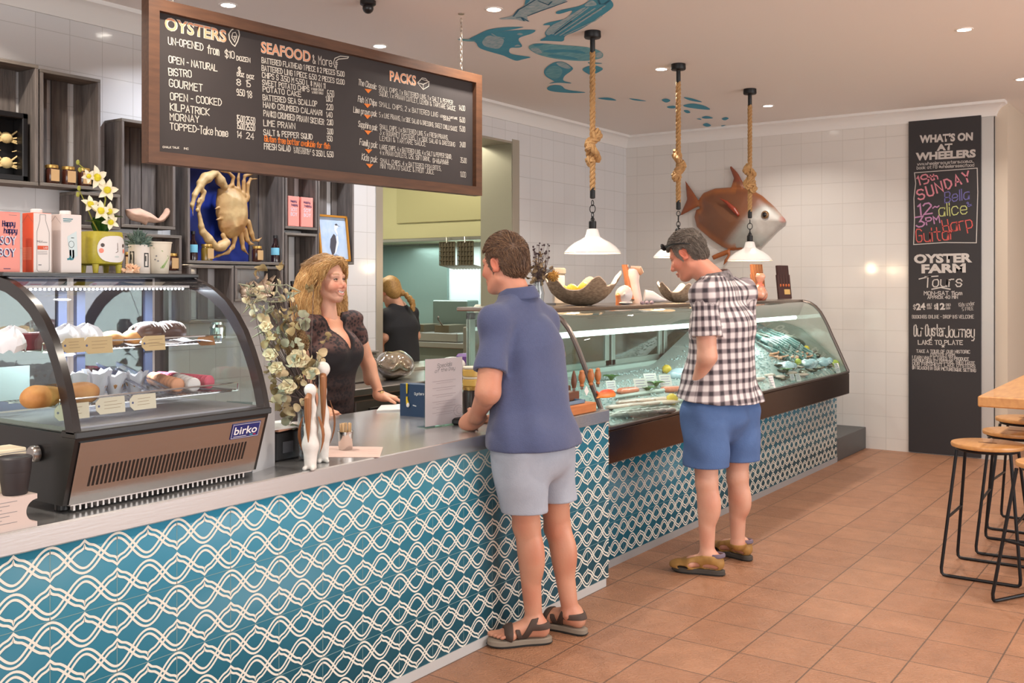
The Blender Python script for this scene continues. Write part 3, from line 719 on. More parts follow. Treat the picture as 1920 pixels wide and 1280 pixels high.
for y0 in (CY0, CY1-.022):
    m = MB(); outl = ARC+[(-3.12, 1.57), (-3.12, 1.128)]+inner[::-1]
    m.prism(outl, (0, y0+.022, 0), (1, 0, 0), (0, 0, 1), .022); part('side_frame', m, M('frame_black', (34, 29, 28), .22), t)
    m = MB(); m.prism(inner+[(-2.575, 1.128)], (0, y0+.014, 0), (1, 0, 0), (0, 0, 1), .004); part('side_glass', m, GLASS, t)
m = MB(); m.grid([[(x, y, z) for x, z in ARC] for y in (CY0+.022, CY1-.022)]); part('front_glass', m, glass('cake_glass', (236, 240, 244), .9, .02, .02), t)
m = MB(); m.box((-2.60, CY0, 1.115), (-2.527, CY1, 1.135), bev=.003); part('front_rail', m, BLACK, t)
m = MB(); m.box((-3.14, CY0, 1.558), (-2.90, CY1, 1.572), bev=.003); part('top_panel', m, BLACK, t)
m = MB(); m.box((-3.06, CY0+.02, 1.128), (-2.58, CY1-.02, 1.14)); part('floor_tray', m, M('tray_grey', (160, 156, 156), .3, .5), t)
for y0 in (CY0+.03, (CY0+CY1)/2+.01):
    m = MB(); y1 = y0+.29
    for a, b in (((y0, 1.14), (y0+.03, 1.555)), ((y1-.03, 1.14), (y1, 1.555)), ((y0, 1.14), (y1, 1.17)), ((y0, 1.52), (y1, 1.555))): m.box((-3.12, a[0], a[1]), (-3.10, b[0], b[1]))
    d = part('rear_door', m, M('door_blue_grey', (78, 86, 112), .35), t)
    m = MB(); m.box((-3.113, y0+.03, 1.17), (-3.11, y1-.03, 1.52)); part('pane', m, glass('rear_pane', (128, 136, 154), 1.3, .03, .06), d)
def rack(z, x0, x1):
    m = MB(); 
    for x in np.linspace(x0, x1, 4): m.tube([(x, CY0+.03, z), (x, CY1-.03, z)], .003, 6)
    for y in np.linspace(CY0+.035, CY1-.035, 42): m.tube([(x0, y, z+.003), (x1, y, z+.003)], .0016, 5)
    m.tube([(x1, CY0+.03, z), (x1, CY0+.03, z+.025), (x1, CY1-.03, z+.025), (x1, CY1-.03, z)], .003, 6)
    return part('wire_shelf', m, CHROME, t)
rack(1.341, -3.06, -2.745); rack(1.185, -3.06, -2.66)
m = MB(); m.box((-2.92, CY0+.04, 1.524), (-2.90, CY1-.04, 1.532)); s_ = part('light_bar', m, WHITE, t)
m = MB()
for y in np.linspace(CY0+.06, CY1-.06, 40): m.ell((-2.91, y, 1.521), .004, 6)
part('diodes', m, M('led_white', (236, 244, 255), .5, emit=14.), s_, 'row of glowing white diodes')
m = MB(); m.lathe([(.024, 0), (.024, .014), (.02, .02), (0, .02)], 20, (-2.72, CY0, 1.06), ax=(0, -1, 0)); part('thermostat_knob', m, STEEL, t, 'silver round knob')
for x in (-2.66, -3.06):
    for y in (CY0+.04, CY1-.05):
        m = MB(); m.lathe([(.016, 0), (.02, .004), (.02, .022), (.014, .026)], 16, (x, y, .90)); part('foot', m, BLACK, t)
l = bpy.data.lights.new('cake_case_light', 'AREA'); l.shape = 'RECTANGLE'; l.size, l.size_y = .03, .6; l.energy = 10; l.color = (.86, .93, 1)
o = bpy.data.objects.new('cake_case_light', l); COL.objects.link(o); o.location = (-2.89, 1.895, 1.518)

# ---- things inside the cake display
SH1, SH0 = 1.347, 1.19
GOLD = M('baked_gold', (214, 160, 92), .6, noise=(18, .7, (160, 92, 44)))
CHOC = M('chocolate', (78, 52, 44), .35)
PARCH = M('white_baking_paper', (232, 232, 236), .7)
def PX(u, X, z): p = at(u, 600, X=X); p[2] = z; return p
def P(u, v, z, X=None): return PX(u, X if X is not None else (-2.80 if z > 1.3 else -2.715), z)
def roll(name, c, r, seed, mat, label, group=None, rot=0., stripes=False):
    v = Vox(np.array(c)-np.array([r[0], r[0], r[2]])*1.3-.01, np.array(c)+np.array([r[0], r[0], r[2]])*1.3+.01, .004)
    B = [(math.cos(rot), math.sin(rot), 0), (-math.sin(rot), math.cos(rot), 0), (0, 0, 1)]
    v.ell(c, r, 0.01, B); v.waves(.003, 5, 60, seed); v.keep(lambda X, Y, Z: (c[2]-r[2]*.8)-Z+0*X+0*Y)
    V, Q = v.mesh(); return sculpt(name, V, Q, mat, None, label, 'pastry', group)
for i, (u, v, rr) in enumerate(((85, 742, .4), (148, 735, .1))):
    p = P(u-6, v, SH0, -2.70)+np.array([-.0, 0, .03]); roll('bread_roll', p, (.075, .042, .034), i, GOLD, ['golden bread roll on the lower rack, nearest the left end glass', 'golden bread roll on the lower rack, second from the left end glass'][i], 'bread rolls on the lower rack', PI/2+rr)
for i, (u, v, lab) in enumerate(((210, 634, 'small round pastry with chocolate stripes, left one behind the kraft tag'), (243, 636, 'small round pastry on the upper rack behind the middle kraft tag'))):
    p = P(u, v, SH1+.02); o = roll('round_bun', p, (.036, .034, .024), 9+i, GOLD, lab)
for i, (u, v, r_) in enumerate(((278, 610, .3), (316, 612, -.2))):
    p = P(u, v, SH1+.035); o = roll('chocolate_croissant', p, (.062, .036, .032), 20+i, CHOC, ['chocolate pastry drizzled with white icing, left of the pair on white paper', 'chocolate pastry on white paper, right of the pair'][i], 'chocolate pastries', PI/2+r_)
    m = MB()
    for k in range(7):
        y = -.045+k*.013; m.tube([p+np.array([a, y+.4*a, math.sqrt(max(0, 1-(a/.037)**2-(y/.064)**2))*.0335]) for a in np.linspace(-.03, .03, 7)], .0022, 5)
    part('icing', m, WHITE, o)
m = MB(); c = P(298, 625, SH1)
m.grid([[(c[0]+a, c[1]+b, SH1+.003+.02*max(0, abs(b)-.09)+.004*math.sin(60*a+40*b)) for b in np.linspace(-.15, .15, 12)] for a in np.linspace(-.08, .08, 8)])
solo('paper_sheet', m, PARCH, 'crinkled white paper under the chocolate pastries', 'paper')
def muffin(c, label, s=1., rz=0., tall=0.):
    t = thing('muffin', label, 'muffin', c, 'muffins in white paper on the lower rack'); m = MB(); P_ = []; rg = np.random.default_rng(int(c[1]*1000))
    for r0, z, j in ((.024, 0, 0), (.030, .028, .002), (.038, .052, .006), (.046, .075+tall, .012)):
        P_.append([(c[0]+(r0+j*math.sin(5*a+1)+rg.uniform(-j, j)*.5)*s*math.cos(a), c[1]+(r0+j*math.sin(5*a+1))*s*math.sin(a), c[2]+(z+rg.uniform(-j, j))*s) for a in np.linspace(0, 2*PI, 20, False)])
    m.grid(P_, cv=True); part('paper_case', m, PARCH, t)
    m = MB(); m.ell(np.array(c)+[0, 0, .036*s], (.032*s, .032*s, .026*s), 12)
    for k in range(14):
        a = rg.uniform(0, 6.28); q = rg.uniform(0, .024); m.ell(np.array(c)+np.array([q*math.cos(a), q*math.sin(a), .058-q*.4])*s, .006*s, 6)
    part('crumble_top', m, GOLD, t)
for u, v, lab, tl in ((147, 742, 'muffin in torn white paper behind the bread roll, leftmost on the lower rack', .01), (182, 741, 'muffin in tall white paper, second from the left on the lower rack', .018), (215, 745, 'crumble topped muffin in white paper, third from the left on the lower rack', 0), (252, 741, 'crumble topped muffin in white paper beside the clear plastic tray', .0)):
    muffin(P(u, v, SH0, -2.84), lab, .84, 0, tl)
for i, (u, v, lab) in enumerate(((125, 632, 'white wrapped cake on the upper rack just right of the left frame'), (160, 632, 'white wrapped cake on the upper rack, second from the left frame'), (22, 624, 'white swirled meringue seen through the left end glass'))):
    c = P(u, v, SH1); m = MB(); rg = np.random.default_rng(i)
    m.grid([[(c[0]+(r0+.01*math.sin(4*a+z*60))*math.cos(a), c[1]+(r0+.008*math.cos(5*a))*math.sin(a), c[2]+z+.006*math.sin(7*a)) for a in np.linspace(0, 2*PI, 24, False)] for r0, z in ((.04, 0), (.048, .02), (.044, .04), (.03, .055), (.012, .062), (.001, .068))], cv=True)
    solo('wrapped_cake', m, PARCH, lab, 'cake', 'white wrapped cakes on the upper rack')
c = P(54, 636, SH1); m = MB(); m.box(c+[-.03, -.05, 0], c+[.03, .05, .05], bev=.004); solo('red_box', m, M('dark_red_card', (120, 44, 56), .6), 'dark red box on the upper rack seen through the left end glass', 'box')
c = P(408, 622, SH1, -2.84); m = MB(); m.lathe([(.02, 0), (.028, .004), (.028, .04), (.02, .05), (.02, .058), (0, .06)], 20, c); solo('glass_jar', m, CHROME, 'small shiny jar at the right end of the upper rack', 'jar')
c = P(76, 742, SH0, -2.8); m = MB(); m.box(c+[-.15, -.05, 0], c+[-.147, .05, .10]); solo('card_sheet', m, M('pale_blue_card', (206, 220, 226), .6), 'pale blue card standing behind the bread rolls', 'card')
# clear plastic tray leaning in the middle of the lower rack
m = MB(); a0, a1 = PX(200, -3.0, SH0+.075), PX(300, -2.69, SH0+.006)
d = unit(a1-a0); s_ = unit(np.cross(d, (0, 0, 1)))
for k in (-.035, .035): m.tube([a0+s_*k+[0, 0, .012], a1+s_*k+[0, 0, .012]], .004, 6)
m.grid([[a0+(a1-a0)*f+s_*k+np.array([0, 0, .012*(abs(k) > .03)]) for k in (-.036, -.03, 0, .03, .036)] for f in np.linspace(0, 1, 6)])
solo('plastic_tray', m, glass('clear_plastic', (232, 236, 244), 2., .08, .15), 'clear plastic tray sloping across the middle of the lower rack', 'tray')
# macarons standing in three rows
def macaron(mat, fill, label, group):
    t = thing('macaron', label, 'macaron', (0, 0, 0), group)
    for sg in (1, -1):
        m = MB(); m.lathe([(0, .0012*sg), (.0215, .0012*sg), (.0225, .003*sg), (.0225, .006*sg), (.019, .0105*sg), (.010, .0125*sg), (0, .013*sg)], 16); part('shell', m, mat, t)
    m = MB(); m.lathe([(0, -.0015), (.0195, -.0015), (.0195, .0015), (0, .0015)], 14); part('filling', m, fill, t)
    return t
FILL = M('cream_filling', (236, 220, 208), .6)
for n, (u0, v0, u1, v1, cnt, mat, nm) in enumerate((((288, 690, 332, 718, 8, M('tan_macaron', (226, 160, 120), .6), 'tan')), ((322, 690, 362, 716, 7, M('white_macaron', (230, 222, 214), .6), 'white')), ((300, 662, 390, 714, 13, M('pink_macaron', (222, 98, 118), .6), 'pink')))):
    a, b = PX(u0, -2.93+.02*(n == 1), SH0+.029), PX(u1, -2.71+.03*(n == 1), SH0+.026); d = unit(b-a); q = Vector(d).to_track_quat('Z', 'Y').to_euler()
    root = macaron(mat, FILL, f'{nm} macaron standing on edge in the {nm} row', f'{nm} macarons in a row')
    for i in range(cnt):
        p = a+(b-a)*i/(cnt-1)
        lab = f'{nm} macaron standing on edge in the {nm} row' if 0 < i < cnt-1 else f'{nm} macaron at the {"back" if i == 0 else "front"} end of the {nm} row'
        if i == 0: root.location = p; root.rotation_euler = q; root['label'] = lab
        else: dup(root, p, None, lab, rot=q)
# price tags
def tag_obj(p, wd, ht, mat, label, rz=R(75), tilt=.2, grp=None, hole=True, string=False):
    m = MB(); o = np.array(p, float); ux = np.array([math.cos(rz), math.sin(rz), 0]); nn = np.array([math.sin(rz), -math.cos(rz), 0]); uy = unit(np.array([0, 0, 1])-nn*tilt); nn = np.cross(ux, uy)
    c = ht*.28; m.prism([(c, 0), (wd, 0), (wd, ht), (c, ht), (0, ht-c), (0, c)], o, ux, uy, .0012)
    for k in range(3): m.line([o+ux*(.28*wd+random.uniform(0, .04)*wd)+uy*ht*(.72-.2*k)+nn*.0016, o+ux*wd*random.uniform(.7, .93)+uy*ht*(.74-.2*k)+nn*.0016], .0012, nn, 1)
    m.lathe([(0, .0016), (.0035, .0016), (.0035, .0013)], 10, o+ux*c*.75+uy*ht*.5, 2, nn)
    return solo('price_tag', m, [mat, M('tag_ink', (160, 132, 96), .8), M('tag_eyelet', (70, 80, 120), .5)], label, 'tag', grp)
CRM = M('cream_card', (226, 214, 186), .85)
for u, v, z, wd, ht, mat, lab in ((117, 662, SH1-.012, .07, .042, KRAFT, 'kraft price tag hanging on the upper rack, leftmost, half behind the frame'), (157, 664, SH1-.014, .095, .05, KRAFT, 'kraft price tag on the upper rack, second from left'), (266, 658, SH1-.012, .085, .046, KRAFT, 'kraft price tag on the upper rack below the chocolate pastries'),
    (103, 790, SH0-.02, .105, .045, CRM, 'cream price tag on the lower rack, leftmost, crossing behind the frame'), (180, 778, SH0-.016, .095, .048, CRM, 'cream price tag on the lower rack, middle one'), (244, 770, SH0-.014, .09, .046, CRM, 'cream price tag on the lower rack, rightmost')):
    p = at(u, v, X=-2.655 if z < 1.25 else -2.722); tag_obj(p, wd, ht, mat, lab, PI/2, .1, 'price tags in the cake display')
p = at(372, 648, X=-2.74); tag_obj(p, .06, .033, M('brown_card', (160, 112, 70), .85), 'brown folded price tag at the right end of the upper rack', PI/2-.2, .5)
# ---------------------------------------------------------------- on top of the cake display
TZ = 1.572; XCART = -2.975
def carton(u0, u1, v1, fcol, scol, label, draw, capm=True, dep=.062):
    y0, y1 = at(u0, 500, X=XCART)[1], at(u1, 500, X=XCART)[1]; tt = np.linalg.norm(at((u0+u1)/2, 500, X=XCART)[:2]); 
    top = at((u0+u1)/2, v1, X=XCART)[2]; t = thing('milk_carton', label, 'carton', (XCART-dep/2, (y0+y1)/2, TZ)); m = MB(); m.mi = 0
    m.box((XCART-dep, y0, TZ), (XCART, y1, top), bev=.0015)
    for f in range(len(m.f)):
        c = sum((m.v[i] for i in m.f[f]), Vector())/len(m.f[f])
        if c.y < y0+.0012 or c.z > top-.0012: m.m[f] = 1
    m.line([(XCART-dep, y0-.0004, top-.03), (XCART-dep*.5, y0-.0004, top-.006), (XCART, y0-.0004, top-.03)], .001, (0, -1, 0), 2)
    part('carton_body', m, [fcol, scol, M('fold_line', (120, 100, 96), .8)], t)
    m = MB(); mats = draw(m, y0, y1, top); part('print', m, mats, t)
    if capm:
        m = MB(); m.lathe([(.017, 0), (.017, .011), (.015, .013), (0, .013)], 20, (XCART-dep*.55, (y0+y1)/2, top)); part('screw_cap', m, WHITE, t, 'white screw cap')
    return t
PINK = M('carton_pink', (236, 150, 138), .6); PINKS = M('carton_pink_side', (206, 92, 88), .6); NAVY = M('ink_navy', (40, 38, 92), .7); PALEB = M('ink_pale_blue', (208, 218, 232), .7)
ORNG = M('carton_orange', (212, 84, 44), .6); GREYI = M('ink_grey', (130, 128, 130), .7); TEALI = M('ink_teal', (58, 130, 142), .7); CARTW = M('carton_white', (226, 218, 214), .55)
def pink_print(m, y0, y1, top):
    x = XCART+.0006; n = (1, 0, 0); w_ = y1-y0; h_ = top-TZ
    def yz(a, b): return np.array([x, y0+a*w_, TZ+b*h_])
    hand(m, 'Happy', yz(.30, .76), yz(.78, .77), n, h_*.085, .003, 0, .15); hand(m, 'happy', yz(.36, .65), yz(.86, .655), n, h_*.085, .003, 0, .15)
    for tx, a0, a1, b in (('SOY', .22, .84, .46), ('BOY', .16, .82, .26)):
        block(m, tx, yz(a0-.04, b-.012), yz(a1-.04, b-.012), n, h_*.15, .0, 2, .0002); block(m, tx, yz(a0, b), yz(a1, b), n, h_*.15, .0, 1, .0005)
    m.line([yz(.35, .06), yz(.6, .06)], .002, n, 0); m.line([yz(.55, .95), yz(.85, .95)], .0012, n, 3)
    return [NAVY, PALEB, NAVY, GREYI]
carton(-10, 38, 397, PINK, PINKS, 'pink drink carton with hand lettering, first carton from the left on the cake display', pink_print, False)
def bottle_print(m, y0, y1, top):
    x = XCART+.0006; n = (1, 0, 0); w_ = y1-y0; h_ = top-TZ
    def yz(a, b): return np.array([x, y0+a*w_, TZ+b*h_])
    L = [(.36, .97), (.36, .88), (.32, .82), (.2, .68), (.2, .05), (.27, .02), (.8, .02), (.86, .05), (.86, .68), (.72, .82), (.66, .88), (.66, .97)]
    m.line([yz(a, b) for a, b in L], .0012, n, 0, True)
    block(m, 'MILK', yz(.22, .5), yz(.52, .5), n, h_*.04, 0, 0); m.line([yz(.54, .51), yz(.74, .51)], .002, n, 0)
    m.flat([yz(.23, .385), yz(.8, .385), yz(.8, .45), yz(.23, .45)], 1); block(m, 'LAB', yz(.55, .4), yz(.76, .4), n, h_*.035, 0, 2, .0003)
    for b in (.355, .33, .31): m.line([yz(.25, b), yz(.75-.4*(b-.31), b)], .0011, n, 0)
    m.line([yz(.3, .13), yz(.42, .13)], .003, n, 0)
    for k in range(12):
        z = TZ+h_*(.22+.018*k); m.line([(XCART-.056, y0-.0005, z), (XCART-.008, y0-.0005, z)], .0018, (0, -1, 0), 3)
    return [GREYI, ORNG, WHITE, M('ink_peach', (232, 150, 116), .7)]
carton(62, 97, 399, CARTW, ORNG, 'white and orange carton with a bottle outline, second from the left on the cake display', bottle_print)
def leg_print(m, y0, y1, top):
    x = XCART+.0006; n = (1, 0, 0); w_ = y1-y0; h_ = top-TZ
    def yz(a, b): return np.array([x, y0+a*w_, TZ+b*h_])
    m.flat([yz(a, b) for a, b in ((.3, .62), (.75, .72), (.8, .3), (.62, .24), (.42, .3))], 1)
    for k, b in enumerate((.92, .89, .87)): m.line([yz(.12, b), yz(.55-.06*k, b)], .003-.0007*k, n, 0)
    m.line([yz(.5+.13*math.cos(a), .49+.055*math.sin(a)) for a in np.linspace(0, 6.2, 18)], .0012, n, 2, True)
    m.line([yz(.5, .6), yz(.62, .6)], .002, n, 0)
    for dx in (0, .14): m.line([yz(.45+dx, .38), yz(.46+dx, .28), yz(.42+dx, .24), yz(.34+dx, .235)], .006, n, 0)
    return [TEALI, M('ink_pale_aqua', (206, 222, 224), .7), GREYI]
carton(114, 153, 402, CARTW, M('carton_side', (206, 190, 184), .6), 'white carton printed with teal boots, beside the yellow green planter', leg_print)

# planter with a face and an orchid
pc = PX(189, -3.035, TZ); t = thing('face_planter', 'yellow green planter on legs with a white painted face, holding a white orchid', 'planter', pc)
OLIVE = M('planter_glaze', (186, 172, 52), .4, noise=(90, .5, (160, 146, 40)))
def sq(r, z, n=40, p=3.2):
    return [(pc[0]+r*.9*np.sign(math.cos(a))*abs(math.cos(a))**(2/p), pc[1]+r*np.sign(math.sin(a))*abs(math.sin(a))**(2/p), TZ+z) for a in np.linspace(0, 2*PI, n, False)]
m = MB(); m.grid([sq(r, z) for r, z in ((.001, .026), (.045, .026), (.06, .032), (.065, .05), (.0655, .09), (.063, .125), (.061, .137), (.055, .138), (.052, .125), (.001, .122))], cv=True); part('pot', m, OLIVE, t)
for sx, sy in ((1, 1), (1, -1), (-1, 1), (-1, -1)):
    m = MB(); m.lathe([(.008, 0), (.011, .03)], 12, pc+np.array([.036*sx, .042*sy, 0])); part('leg', m, OLIVE, t)
def onpot(az, z, off=.0012):
    p = 3.2; c, s_ = math.cos(az), math.sin(az); r = .0655+off; return np.array([pc[0]+r*.9*np.sign(c)*abs(c)**(2/p), pc[1]+r*np.sign(s_)*abs(s_)**(2/p), TZ+z])
fc = R(9); m = MB()
m.grid([[onpot(fc+R(44)*q*math.cos(a), .08+.044*q*math.sin(a), .0012) for a in np.linspace(0, 2*PI, 28, False)] for q in (.02, .35, .7, 1)], 0, cv=True)
def ring(az, z, r1, r2, mi, off): m.grid([[onpot(fc+az+r1*q*math.cos(a)/.06, z+r2*q*math.sin(a), off) for a in np.linspace(0, 2*PI, 14, False)] for q in (.02, 1)], mi, cv=True)
for s_ in (-1, 1): ring(s_*R(26), .092, .006, .0065, 2, .0018); ring(s_*R(26), .092, .0035, .004, 3, .0024); ring(s_*R(30), .074, .008, .008, 1, .0018)
m.line([onpot(fc+R(1), .1, .002), onpot(fc+R(2), .072, .002), onpot(fc-R(3), .068, .002)], .0015, (1, 0, 0), 2); ring(0, .055, .006, .003, 4, .002)
part('painted_face', m, [M('face_white', (226, 222, 220), .5), M('cheek_pink', (236, 140, 120), .6), M('eye_brown', (90, 60, 50), .5), BLACK, M('mouth_grey', (196, 204, 200), .6)], t, 'white painted face with pink cheeks')
LEAFM = M('orchid_leaf', (44, 84, 34), .3)
def leaf(m, base, tip, wd, up, curl=.2, mi=None, n=7, rnd=False):
    base, tip, up = np.array(base, float), np.array(tip, float), np.array(up, float); d = tip-base; L = np.linalg.norm(d); s_ = unit(np.cross(d, up)); nn = unit(np.cross(s_, d)); rows = []
    for i in range(n):
        f = i/(n-1); wv = wd*(math.sqrt(max(0, 1-(2*(.04+.95*f)-1)**2)) if rnd else math.sin(PI*min(1, .08+f*.92))**.7*(1-.25*f)); c = base+d*f+nn*L*curl*math.sin(PI*f)
        rows.append([c-s_*wv+nn*wv*.25, c-s_*wv*.5, c-nn*wv*.12, c+s_*wv*.5, c+s_*wv+nn*wv*.25])
    return m.grid(rows, mi)
m = MB(); top = pc+np.array([0, 0, .125])
for a, L in ((-20, .085), (50, .095), (150, .06), (-100, .07)): d = np.array([math.cos(R(a)), math.sin(R(a)), .9]); leaf(m, top, top+unit(d)*L, .03, (0, 0, 1), .3, None, 8, True)
part('leaf', m, LEAFM, t)
PETW = M('petal_cream', (240, 232, 206), .6); LIP = M('orchid_lip', (214, 200, 40), .6)
fl = [(180, 333, .05), (200, 356, .046), (168, 384, .04), (187, 396, .046), (205, 396, .04), (207, 418, .036), (165, 330, .03)]
stem1 = [top, PX(180, -3.03, 1.78), PX(172, -3.02, 1.83), PX(180, -3.0, 1.88), PX(162, -3.0, 1.90), PX(148, -3.0, 1.915)]
m = MB(); m.tube([top, PX(192, -3.03, 1.76), PX(198, -3.03, 1.82), PX(186, -3.01, 1.872), PX(165, -3.0, 1.90), PX(146, -3.0, 1.925)], [.003, .003, .0025, .002, .002, .0015], 6)
m.tube([top, PX(175, -3.03, 1.74), PX(160, -3.02, 1.80), PX(148, -3.01, 1.842)], [.003, .0025, .002, .0015], 6)
for u, z in ((146, 1.928), (150, 1.905), (148, 1.845), (146, 1.825)): m.ell(PX(u, -3.0, z), (.006, .006, .009), 8)
part('stem', m, M('orchid_stem', (150, 150, 60), .6), t)
for k, (u, v, s_) in enumerate(fl):
    c = at(u, v, X=-3.0+.02*random.random()); m = MB(); nrm = unit(np.array([.8, -.35+random.uniform(-.4, .4), random.uniform(-.2, .4)])); a0 = random.random()*6
    e1 = unit(np.cross(nrm, (0, 0, 1))); e2 = np.cross(nrm, e1)
    for j in range(5):
        a = a0+j*2*PI/5; d = e1*math.cos(a)+e2*math.sin(a); leaf(m, c, c+d*s_*.82+nrm*s_*.12, s_*.26, nrm, .12, 0, 5)
    m.ell(c+nrm*.006, s_*.27, 8, 1); part('flower', m, [PETW, LIP], t)

c = PX(247, -2.99, TZ); m = MB(); rg = np.random.default_rng(3)
for k in range(26):
    a = rg.uniform(0, 6.28); q = rg.uniform(0, .03); b = c+np.array([q*math.cos(a)*.7, q*math.sin(a), .006+.02*(1-q/.03)]); m.tube([b, b+np.array([math.cos(a)*.01, math.sin(a)*.012, .01])], [.007, .001], 6)
m.ell(c+np.array([0, 0, .006]), (.02, .03, .012), 10); solo('spiky_seashell', m, M('shell_orange', (226, 168, 124), .55, noise=(60, .7, (244, 224, 200))), 'small spiky orange and white seashell in front of the white pot', 'seashell')
c = PX(261, -3.05, TZ); t = thing('white_pot', 'white pot with black letter marks and a spiky grey green plant on top', 'pot', c)
m = MB(); m.lathe([(.036, 0), (.036, .1), (.033, .1), (.033, .02)], 28, c); part('pot_body', m, M('pot_white', (222, 214, 206), .6), t)
m = MB(); n_ = lambda a: np.array([math.cos(a), math.sin(a), 0])
def oncyl(c, r, az, z): return np.array([c[0]+r*math.cos(az), c[1]+r*math.sin(az), c[2]+z])
for az, zz in ((R(-75), .03), (R(6), .025)):
    m.line([oncyl(c, .0366, az+a, zz+b) for a, b in ((-.2, 0), (.2, 0), (.2, .045), (-.2, .045))], .004, n_(az), 0, True); m.line([oncyl(c, .0366, az-.08, zz+.02), oncyl(c, .0366, az-.08, zz+.035)], .004, n_(az), 0)
part('letter_marks', m, BLACK, t)
m = MB(); rg = np.random.default_rng(5)
for k in range(170):
    a = rg.uniform(0, 6.28); e = rg.uniform(0, 1.45); d = np.array([math.cos(a)*math.cos(e), math.sin(a)*math.cos(e), math.sin(e)*1.15]); b = c+np.array([0, 0, .095])+d*.026; m.tube([b, b+d*.02+rg.normal(size=3)*.006], [.0035, .0008], 5)
m.ell(c+np.array([0, 0, .095]), (.034, .034, .04), 14); part('spiky_plant', m, M('plant_grey_green', (70, 92, 84), .8, noise=(70, .6, (130, 150, 140))), t)
c = PX(298, -3.03, TZ); t = thing('paper_cup', 'cream paper takeaway cup with green leaf print on top of the cake display', 'cup', c)
m = MB(); m.lathe([(.03, 0), (.0315, .002), (.0425, .108), (.0445, .108), (.0445, .112), (.041, .112), (.03, .006), (0, .006)], 32, c); part('cup_body', m, M('cup_cream', (224, 214, 196), .6), t)
m = MB(); rr = lambda z: .0315+(.011)*z/.108+.0006
def oc(az, z): return oncyl(c, rr(z), az, z)
m.grid([[oc(R(-8)+R(30)*(f-.5)*q*2+R(10)*(q), .02+.045*q*(f)) for f in np.linspace(0, 1, 8)] for q in np.linspace(.05, 1, 8)], 0)
for k in range(6): m.line([oc(R(-30+9*k), .022), oc(R(-20+7*k), .03+.006*k)], .0018, n_(R(-15)), 1)
m.line([oc(R(-60), .09), oc(R(-20), .08), oc(R(15), .062)], .002, n_(R(-20)), 0)
for az, z in ((-55, .05), (-48, .062), (-40, .045)): m.lathe([(0, .0004), (.003, .0004)], 8, oc(R(az), z), 2, n_(R(az)), caps=False)
part('leaf_print', m, [M('print_green', (116, 150, 70), .6), M('print_cream', (220, 222, 190), .6), GREYI], t, 'green leaf print')

# ---------------------------------------------------------------- left end of the worktop
yb = at(68, 960, X=-2.55)[1]; ya = yb-.34
m = MB(); out = [(ya, .9), (yb, .9), (yb, .912)]+[(yb-.03*math.sin(a), .942-.03*math.cos(a)) for a in np.linspace(.15, PI-.15, 12)]+[(yb, .972), (yb, .985), (ya, .985)]
m.prism(out, (-2.63, 0, 0), (0, 1, 0), (0, 0, 1), .085)
for k in range(7): z = .975-.009*k; m.line([(-2.5446, yb-.16, z), (-2.5446, yb-.055-.02*(k % 3), z)], .0015, (1, 0, 0), 1)
solo('cup_carton', m, [M('carton_card', (206, 188, 180), .7), GREYI], 'pale cardboard cup box with a round cutout at the left edge of the worktop', 'box')
t = c = None
def keepcup(c, lab):
    t = thing('reusable_cup', lab, 'cup', c); m = MB(); P_ = []
    for r0, z in ((.028, 0), (.030, .003), (.038, .06)): P_.append([oncyl(c, r0*(1+.02*(k % 2)), 2*PI*k/72, z) for k in range(72)])
    m.grid(P_, cv=True); m.lathe([(.0385, .06), (.0395, .063), (.041, .092), (.038, .094), (.036, .07), (0, .07)], 36, c); part('cup_body', m, M('charcoal_plastic', (46, 42, 44), .5), t)
    m = MB(); m.lathe([(.042, .0), (.0425, .006), (.038, .010), (.036, .007), (.034, .006), (0, .006)], 36, np.array(c)+[0, 0, .09]); part('lid', m, M('charcoal_lid', (52, 48, 50), .45), t)
keepcup(np.array([-2.585, at(28, 900, X=-2.585)[1], .985]), 'charcoal ribbed reusable cup standing on the cardboard cup box')
y2 = at(50, 850, X=-2.66)[1]; t = thing('lidded_box', 'cream box with striped lid behind the charcoal reusable cup', 'box', (-2.7, y2-.15, .9))
m = MB(); m.box((-2.74, y2-.3, .9), (-2.664, y2-.004, 1.06), bev=.003); part('box_body', m, M('cream_card', (216, 200, 188), .7), t)
m = MB(); m.box((-2.745, y2-.305, 1.06), (-2.659, y2, 1.092), bev=.003); m.line([(-2.6585, y2-.3, 1.07), (-2.6585, y2, 1.07)], .002, (1, 0, 0), 1); m.line([(-2.6585, y2-.3, 1.082), (-2.6585, y2, 1.082)], .002, (1, 0, 0), 1); part('lid', m, [M('cream_card', (216, 200, 188), .7), GREYI], t)

# ---------------------------------------------------------------- between the cake display and the flowers
m = MB(); a, b = np.array([-2.66, 2.272, 0]), np.array([-2.705, 2.41, 0]); d = unit(b-a); n2 = np.array([d[1], -d[0], 0]); 
m.prism([(0, .9), (np.linalg.norm(b-a), .9), (np.linalg.norm(b-a), 1.12), (0, 1.14)], a-n2*.1, d, (0, 0, 1), .1); solo('grey_metal_box', m, M('pale_grey_enamel', (190, 190, 192), .4), 'pale grey metal box beside the right end of the cake display', 'box')
c = at(545, 862, Z=.9); t = thing('receipt_printer', 'black receipt printer behind the dried flowers', 'printer', c)
m = MB(); m.box(c+[-.19, -.07, 0], c+[0, .075, .11], bev=.008); part('printer_body', m, BLACK, t)
m = MB(); m.box(c+[.0, -.04, .03], c+[.003, .01, .07]); part('paper_slot', m, M('slot_grey', (70, 70, 74), .4), t)
m = MB(); m.box(c+[-.17, -.09, .1105], c+[.0, .09, .118], rot=.2); m.box(c+[-.15, -.08, .1185], c+[.02, .08, .124], mi=1, rot=-.1); solo('paper_stack', m, [M('peach_paper', (214, 160, 132), .8), PAPER], 'small stack of peach and white papers on the receipt printer', 'papers')

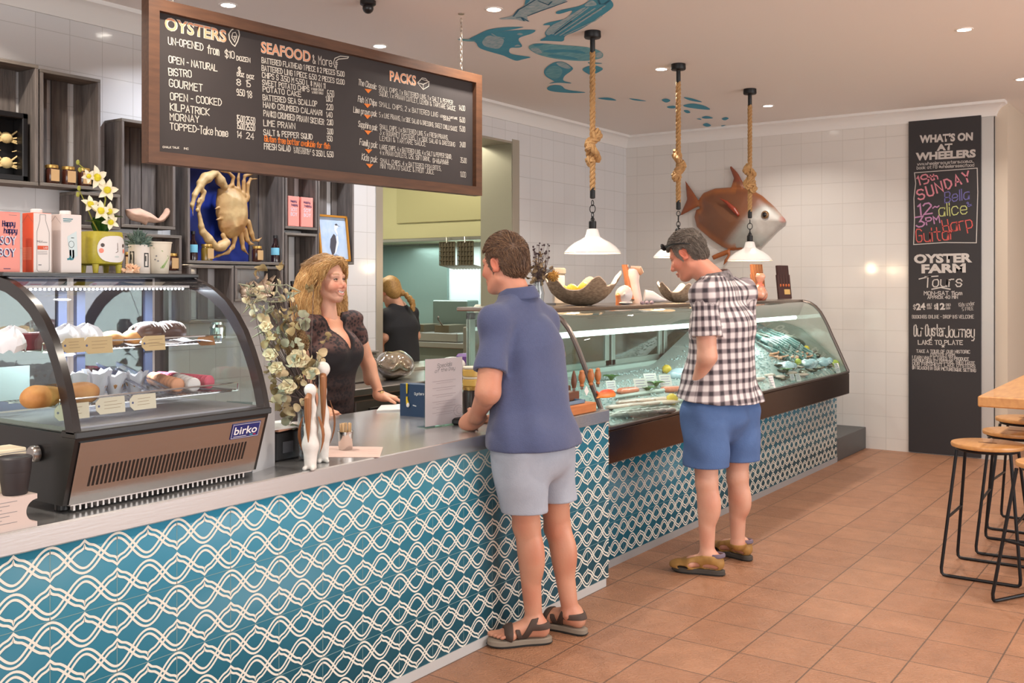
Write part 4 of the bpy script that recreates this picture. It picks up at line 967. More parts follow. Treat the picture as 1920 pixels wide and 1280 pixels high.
# dried bouquet in a glass vase
vc = at(580, 862, Z=.9); vc[2] = .9; t = thing('dried_bouquet', 'dried flower bouquet in a glass vase behind the carved birds', 'bouquet', vc)
m = MB(); m.lathe([(.035, 0), (.038, .005), (.042, .17), (.044, .19), (.041, .19), (.038, .17), (.034, .012), (0, .012)], 24, vc); part('vase', m, glass('vase_glass', (232, 238, 240), 1.6, .03, .05), t, 'clear glass vase')
rg = np.random.default_rng(11); mouth = vc+np.array([0, 0, .18])
def bp(u, v, dx=0.): return at(u, v, D=np.dot(vc, FW)+dx)
STEM = M('dry_stem', (104, 88, 84), .8); mS = MB(); mL1, mL2, mL3 = MB(), MB(), MB()
for k in range(70):
    u, v = rg.normal(535, 36), rg.normal(672, 62); v = min(v, 800-abs(u-575)*.2)
    if u < 478+ max(0, (v-600)*.22): u = 478+max(0, (v-600)*.22)+rg.uniform(0, 30)
    e = bp(u, v, rg.normal(0, .07)-.02); mid = mouth*.55+e*.45+np.array([0, 0, .02]); mS.tube([vc+np.array([rg.uniform(-.02, .02), rg.uniform(-.02, .02), .02]), mouth+rg.normal(size=3)*.012, mid, e], [.0022, .002, .0016, .001], 5)
    mm = (mL1, mL2, mL3)[k % 3]
    for j in range(3):
        d = unit(rg.normal(size=3)+np.array([0, 0, .1])); s_ = rg.uniform(.022, .04); leaf(mm, e+d*.004, e+d*s_+rg.normal(size=3)*.006, s_*.46, rg.normal(size=3), .25, None, 7, True)
for k in range(46):
    u, v = rg.uniform(455, 560), rg.uniform(530, 640); u = max(u, 452+(v-525)*.42); e = bp(u, v, rg.normal(0, .05)+.03); mS.tube([mouth, mouth*.5+e*.5+rg.normal(size=3)*.02, e], [.0018, .0014, .0008], 4)
    for j in range(4): mL2.tube([e, e+rg.normal(size=3)*.014], [.004, .0012], 4)
    if k % 2 == 0: leaf(mL1, e, e+unit(rg.normal(size=3))*.028, .010, rg.normal(size=3), .2, None, 5)
part('stems', mS, STEM, t); part('round_leaves', mL1, M('leaf_beige', (206, 188, 150), .8, noise=(40, .4, (168, 148, 110))), t, 'beige dried leaves'); part('grey_leaves', mL2, M('leaf_grey_green', (150, 152, 128), .8), t, 'grey green dried leaves'); part('brown_leaves', mL3, M('leaf_olive', (150, 132, 92), .8), t, 'olive brown dried leaves')
for u, v, s_ in ((560, 672, .05), (540, 725, .04), (520, 690, .036), (508, 665, .034), (585, 700, .034), (500, 612, .03)):
    c = bp(u, v, -.09); m = MB(); nr = unit(-FW+np.array([0, 0, .2]))
    e1 = unit(np.cross(nr, (0, 0, 1))); e2 = np.cross(nr, e1)
    for lay in (1., .65):
        for j in range(6): a = j*2*PI/6+lay; d = e1*math.cos(a)+e2*math.sin(a)*.8; leaf(m, c-nr*.01, c+d*s_*lay*.85+nr*.022*(1.3-lay), s_*.46*lay, nr+rg.normal(size=3)*.25, .3, None, 7, True)
    part('paper_flower', m, M('flower_cream', (222, 206, 168), .8), t)
for u, v in ((552, 622), (566, 640), (548, 650)):
    c = bp(u, v, -.05); m = MB()
    for k in range(90):
        z = k/90; a = k*2.4; r_ = .02*math.sin(PI*min(1, .15+z*.85)); b = c+np.array([0, 0, (z-.5)*.075])+r_*np.array([math.cos(a), math.sin(a), 0]); m.tube([b, b+.008*np.array([math.cos(a), math.sin(a), .4])], [.0035, .001], 4)
    m.ell(c, (.017, .017, .038), 10); part('seed_cone', m, M('banksia_brown', (120, 92, 60), .9), t)
for u, v in ((478, 548), (462, 568), (490, 560), (486, 540), (474, 580)):
    c = bp(u, v, .02); m = MB()
    for j in range(5): leaf(m, c, c+unit(rg.normal(size=3))*.026, .011, rg.normal(size=3), .2, None, 5)
    part('small_flower', m, M('flower_pale', (226, 214, 184), .8), t)

# carved white birds with long wooden beaks
def bird(px, pv, hgt, label, az, bigh):
    b = at(px, pv, Z=.9)+np.array([-.035, .01, 0]); f = np.array([math.cos(az), math.sin(az), 0]); s_ = np.array([-f[1], f[0], 0]); t = thing('carved_bird', label, 'sculpture', b, 'carved white birds with wooden beaks')
    v = Vox(b+[-.09, -.09, -.01], b+[.09, .09, hgt+.05], .0035); k = hgt/.3
    v.chain([b+f*.004+[0, 0, .02], b+[0, 0, .09*k], b-f*.004+[0, 0, .15*k]], [.021, .026, .02], .02); v.chain([b-f*.004+[0, 0, .15*k], b-f*.012+[0, 0, .22*k], b+[0, 0, hgt-.02]], [.02, .012, .014], .02)
    v.ell(b+f*.006+[0, 0, hgt-.012], (.022*bigh, .02*bigh, .022*bigh), .012)
    for q in (-1, 1): v.cap(b+s_*.012*q+[0, 0, .006], b+s_*.014*q+f*.026+[0, 0, .006], .009, .008, .006); 
    v.keep(lambda X, Y, Z: .9-Z+0*X+0*Y); V, Q = v.mesh(); sculpt('bird_body', V, Q, M('carved_white', (226, 222, 216), .7, noise=(50, .3, (190, 184, 176))), t)
    m = MB(); h0 = b+f*.022+[0, 0, hgt-.02]; m.tube([h0-f*.01, h0+f*.012-[0, 0, .02], h0+f*.012-[0, 0, .07], h0+f*.010-[0, 0, hgt*.42], h0+f*.006-[0, 0, hgt*.6]], [.008, .013, .012, .008, .001], 10); part('beak', m, M('beak_wood', (160, 104, 62), .5, noise=(30, .6, (110, 68, 40)), stretch=(3, 3, .4)), t, 'long brown wooden beak')
    for q in (-1, 1):
        m = MB(); leaf(m, b+s_*.022*q+[0, 0, .19*k], b+s_*.022*q-f*.016+[0, 0, .05*k], .018, s_*q, .1); m.v = [p+Vector(tuple(s_*q*.004)) for p in m.v]; part('wing', m, M('beak_wood', (160, 104, 62)), t, 'brown wooden wing')
bird(592, 882, .285, 'shorter carved white bird with brown beak, nearest the worktop edge', R(-60), 1.)
bird(614, 868, .345, 'taller carved white bird with round white head and long brown beak', R(-40), 1.25)

c = at(648, 843, Z=.9); t = thing('steel_tumbler', 'small steel tumbler on the paper sheet holding wooden sticks', 'tumbler', c)
m = MB(); m.lathe([(.025, 0), (.026, .002), (.032, .072), (.031, .072), (.025, .004), (0, .004)], 28, c); part('cup_wall', m, CHROME, t)
m = MB(); m.box((-.003, -.0009, 0), (.003, .0009, .098), bev=.0005); s0 = solo('wooden_stick', m, M('birch_wood', (222, 188, 142), .7), 'flat wooden stick standing in the steel tumbler', 'stick', 'wooden sticks in the steel tumbler', (0, 0, 0))
for k in range(16):
    a = k*2.4; q = .022*math.sqrt((k+.5)/16); p = c+np.array([q*math.cos(a), q*math.sin(a), .005]); rot = Euler((q*2.2*-math.sin(a)*1.5, q*2.2*math.cos(a)*1.5, a))
    if k == 0: s0.location = p; s0.rotation_euler = rot
    else: dup(s0, p, None, rot=rot)
m = MB(); cs = [at(u, v, Z=.9005) for u, v in ((588, 857), (712, 857), (718, 838), (598, 836))]; m.add(cs+[p+np.array([0, 0, .0008]) for p in cs], [(0, 3, 2, 1), (4, 5, 6, 7), (0, 1, 5, 4), (1, 2, 6, 5), (2, 3, 7, 6), (3, 0, 4, 7)])
for k in range(3): m.line([at(690, 842+4*k, Z=.9017), at(708, 842+4*k, Z=.9017)], .002, (0, 0, 1), 1)
solo('paper_sheet', m, [M('pinkish_paper', (214, 186, 176), .7), GREYI], 'printed pinkish paper sheet lying on the worktop under the steel tumbler', 'paper')
m = MB(); cs = [at(u, v, Z=.9005) for u, v in ((706, 772), (752, 770), (752, 760), (715, 762))]; m.add(cs+[p+np.array([0, 0, .008]) for p in cs], [(0, 3, 2, 1), (4, 5, 6, 7), (0, 1, 5, 4), (1, 2, 6, 5), (2, 3, 7, 6), (3, 0, 4, 7)])
solo('white_tablet', m, WHITE, "thin white tablet on the worktop beside the woman's hand", 'tablet')

def uprightbox(u0, v0, u1, v1, vt, dep, zb=.9):
    a, b = at(u0, v0, Z=zb), at(u1, v1, Z=zb); t_ = np.dot(a, FW); top = CAM_Z-(vt-HOR)*t_/FPX; d = unit(b-a); nn = np.array([d[1], -d[0], 0]); return a, b, top, d, nn
a, b, top, d, nn = uprightbox(750, 779, 800, 783, 719, .09); t = thing('navy_gift_box', 'navy blue gift box with yellow tassel standing behind the white menu card', 'box', (a+b)/2)
W_ = np.linalg.norm(b-a); m = MB(); m.prism([(0, 0), (W_, 0), (W_, top-.9), (0, top-.9)], a-nn*.07, d, (0, 0, 1), .07); part('box_body', m, M('navy_card', (22, 52, 84), .5), t)
m = MB(); q = a+d*W_*.28+nn*.004+[0, 0, top-.9]; m.tube([q+[0, 0, .004], q-[0, 0, .045]], [.005, .003], 8); m.tube([q-[0, 0, .06], q-[0, 0, .075], q+d*.006-[0, 0, .1]], [.004, .005, .008], 8); m.ell(q+d*.008+nn*.003-[0, 0, .1], (.01, .006, .012), 8, 1); m.line([q-[0, 0, .045], q-[0, 0, .06]], .002, nn, 2)
part('tassel', m, [M('tassel_yellow', (226, 190, 40), .6), WHITE, BLACK], t, 'yellow tassel with white charm')
m = MB(); hand(m, 'Oysters', a+d*W_*.55+nn*.0006+[0, 0, top-.9-.05], a+d*W_*.9+nn*.0006+[0, 0, top-.9-.048], nn, .012, .002, 0); m.line([a+d*W_*.5+nn*.0006+[0, 0, .055], a+d*W_*.6+nn*.0006+[0, 0, .052]], .005, nn, 0); part('lettering', m, M('silver_ink', (200, 204, 208), .4), t)
a, b, top, d, nn = uprightbox(796, 803, 868, 793, 673, .02); W_ = np.linalg.norm(b-a); H_ = top-.9
t = thing('menu_card', 'white specials card in an upright clear stand on the worktop', 'card', (a+b)/2)
m = MB(); m.prism([(.004, .006), (W_-.004, .006), (W_-.004, H_-.002), (.004, H_-.002)], a-nn*.001, d, (0, 0, 1), .001)
def mc(x, y): return a+d*W_*x+nn*.0006+np.array([0, 0, H_*y])
hand(m, 'Specials', mc(.32, .86), mc(.7, .875), nn, .018, .0016, 1, .3); hand(m, 'of the Day', mc(.26, .79), mc(.78, .815), nn, .015, .0014, 1, .3)
for y in (.66, .56, .46, .36, .28, .2): m.line([mc(.2, y), mc(.8, y+.01)], .0012, nn, 2); m.line([mc(.3, y-.03), mc(.72, y-.022)], .0009, nn, 2)
m.line([mc(.88+.13*math.cos(q) if .88+.13*math.cos(q) < .97 else .97, .2+.08*math.sin(q)) for q in np.linspace(.9, 5.4, 16)], .0014, nn, 2); m.line([mc(.9+.07*math.cos(q), .2+.05*math.sin(q)) for q in np.linspace(0, 6.2, 12)], .0012, nn, 2)
part('card_sheet', m, [M('card_white', (238, 228, 230), .6), GREYI, M('ink_faint', (186, 170, 176), .8)], t)
m = MB(); m.prism([(0, 0), (W_, 0), (W_, H_), (0, H_)], a-nn*.0035, d, (0, 0, 1), .002); m.prism([(0, 0), (W_, 0), (W_, .004), (0, .004)], a-nn*.05, d, (0, 0, 1), .06); part('clear_stand', m, GLASS, t)
# jars behind the card
def jar(c, r, h, lidm, bodym, label, grp=None, name='jar', lid_h=.016):
    t = thing(name, label, 'jar', c, grp); m = MB(); m.lathe([(r*.92, 0), (r, .004), (r, h*.86), (r*.86, h), (0, h)], 24, c); part('body', m, bodym, t)
    m = MB(); m.lathe([(r*.96, 0), (r*.98, .002), (r*.98, lid_h), (r*.9, lid_h+.002), (0, lid_h+.002)], 24, np.array(c)+[0, 0, h]); part('lid', m, lidm, t); return t
YEL = M('honey_yellow', (222, 180, 92), .4); SPICE = M('dark_spice', (52, 42, 38), .3)
c = at(884, 776, Z=.9); jar(c, .045, .12, M('gold_lid', (200, 160, 90), .3, .7), SPICE, 'dark spice jar with gold lid behind the white menu card', name='spice_jar')
jar(c+np.array([0, 0, .138]), .044, .036, M('pale_lid', (228, 214, 190), .4), YEL, 'low yellow jar stacked on the dark spice jar', name='honey_jar', lid_h=.01)
jar(c+np.array([0, 0, .186]), .044, .036, M('pale_lid', (228, 214, 190)), YEL, 'low yellow jar at the top of the stack behind the menu card', name='honey_jar', lid_h=.01)
# on the back bench
def bagv(c, r, seed, h=.008):
    v = Vox(np.array(c)-np.array(r)*1.5-.03, np.array(c)+np.array(r)*1.5+.03, h); return v
c = at(740, 690, X=-4.88); c[2] = .95; v = bagv(c, (.1, .16, .1), 1); v.ell(c, (.1, .15, .095), .03); v.waves(.006, 6, 50, 3); v.keep(lambda X, Y, Z: .852-Z+0*X+0*Y); V, Q = v.mesh()
t = thing('plastic_bag', 'clear plastic bag of tan crumbs lying on the back bench beside the woman', 'bag', (c[0], c[1], .852)); sculpt('contents', V, Q, M('tan_crumbs', (176, 150, 110), .7, noise=(40, .7, (120, 96, 70)), bump=(50, .5)), t)
v = bagv(c, (.12, .2, .12), 1); v.ell(c, (.115, .185, .106), .03); v.cap(c-[0, .16, .0], c-[0, .24, -.02], .03, .05, .04); v.waves(.008, 8, 45, 8); v.keep(lambda X, Y, Z: .8515-Z+0*X+0*Y); V, Q = v.mesh(); sculpt('bag_film', V, Q, glass('bag_film', (236, 236, 238), 1.8, .12, .14), t)
c = at(674, 690, X=-5.0); m = MB(); m.box((c[0]-.15, c[1]-.2, .851), (c[0]+.12, c[1]+.06, 1.05), bev=.01); m.box((c[0]-.16, c[1]-.21, 1.05), (c[0]+.13, c[1]+.07, 1.07), bev=.006); solo('steel_bin', m, STEEL, 'steel lidded container on the back bench behind the woman', 'container')
c = at(880, 690, X=-4.75); m = MB(); m.box((c[0]-.1, c[1]-.06, .851), (c[0]+.05, c[1]+.2, 1.0), bev=.02); solo('purple_package', m, M('purple_film', (92, 54, 120), .35), 'purple package on the back bench right of the menu card', 'package')
c = at(848, 690, X=-4.75); v = bagv((c[0], c[1], .93), (.1, .14, .08), 2); v.ell((c[0], c[1], .92), (.09, .13, .075), .02); v.waves(.01, 8, 40, 5); v.keep(lambda X, Y, Z: .852-Z+0*X+0*Y); V, Q = v.mesh(); sculpt('white_bag', V, Q, M('pale_film', (206, 198, 196), .35), None, 'crumpled pale bag on the back bench behind the menu card', 'bag')

# ---------------------------------------------------------------- wooden board with knives at the end of the worktop
t = thing('timber_board', 'thick orange timber board at the far end of the steel worktop', 'board', (-2.7, 4.2, .9)); m = MB(); m.box((-2.86, 4.02, .901), (-2.545, 4.37, .948), bev=.004); part('plank', m, M('orange_timber', (196, 122, 70), .5, noise=(12, .5, (160, 88, 46)), stretch=(6, .8, 6)), t)
m = MB(); m.box((-2.74, 4.03, .949), (-2.57, 4.30, .955), bev=.002); m.box((-2.74, 4.03, .955), (-2.735, 4.30, .966)); m.box((-2.575, 4.03, .955), (-2.57, 4.30, .966)); m.box((-2.74, 4.295, .955), (-2.57, 4.30, .966)); solo('blue_tray', m, M('slate_blue', (116, 138, 160), .4), 'slate blue tray lying on the timber board', 'tray')
KX = -2.66; t = thing('knife_rack', 'dark timber rack holding oyster knives on the slate blue tray', 'rack', (KX, 4.18, .956))
m = MB(); m.box((KX-.03, 4.04, .956), (KX+.03, 4.345, 1.0), bev=.003); part('block', m, M('dark_timber', (110, 68, 46), .5, noise=(14, .5, (80, 46, 30)), stretch=(6, .8, 6)), t)
TURN = M('turned_timber', (188, 122, 72), .4, noise=(30, .5, (150, 84, 44)))
for k, (u, col) in enumerate(((1076, 'dark'), (1091, 'pale'), (1108, 'pale'), (1121, 'honey'))):
    c = PX(u, KX, 1.0); t = thing('oyster_knife', ['dark handled oyster knife, leftmost in the rack', 'turned handle oyster knife with white tag, second in the rack', 'turned handle oyster knife, third in the rack', 'honey coloured oyster knife, rightmost in the rack'][k], 'knife', c, 'oyster knives in the rack')
    m = MB(); m.lathe([(.010, .014), (.012, .02), (.009, .028), (.016, .045), (.018, .06), (.017, .072), (.012, .084), (.013, .09), (.008, .098), (0, .1)] if k else [(.01, .014), (.014, .035), (.015, .05), (.010, .08), (.004, .1), (0, .102)], 18, c); part('handle', m, TURN if k else M('dark_timber', (110, 68, 46)), t)
    m = MB(); m.box(c+[-.008, -.0012, -.001], c+[.008, .0012, .016]); part('blade', m, STEEL, t)
    if k == 1:
        m = MB(); m.prism([(0, .03), (.022, 0), (.045, .022), (.022, .052)], c+[.034, -.034, -.03], (0, 1, 0), (0, 0, 1), .001); part('paper_tag', m, PAPER, t)
c = PX(1138, -2.60, .962); v = Vox(c-.09, c+.09, .003); f = unit(np.array([.25, 1, 0])); v.ell(c, (.062, .026, .03), .01, [f, (-f[1], f[0], 0), (0, 0, 1)]); v.cap(c-f*.05, c-f*.075+[0, 0, .02], .008, .006, .01); v.cap(c-f*.05, c-f*.075-[0, 0, .014], .008, .006, .01); v.keep(lambda X, Y, Z: .9495-Z+0*X+0*Y); V, Q = v.mesh()
q = (V-c)@f; col = mixc(np.tile(lin((216, 70, 40)), (len(V), 1)), (240, 150, 70), sstep(-.02, .02, .01-(V[:, 2]-c[2]))); col = mixc(col, (30, 24, 24), (np.linalg.norm(V-(c+f*.045+np.array([.012, 0, .012])), axis=1) < .008).astype(float))
sculpt('painted_fish', V, Q, M('painted_fish', attr='Col', rough=.4), None, 'small red painted wooden fish at the end of the timber board', 'ornament', col=col)
c = PX(1056, -2.8, .949); t = thing('carved_stand', 'small carved timber stand partly hidden behind the navy shirted man', 'stand', c); m = MB(); m.box(c+[-.03, -.03, 0], c+[.03, .03, .06], bev=.004); part('base', m, M('dark_timber', (110, 68, 46)), t)
m = MB(); m.tube([c+np.array([0, .006*math.sin(z*90), .06+z]) for z in np.linspace(0, .2, 14)], .01, 8); part('post', m, TURN, t)
c = at(870, 795, Z=.9); m = MB(); m.box(c+[-.05, -.045, .0005], c+[.04, .06, .03], bev=.008, rot=.4); solo('black_wallet', m, M('black_leather', (24, 22, 24), .5), "black wallet on the worktop by the navy shirted man's hand", 'wallet')
# ---------------------------------------------------------------- crates on the wall behind the counter
XF = -5.08
def pw_(u, v): p = at(u, v, X=XF); return p[1], p[2]
def crate(ya, yb, za, zb, label, slats=(), dep=.17, backm=None, top=True, bottom=True, grp='weathered crates on the wall'):
    t = thing('wall_crate', label, 'crate', (XL+dep/2, (ya+yb)/2, za), grp); x0, x1 = XL+.002, XL+dep; th = .018
    for nm, lo, hi, on in (('bottom_board', (x0, ya, za), (x1, yb, za+th), bottom), ('top_board', (x0, ya, zb-th), (x1, yb, zb), top)):
        if on: m = MB(); m.box(lo, hi, bev=.002); part(nm, m, WOODH, t)
    for nm, y in (('side_board', ya), ('side_board', yb-th)):
        m = MB(); m.box((x0, y, za+th), (x1, y+th, zb-th), bev=.002); part(nm, m, WOODG, t)
    for a, b in slats:
        m = MB(); m.box((x0, ya+th+(yb-ya-2*th)*a, za+th), (x0+.014, ya+th+(yb-ya-2*th)*b, zb-th), bev=.001); part('slat', m, WOODG, t)
    if backm: m = MB(); m.box((x0, ya+th, za+th), (x0+.006, yb-th, zb-th)); part('backing', m, backm, t)
    return t
S3 = ((0, .3), (.36, .64), (.7, 1.)); 
crate(2.30, 2.905, 2.055, 2.69, 'weathered timber crate at the far left holding the framed crabs', ((0, .2), (.3, .62), (.72, .96)))
crate(2.915, 3.265, 2.058, 2.675, 'weathered timber crate with slatted back holding tagged honey jars', ((.0, .34), (.43, .72), (.86, 1.)))
crate(3.12, 3.388, 1.845, 2.045, 'small weathered crate half hidden behind the orchid', ((0, 1.),))
crate(3.395, 3.755, 1.862, 2.48, 'tall weathered crate with the carved whale on its bottom board', ((0, .42), (.44, .66), (.68, .98)))
BLUE = M('royal_blue_board', (22, 46, 140), .6)
crate(3.842, 4.61, 1.665, 2.40, 'large blue backed crate framing the giant crab', ((.8, .9), (.91, 1.)), backm=BLUE)
crate(4.618, 4.91, 1.91, 2.40, 'narrow crate holding two pink cartons right of the giant crab', ((.42, .8),))
crate(4.915, 5.27, 1.68, 2.40, 'crate with slatted back behind the framed bird picture', ((0, .3), (.42, .68), (.84, 1.)))
crate(4.618, 4.91, 1.25, 1.885, 'lower slatted crate beside the blonde woman holding dark bottles', ((.28, .6), (.85, 1.)))
crate(4.20, 4.60, 1.43, 1.655, 'small crate holding two spiky seashells', ((0, .2),))
crate(3.85, 4.19, 1.30, 1.655, 'crate below the giant crab beside the shells', ((.1, .3), (.55, .8)))
crate(3.40, 3.80, 1.60, 1.83, 'low crate behind the paper cup holding orange tagged jars', ((0, .2), (.8, 1.)))
# framed crabs
y0, y1 = 2.33, 2.86; t = thing('crab_frame', 'black box frame with two small pale crabs inside the far left crate', 'frame', (-5.13, 2.6, 2.075)); m = MB()
for a, b in (((y0, 2.075), (y0+.03, 2.43)), ((y1-.03, 2.075), (y1, 2.43)), ((y0, 2.075), (y1, 2.105)), ((y0, 2.40), (y1, 2.43))): m.box((-5.19, a[0], a[1]), (-5.10, b[0], b[1]), bev=.004)
m.box((-5.2, y0, 2.075), (-5.19, y1, 2.43)); part('box_frame', m, BLACK, t)
CRABM = M('crab_cream', (222, 196, 140), .6)
for k, (u, v) in enumerate(((12, 258), (12, 305))):
    c = at(u, v, X=-5.165); m = MB(); m.ell(c, (.018, .034, .03), 12)
    for s_ in (-1, 1):
        for j in range(3): a = R(-35+32*j); d = np.array([0, s_*math.cos(a), math.sin(a)]); m.tube([c+d*.03, c+d*.07+np.array([.01, 0, .012]), c+d*.095-np.array([0, 0, .02])], [.005, .004, .0015], 6)
        m.tube([c+np.array([0, s_*.03, -.012]), c+np.array([.008, s_*.1, -.02]), c+np.array([.008, s_*.08, -.055]), c+np.array([0, s_*.03, -.07])], [.006, .006, .005, .002], 6)
    part('small_crab', m, CRABM, t)
# tagged honey jars
HONEY = M('dark_honey', (70, 36, 26), .2, coat=.4); GLID = M('gold_lid', (200, 160, 90), .3, .7); TAGM = M('jar_label', (198, 160, 112), .8)
def tagged(u, v, X, zb, label, grp, h=.082, r=.034, body=HONEY, yy=None):
    c = PX(u, X, zb); t = jar(c, r, h, GLID, body, label, grp, 'honey_jar'); m = MB(); m.box(c+[r+.001, -.026, .012], c+[r+.003, .024, .075], rot=.1); part('card_label', m, TAGM, t, 'kraft card label'); return t
tagged(97, 0, -5.12, 2.077, 'honey jar with kraft label, leftmost of the three in the slatted crate', 'honey jars in the slatted crate')
tagged(128, 0, -5.12, 2.077, 'honey jar with tilted kraft label, middle of the three in the slatted crate', 'honey jars in the slatted crate')
tagged(157, 0, -5.12, 2.077, 'honey jar with kraft label behind the orchid, rightmost of the three', 'honey jars in the slatted crate')
OIL = M('olive_oil', (128, 100, 34), .2, coat=.4)
tagged(388, 0, -5.12, 1.684, 'olive coloured jar with kraft label under the giant crab', 'labelled jars below the crab', .085, .036, OIL)
tagged(482, 0, -5.12, 1.684, 'dark jar with kraft label below the giant crab legs, right one', 'labelled jars below the crab', .085, .032)
tagged(236, 0, -5.12, 1.62, 'jar with orange label left of the white pot', None, .085, .034); tagged(322, 0, -5.12, 1.62, 'jar with orange label right of the paper cup', None, .085, .034)
def bottle(c, label, grp, lab=M('label_blue', (120, 190, 216), .6)):
    t = thing('dark_bottle', label, 'bottle', c, grp); m = MB(); m.lathe([(.024, 0), (.027, .004), (.027, .1), (.012, .128), (.0105, .165), (.0125, .167), (.0125, .175), (0, .175)], 24, c); part('glass', m, M('brown_glass', (40, 20, 22), .12, coat=.5), t)
    m = MB(); m.lathe([(.0276, .048), (.0278, .05), (.0278, .094), (.0276, .096)], 24, c, caps=False); part('label_band', m, lab, t, 'pale blue label'); m = MB(); m.lathe([(.0132, .160), (.0135, .178), (0, .18)], 16, c); part('cap', m, BLACK, t)
bottle(PX(362, -5.12, 1.684), 'dark bottle with blue label left of the giant crab', 'blue labelled bottles in the crab crate'); bottle(PX(516, -5.12, 1.684), 'dark bottle with blue label right of the giant crab', 'blue labelled bottles in the crab crate')
bottle(PX(534, -5.12, 1.382), 'dark bottle with blue label in the lower crate, left of two', None); bottle(PX(548, -5.12, 1.382), "dark bottle with blue label in the lower crate, by the woman's hair", None)
m = MB(); m.box((-5.24, 4.64, 1.355), (-5.09, 4.89, 1.382), bev=.002); solo('shelf_board', m, WOODH, 'short weathered board carrying the dark bottles in the lower crate', 'shelf')
# pink cartons on the narrow crate
for k, (u0, u1) in enumerate(((541, 561), (565, 587))):
    ya, yb = at(u0, 400, X=-5.08)[1], at(u1, 400, X=-5.08)[1]; t = thing('pink_carton', ['pink drink carton on the narrow crate, left of two', 'pink drink carton on the narrow crate, right of two'][k], 'carton', (-5.11, (ya+yb)/2, 1.929))
    m = MB(); m.box((-5.15, ya, 1.929), (-5.08, yb, 2.13), bev=.002); part('carton_body', m, PINK, t); m = MB(); q = lambda a, b: np.array([-5.0792, ya+(yb-ya)*a, 1.929+.2*b])
    hand(m, 'Happy', q(.2, .8), q(.75, .81), (1, 0, 0), .014, .003, 0); hand(m, 'happy', q(.28, .68), q(.85, .69), (1, 0, 0), .014, .003, 0); block(m, 'SOY', q(.2, .5), q(.8, .5), (1, 0, 0), .026, 0, 1); block(m, 'BOY', q(.2, .34), q(.8, .34), (1, 0, 0), .026, 0, 1); part('print', m, [NAVY, PALEB], t)
# framed bird picture leaning in its crate
t = thing('bird_picture', 'gold framed picture of a black and white seabird leaning in its crate', 'picture', (-5.1, 5.06, 1.70)); o = np.array([-5.075, 4.925, 1.70]); ux, uy = np.array([0, 1, 0.]), unit(np.array([-.12, 0, 1])); nn = np.cross(ux, uy); pw2, ph = .29, .325
m = MB()
for a, b in (((0, 0), (.014, ph)), ((pw2-.014, 0), (pw2, ph)), ((0, 0), (pw2, .014)), ((0, ph-.014), (pw2, ph))): m.prism([a, (b[0], a[1]), b, (a[0], b[1])], o, ux, uy, .018)
part('gold_frame', m, M('gold_frame', (196, 134, 48), .4, .4), t)
m = MB(); m.prism([(.01, .01), (pw2-.01, .01), (pw2-.01, ph-.01), (.01, ph-.01)], o, ux, uy, .006); q = lambda a, b: o+ux*pw2*a+uy*ph*b
bl = [(.42, .1), (.36, .3), (.4, .48), (.52, .6), (.58, .56), (.6, .42), (.52, .2)]; m.flat([q(a, b)+nn*.0065 for a, b in bl], 1)
wh = [(.5, .16), (.56, .2), (.66, .4), (.66, .54), (.56, .68), (.57, .8), (.64, .82), (.7, .76), (.62, .7), (.66, .6), (.6, .52), (.6, .42)]; m.flat([q(a, b)+nn*.0068 for a, b in wh], 2); m.flat([q(a, b)+nn*.007 for a, b in ((.57, .8), (.64, .83), (.7, .79), (.62, .78))], 1); m.flat([q(a, b)+nn*.007 for a, b in ((.69, .785), (.78, .77), (.69, .765))], 3); m.flat([q(a, b)+nn*.0066 for a, b in ((.3, .03), (.4, .12), (.56, .15), (.7, .1), (.78, .03))], 3)
part('print', m, [M('sky_print', (158, 184, 216), .5, noise=(16, .8, (196, 206, 222))), M('bird_dark', (66, 64, 74), .6), M('bird_white', (226, 228, 232), .6), M('rock_grey', (132, 136, 150), .6)], t)
# carved whale
pts = [(235, 393), (262, 391), (282, 400), (297, 411), (306, 400), (311, 391), (320, 391), (318, 404), (306, 417), (290, 419), (276, 418), (273, 424), (264, 418), (246, 414), (237, 405)]
W3 = np.array([at(u, v, X=-5.13) for u, v in pts]); c = W3.mean(0); v = Vox(W3.min(0)-[.06, .03, .03], W3.max(0)+[.06, .03, .03], .004); v.poly([(p[1]-c[1], p[2]-c[2]) for p in W3], (-5.13, c[1], c[2]), (0, 1, 0), (0, 0, 1), .035, 0, .035); V, Q = v.mesh(); V = relax(V, Q, 3); V[:, 2] += 1.8815-V[:, 2].min()
sculpt('carved_whale', V, Q, M('driftwood_pink', (206, 168, 146), .7, noise=(20, .5, (168, 130, 112)), stretch=(3, .6, 3)), None, 'pale carved wooden whale lying on the tall crate bottom board', 'ornament')
# giant crab
z3 = lambda x, y, X=-5.13: at(340+x/6.4, 300+y/6.4, X=X)
cp = [(470, 340), (560, 320), (650, 335), (720, 390), (790, 470), (810, 560), (815, 680), (800, 760), (760, 860), (690, 920), (600, 945), (530, 900), (490, 820), (465, 720), (445, 640), (450, 520), (460, 430)]
W3 = np.array([z3(*p) for p in cp]); c = W3.mean(0); v = Vox((-5.235, 3.86, 1.69), (-5.0, 4.62, 2.36), .0045)
v.poly([(p[1]-c[1], p[2]-c[2]) for p in W3], (-5.15, c[1], c[2]), (0, 1, 0), (0, 0, 1), .06, 0, .07)
def cl(ps, rs, dx=0., k=.01): v.chain([z3(x, y, -5.14+dx) for x, y in ps], [r_*.00068 for r_ in rs], k)
cl([(520, 320), (470, 250), (415, 160)], [34, 44, 30], .02); cl([(400, 155), (300, 215), (235, 285)], [30, 50, 40], .03); cl([(225, 285), (235, 360)], [38, 30], .03)
cl([(215, 320), (160, 420), (130, 540), (140, 665)], [30, 24, 17, 5], .04); cl([(270, 380), (240, 470), (205, 560), (215, 660)], [26, 24, 18, 16], .03)
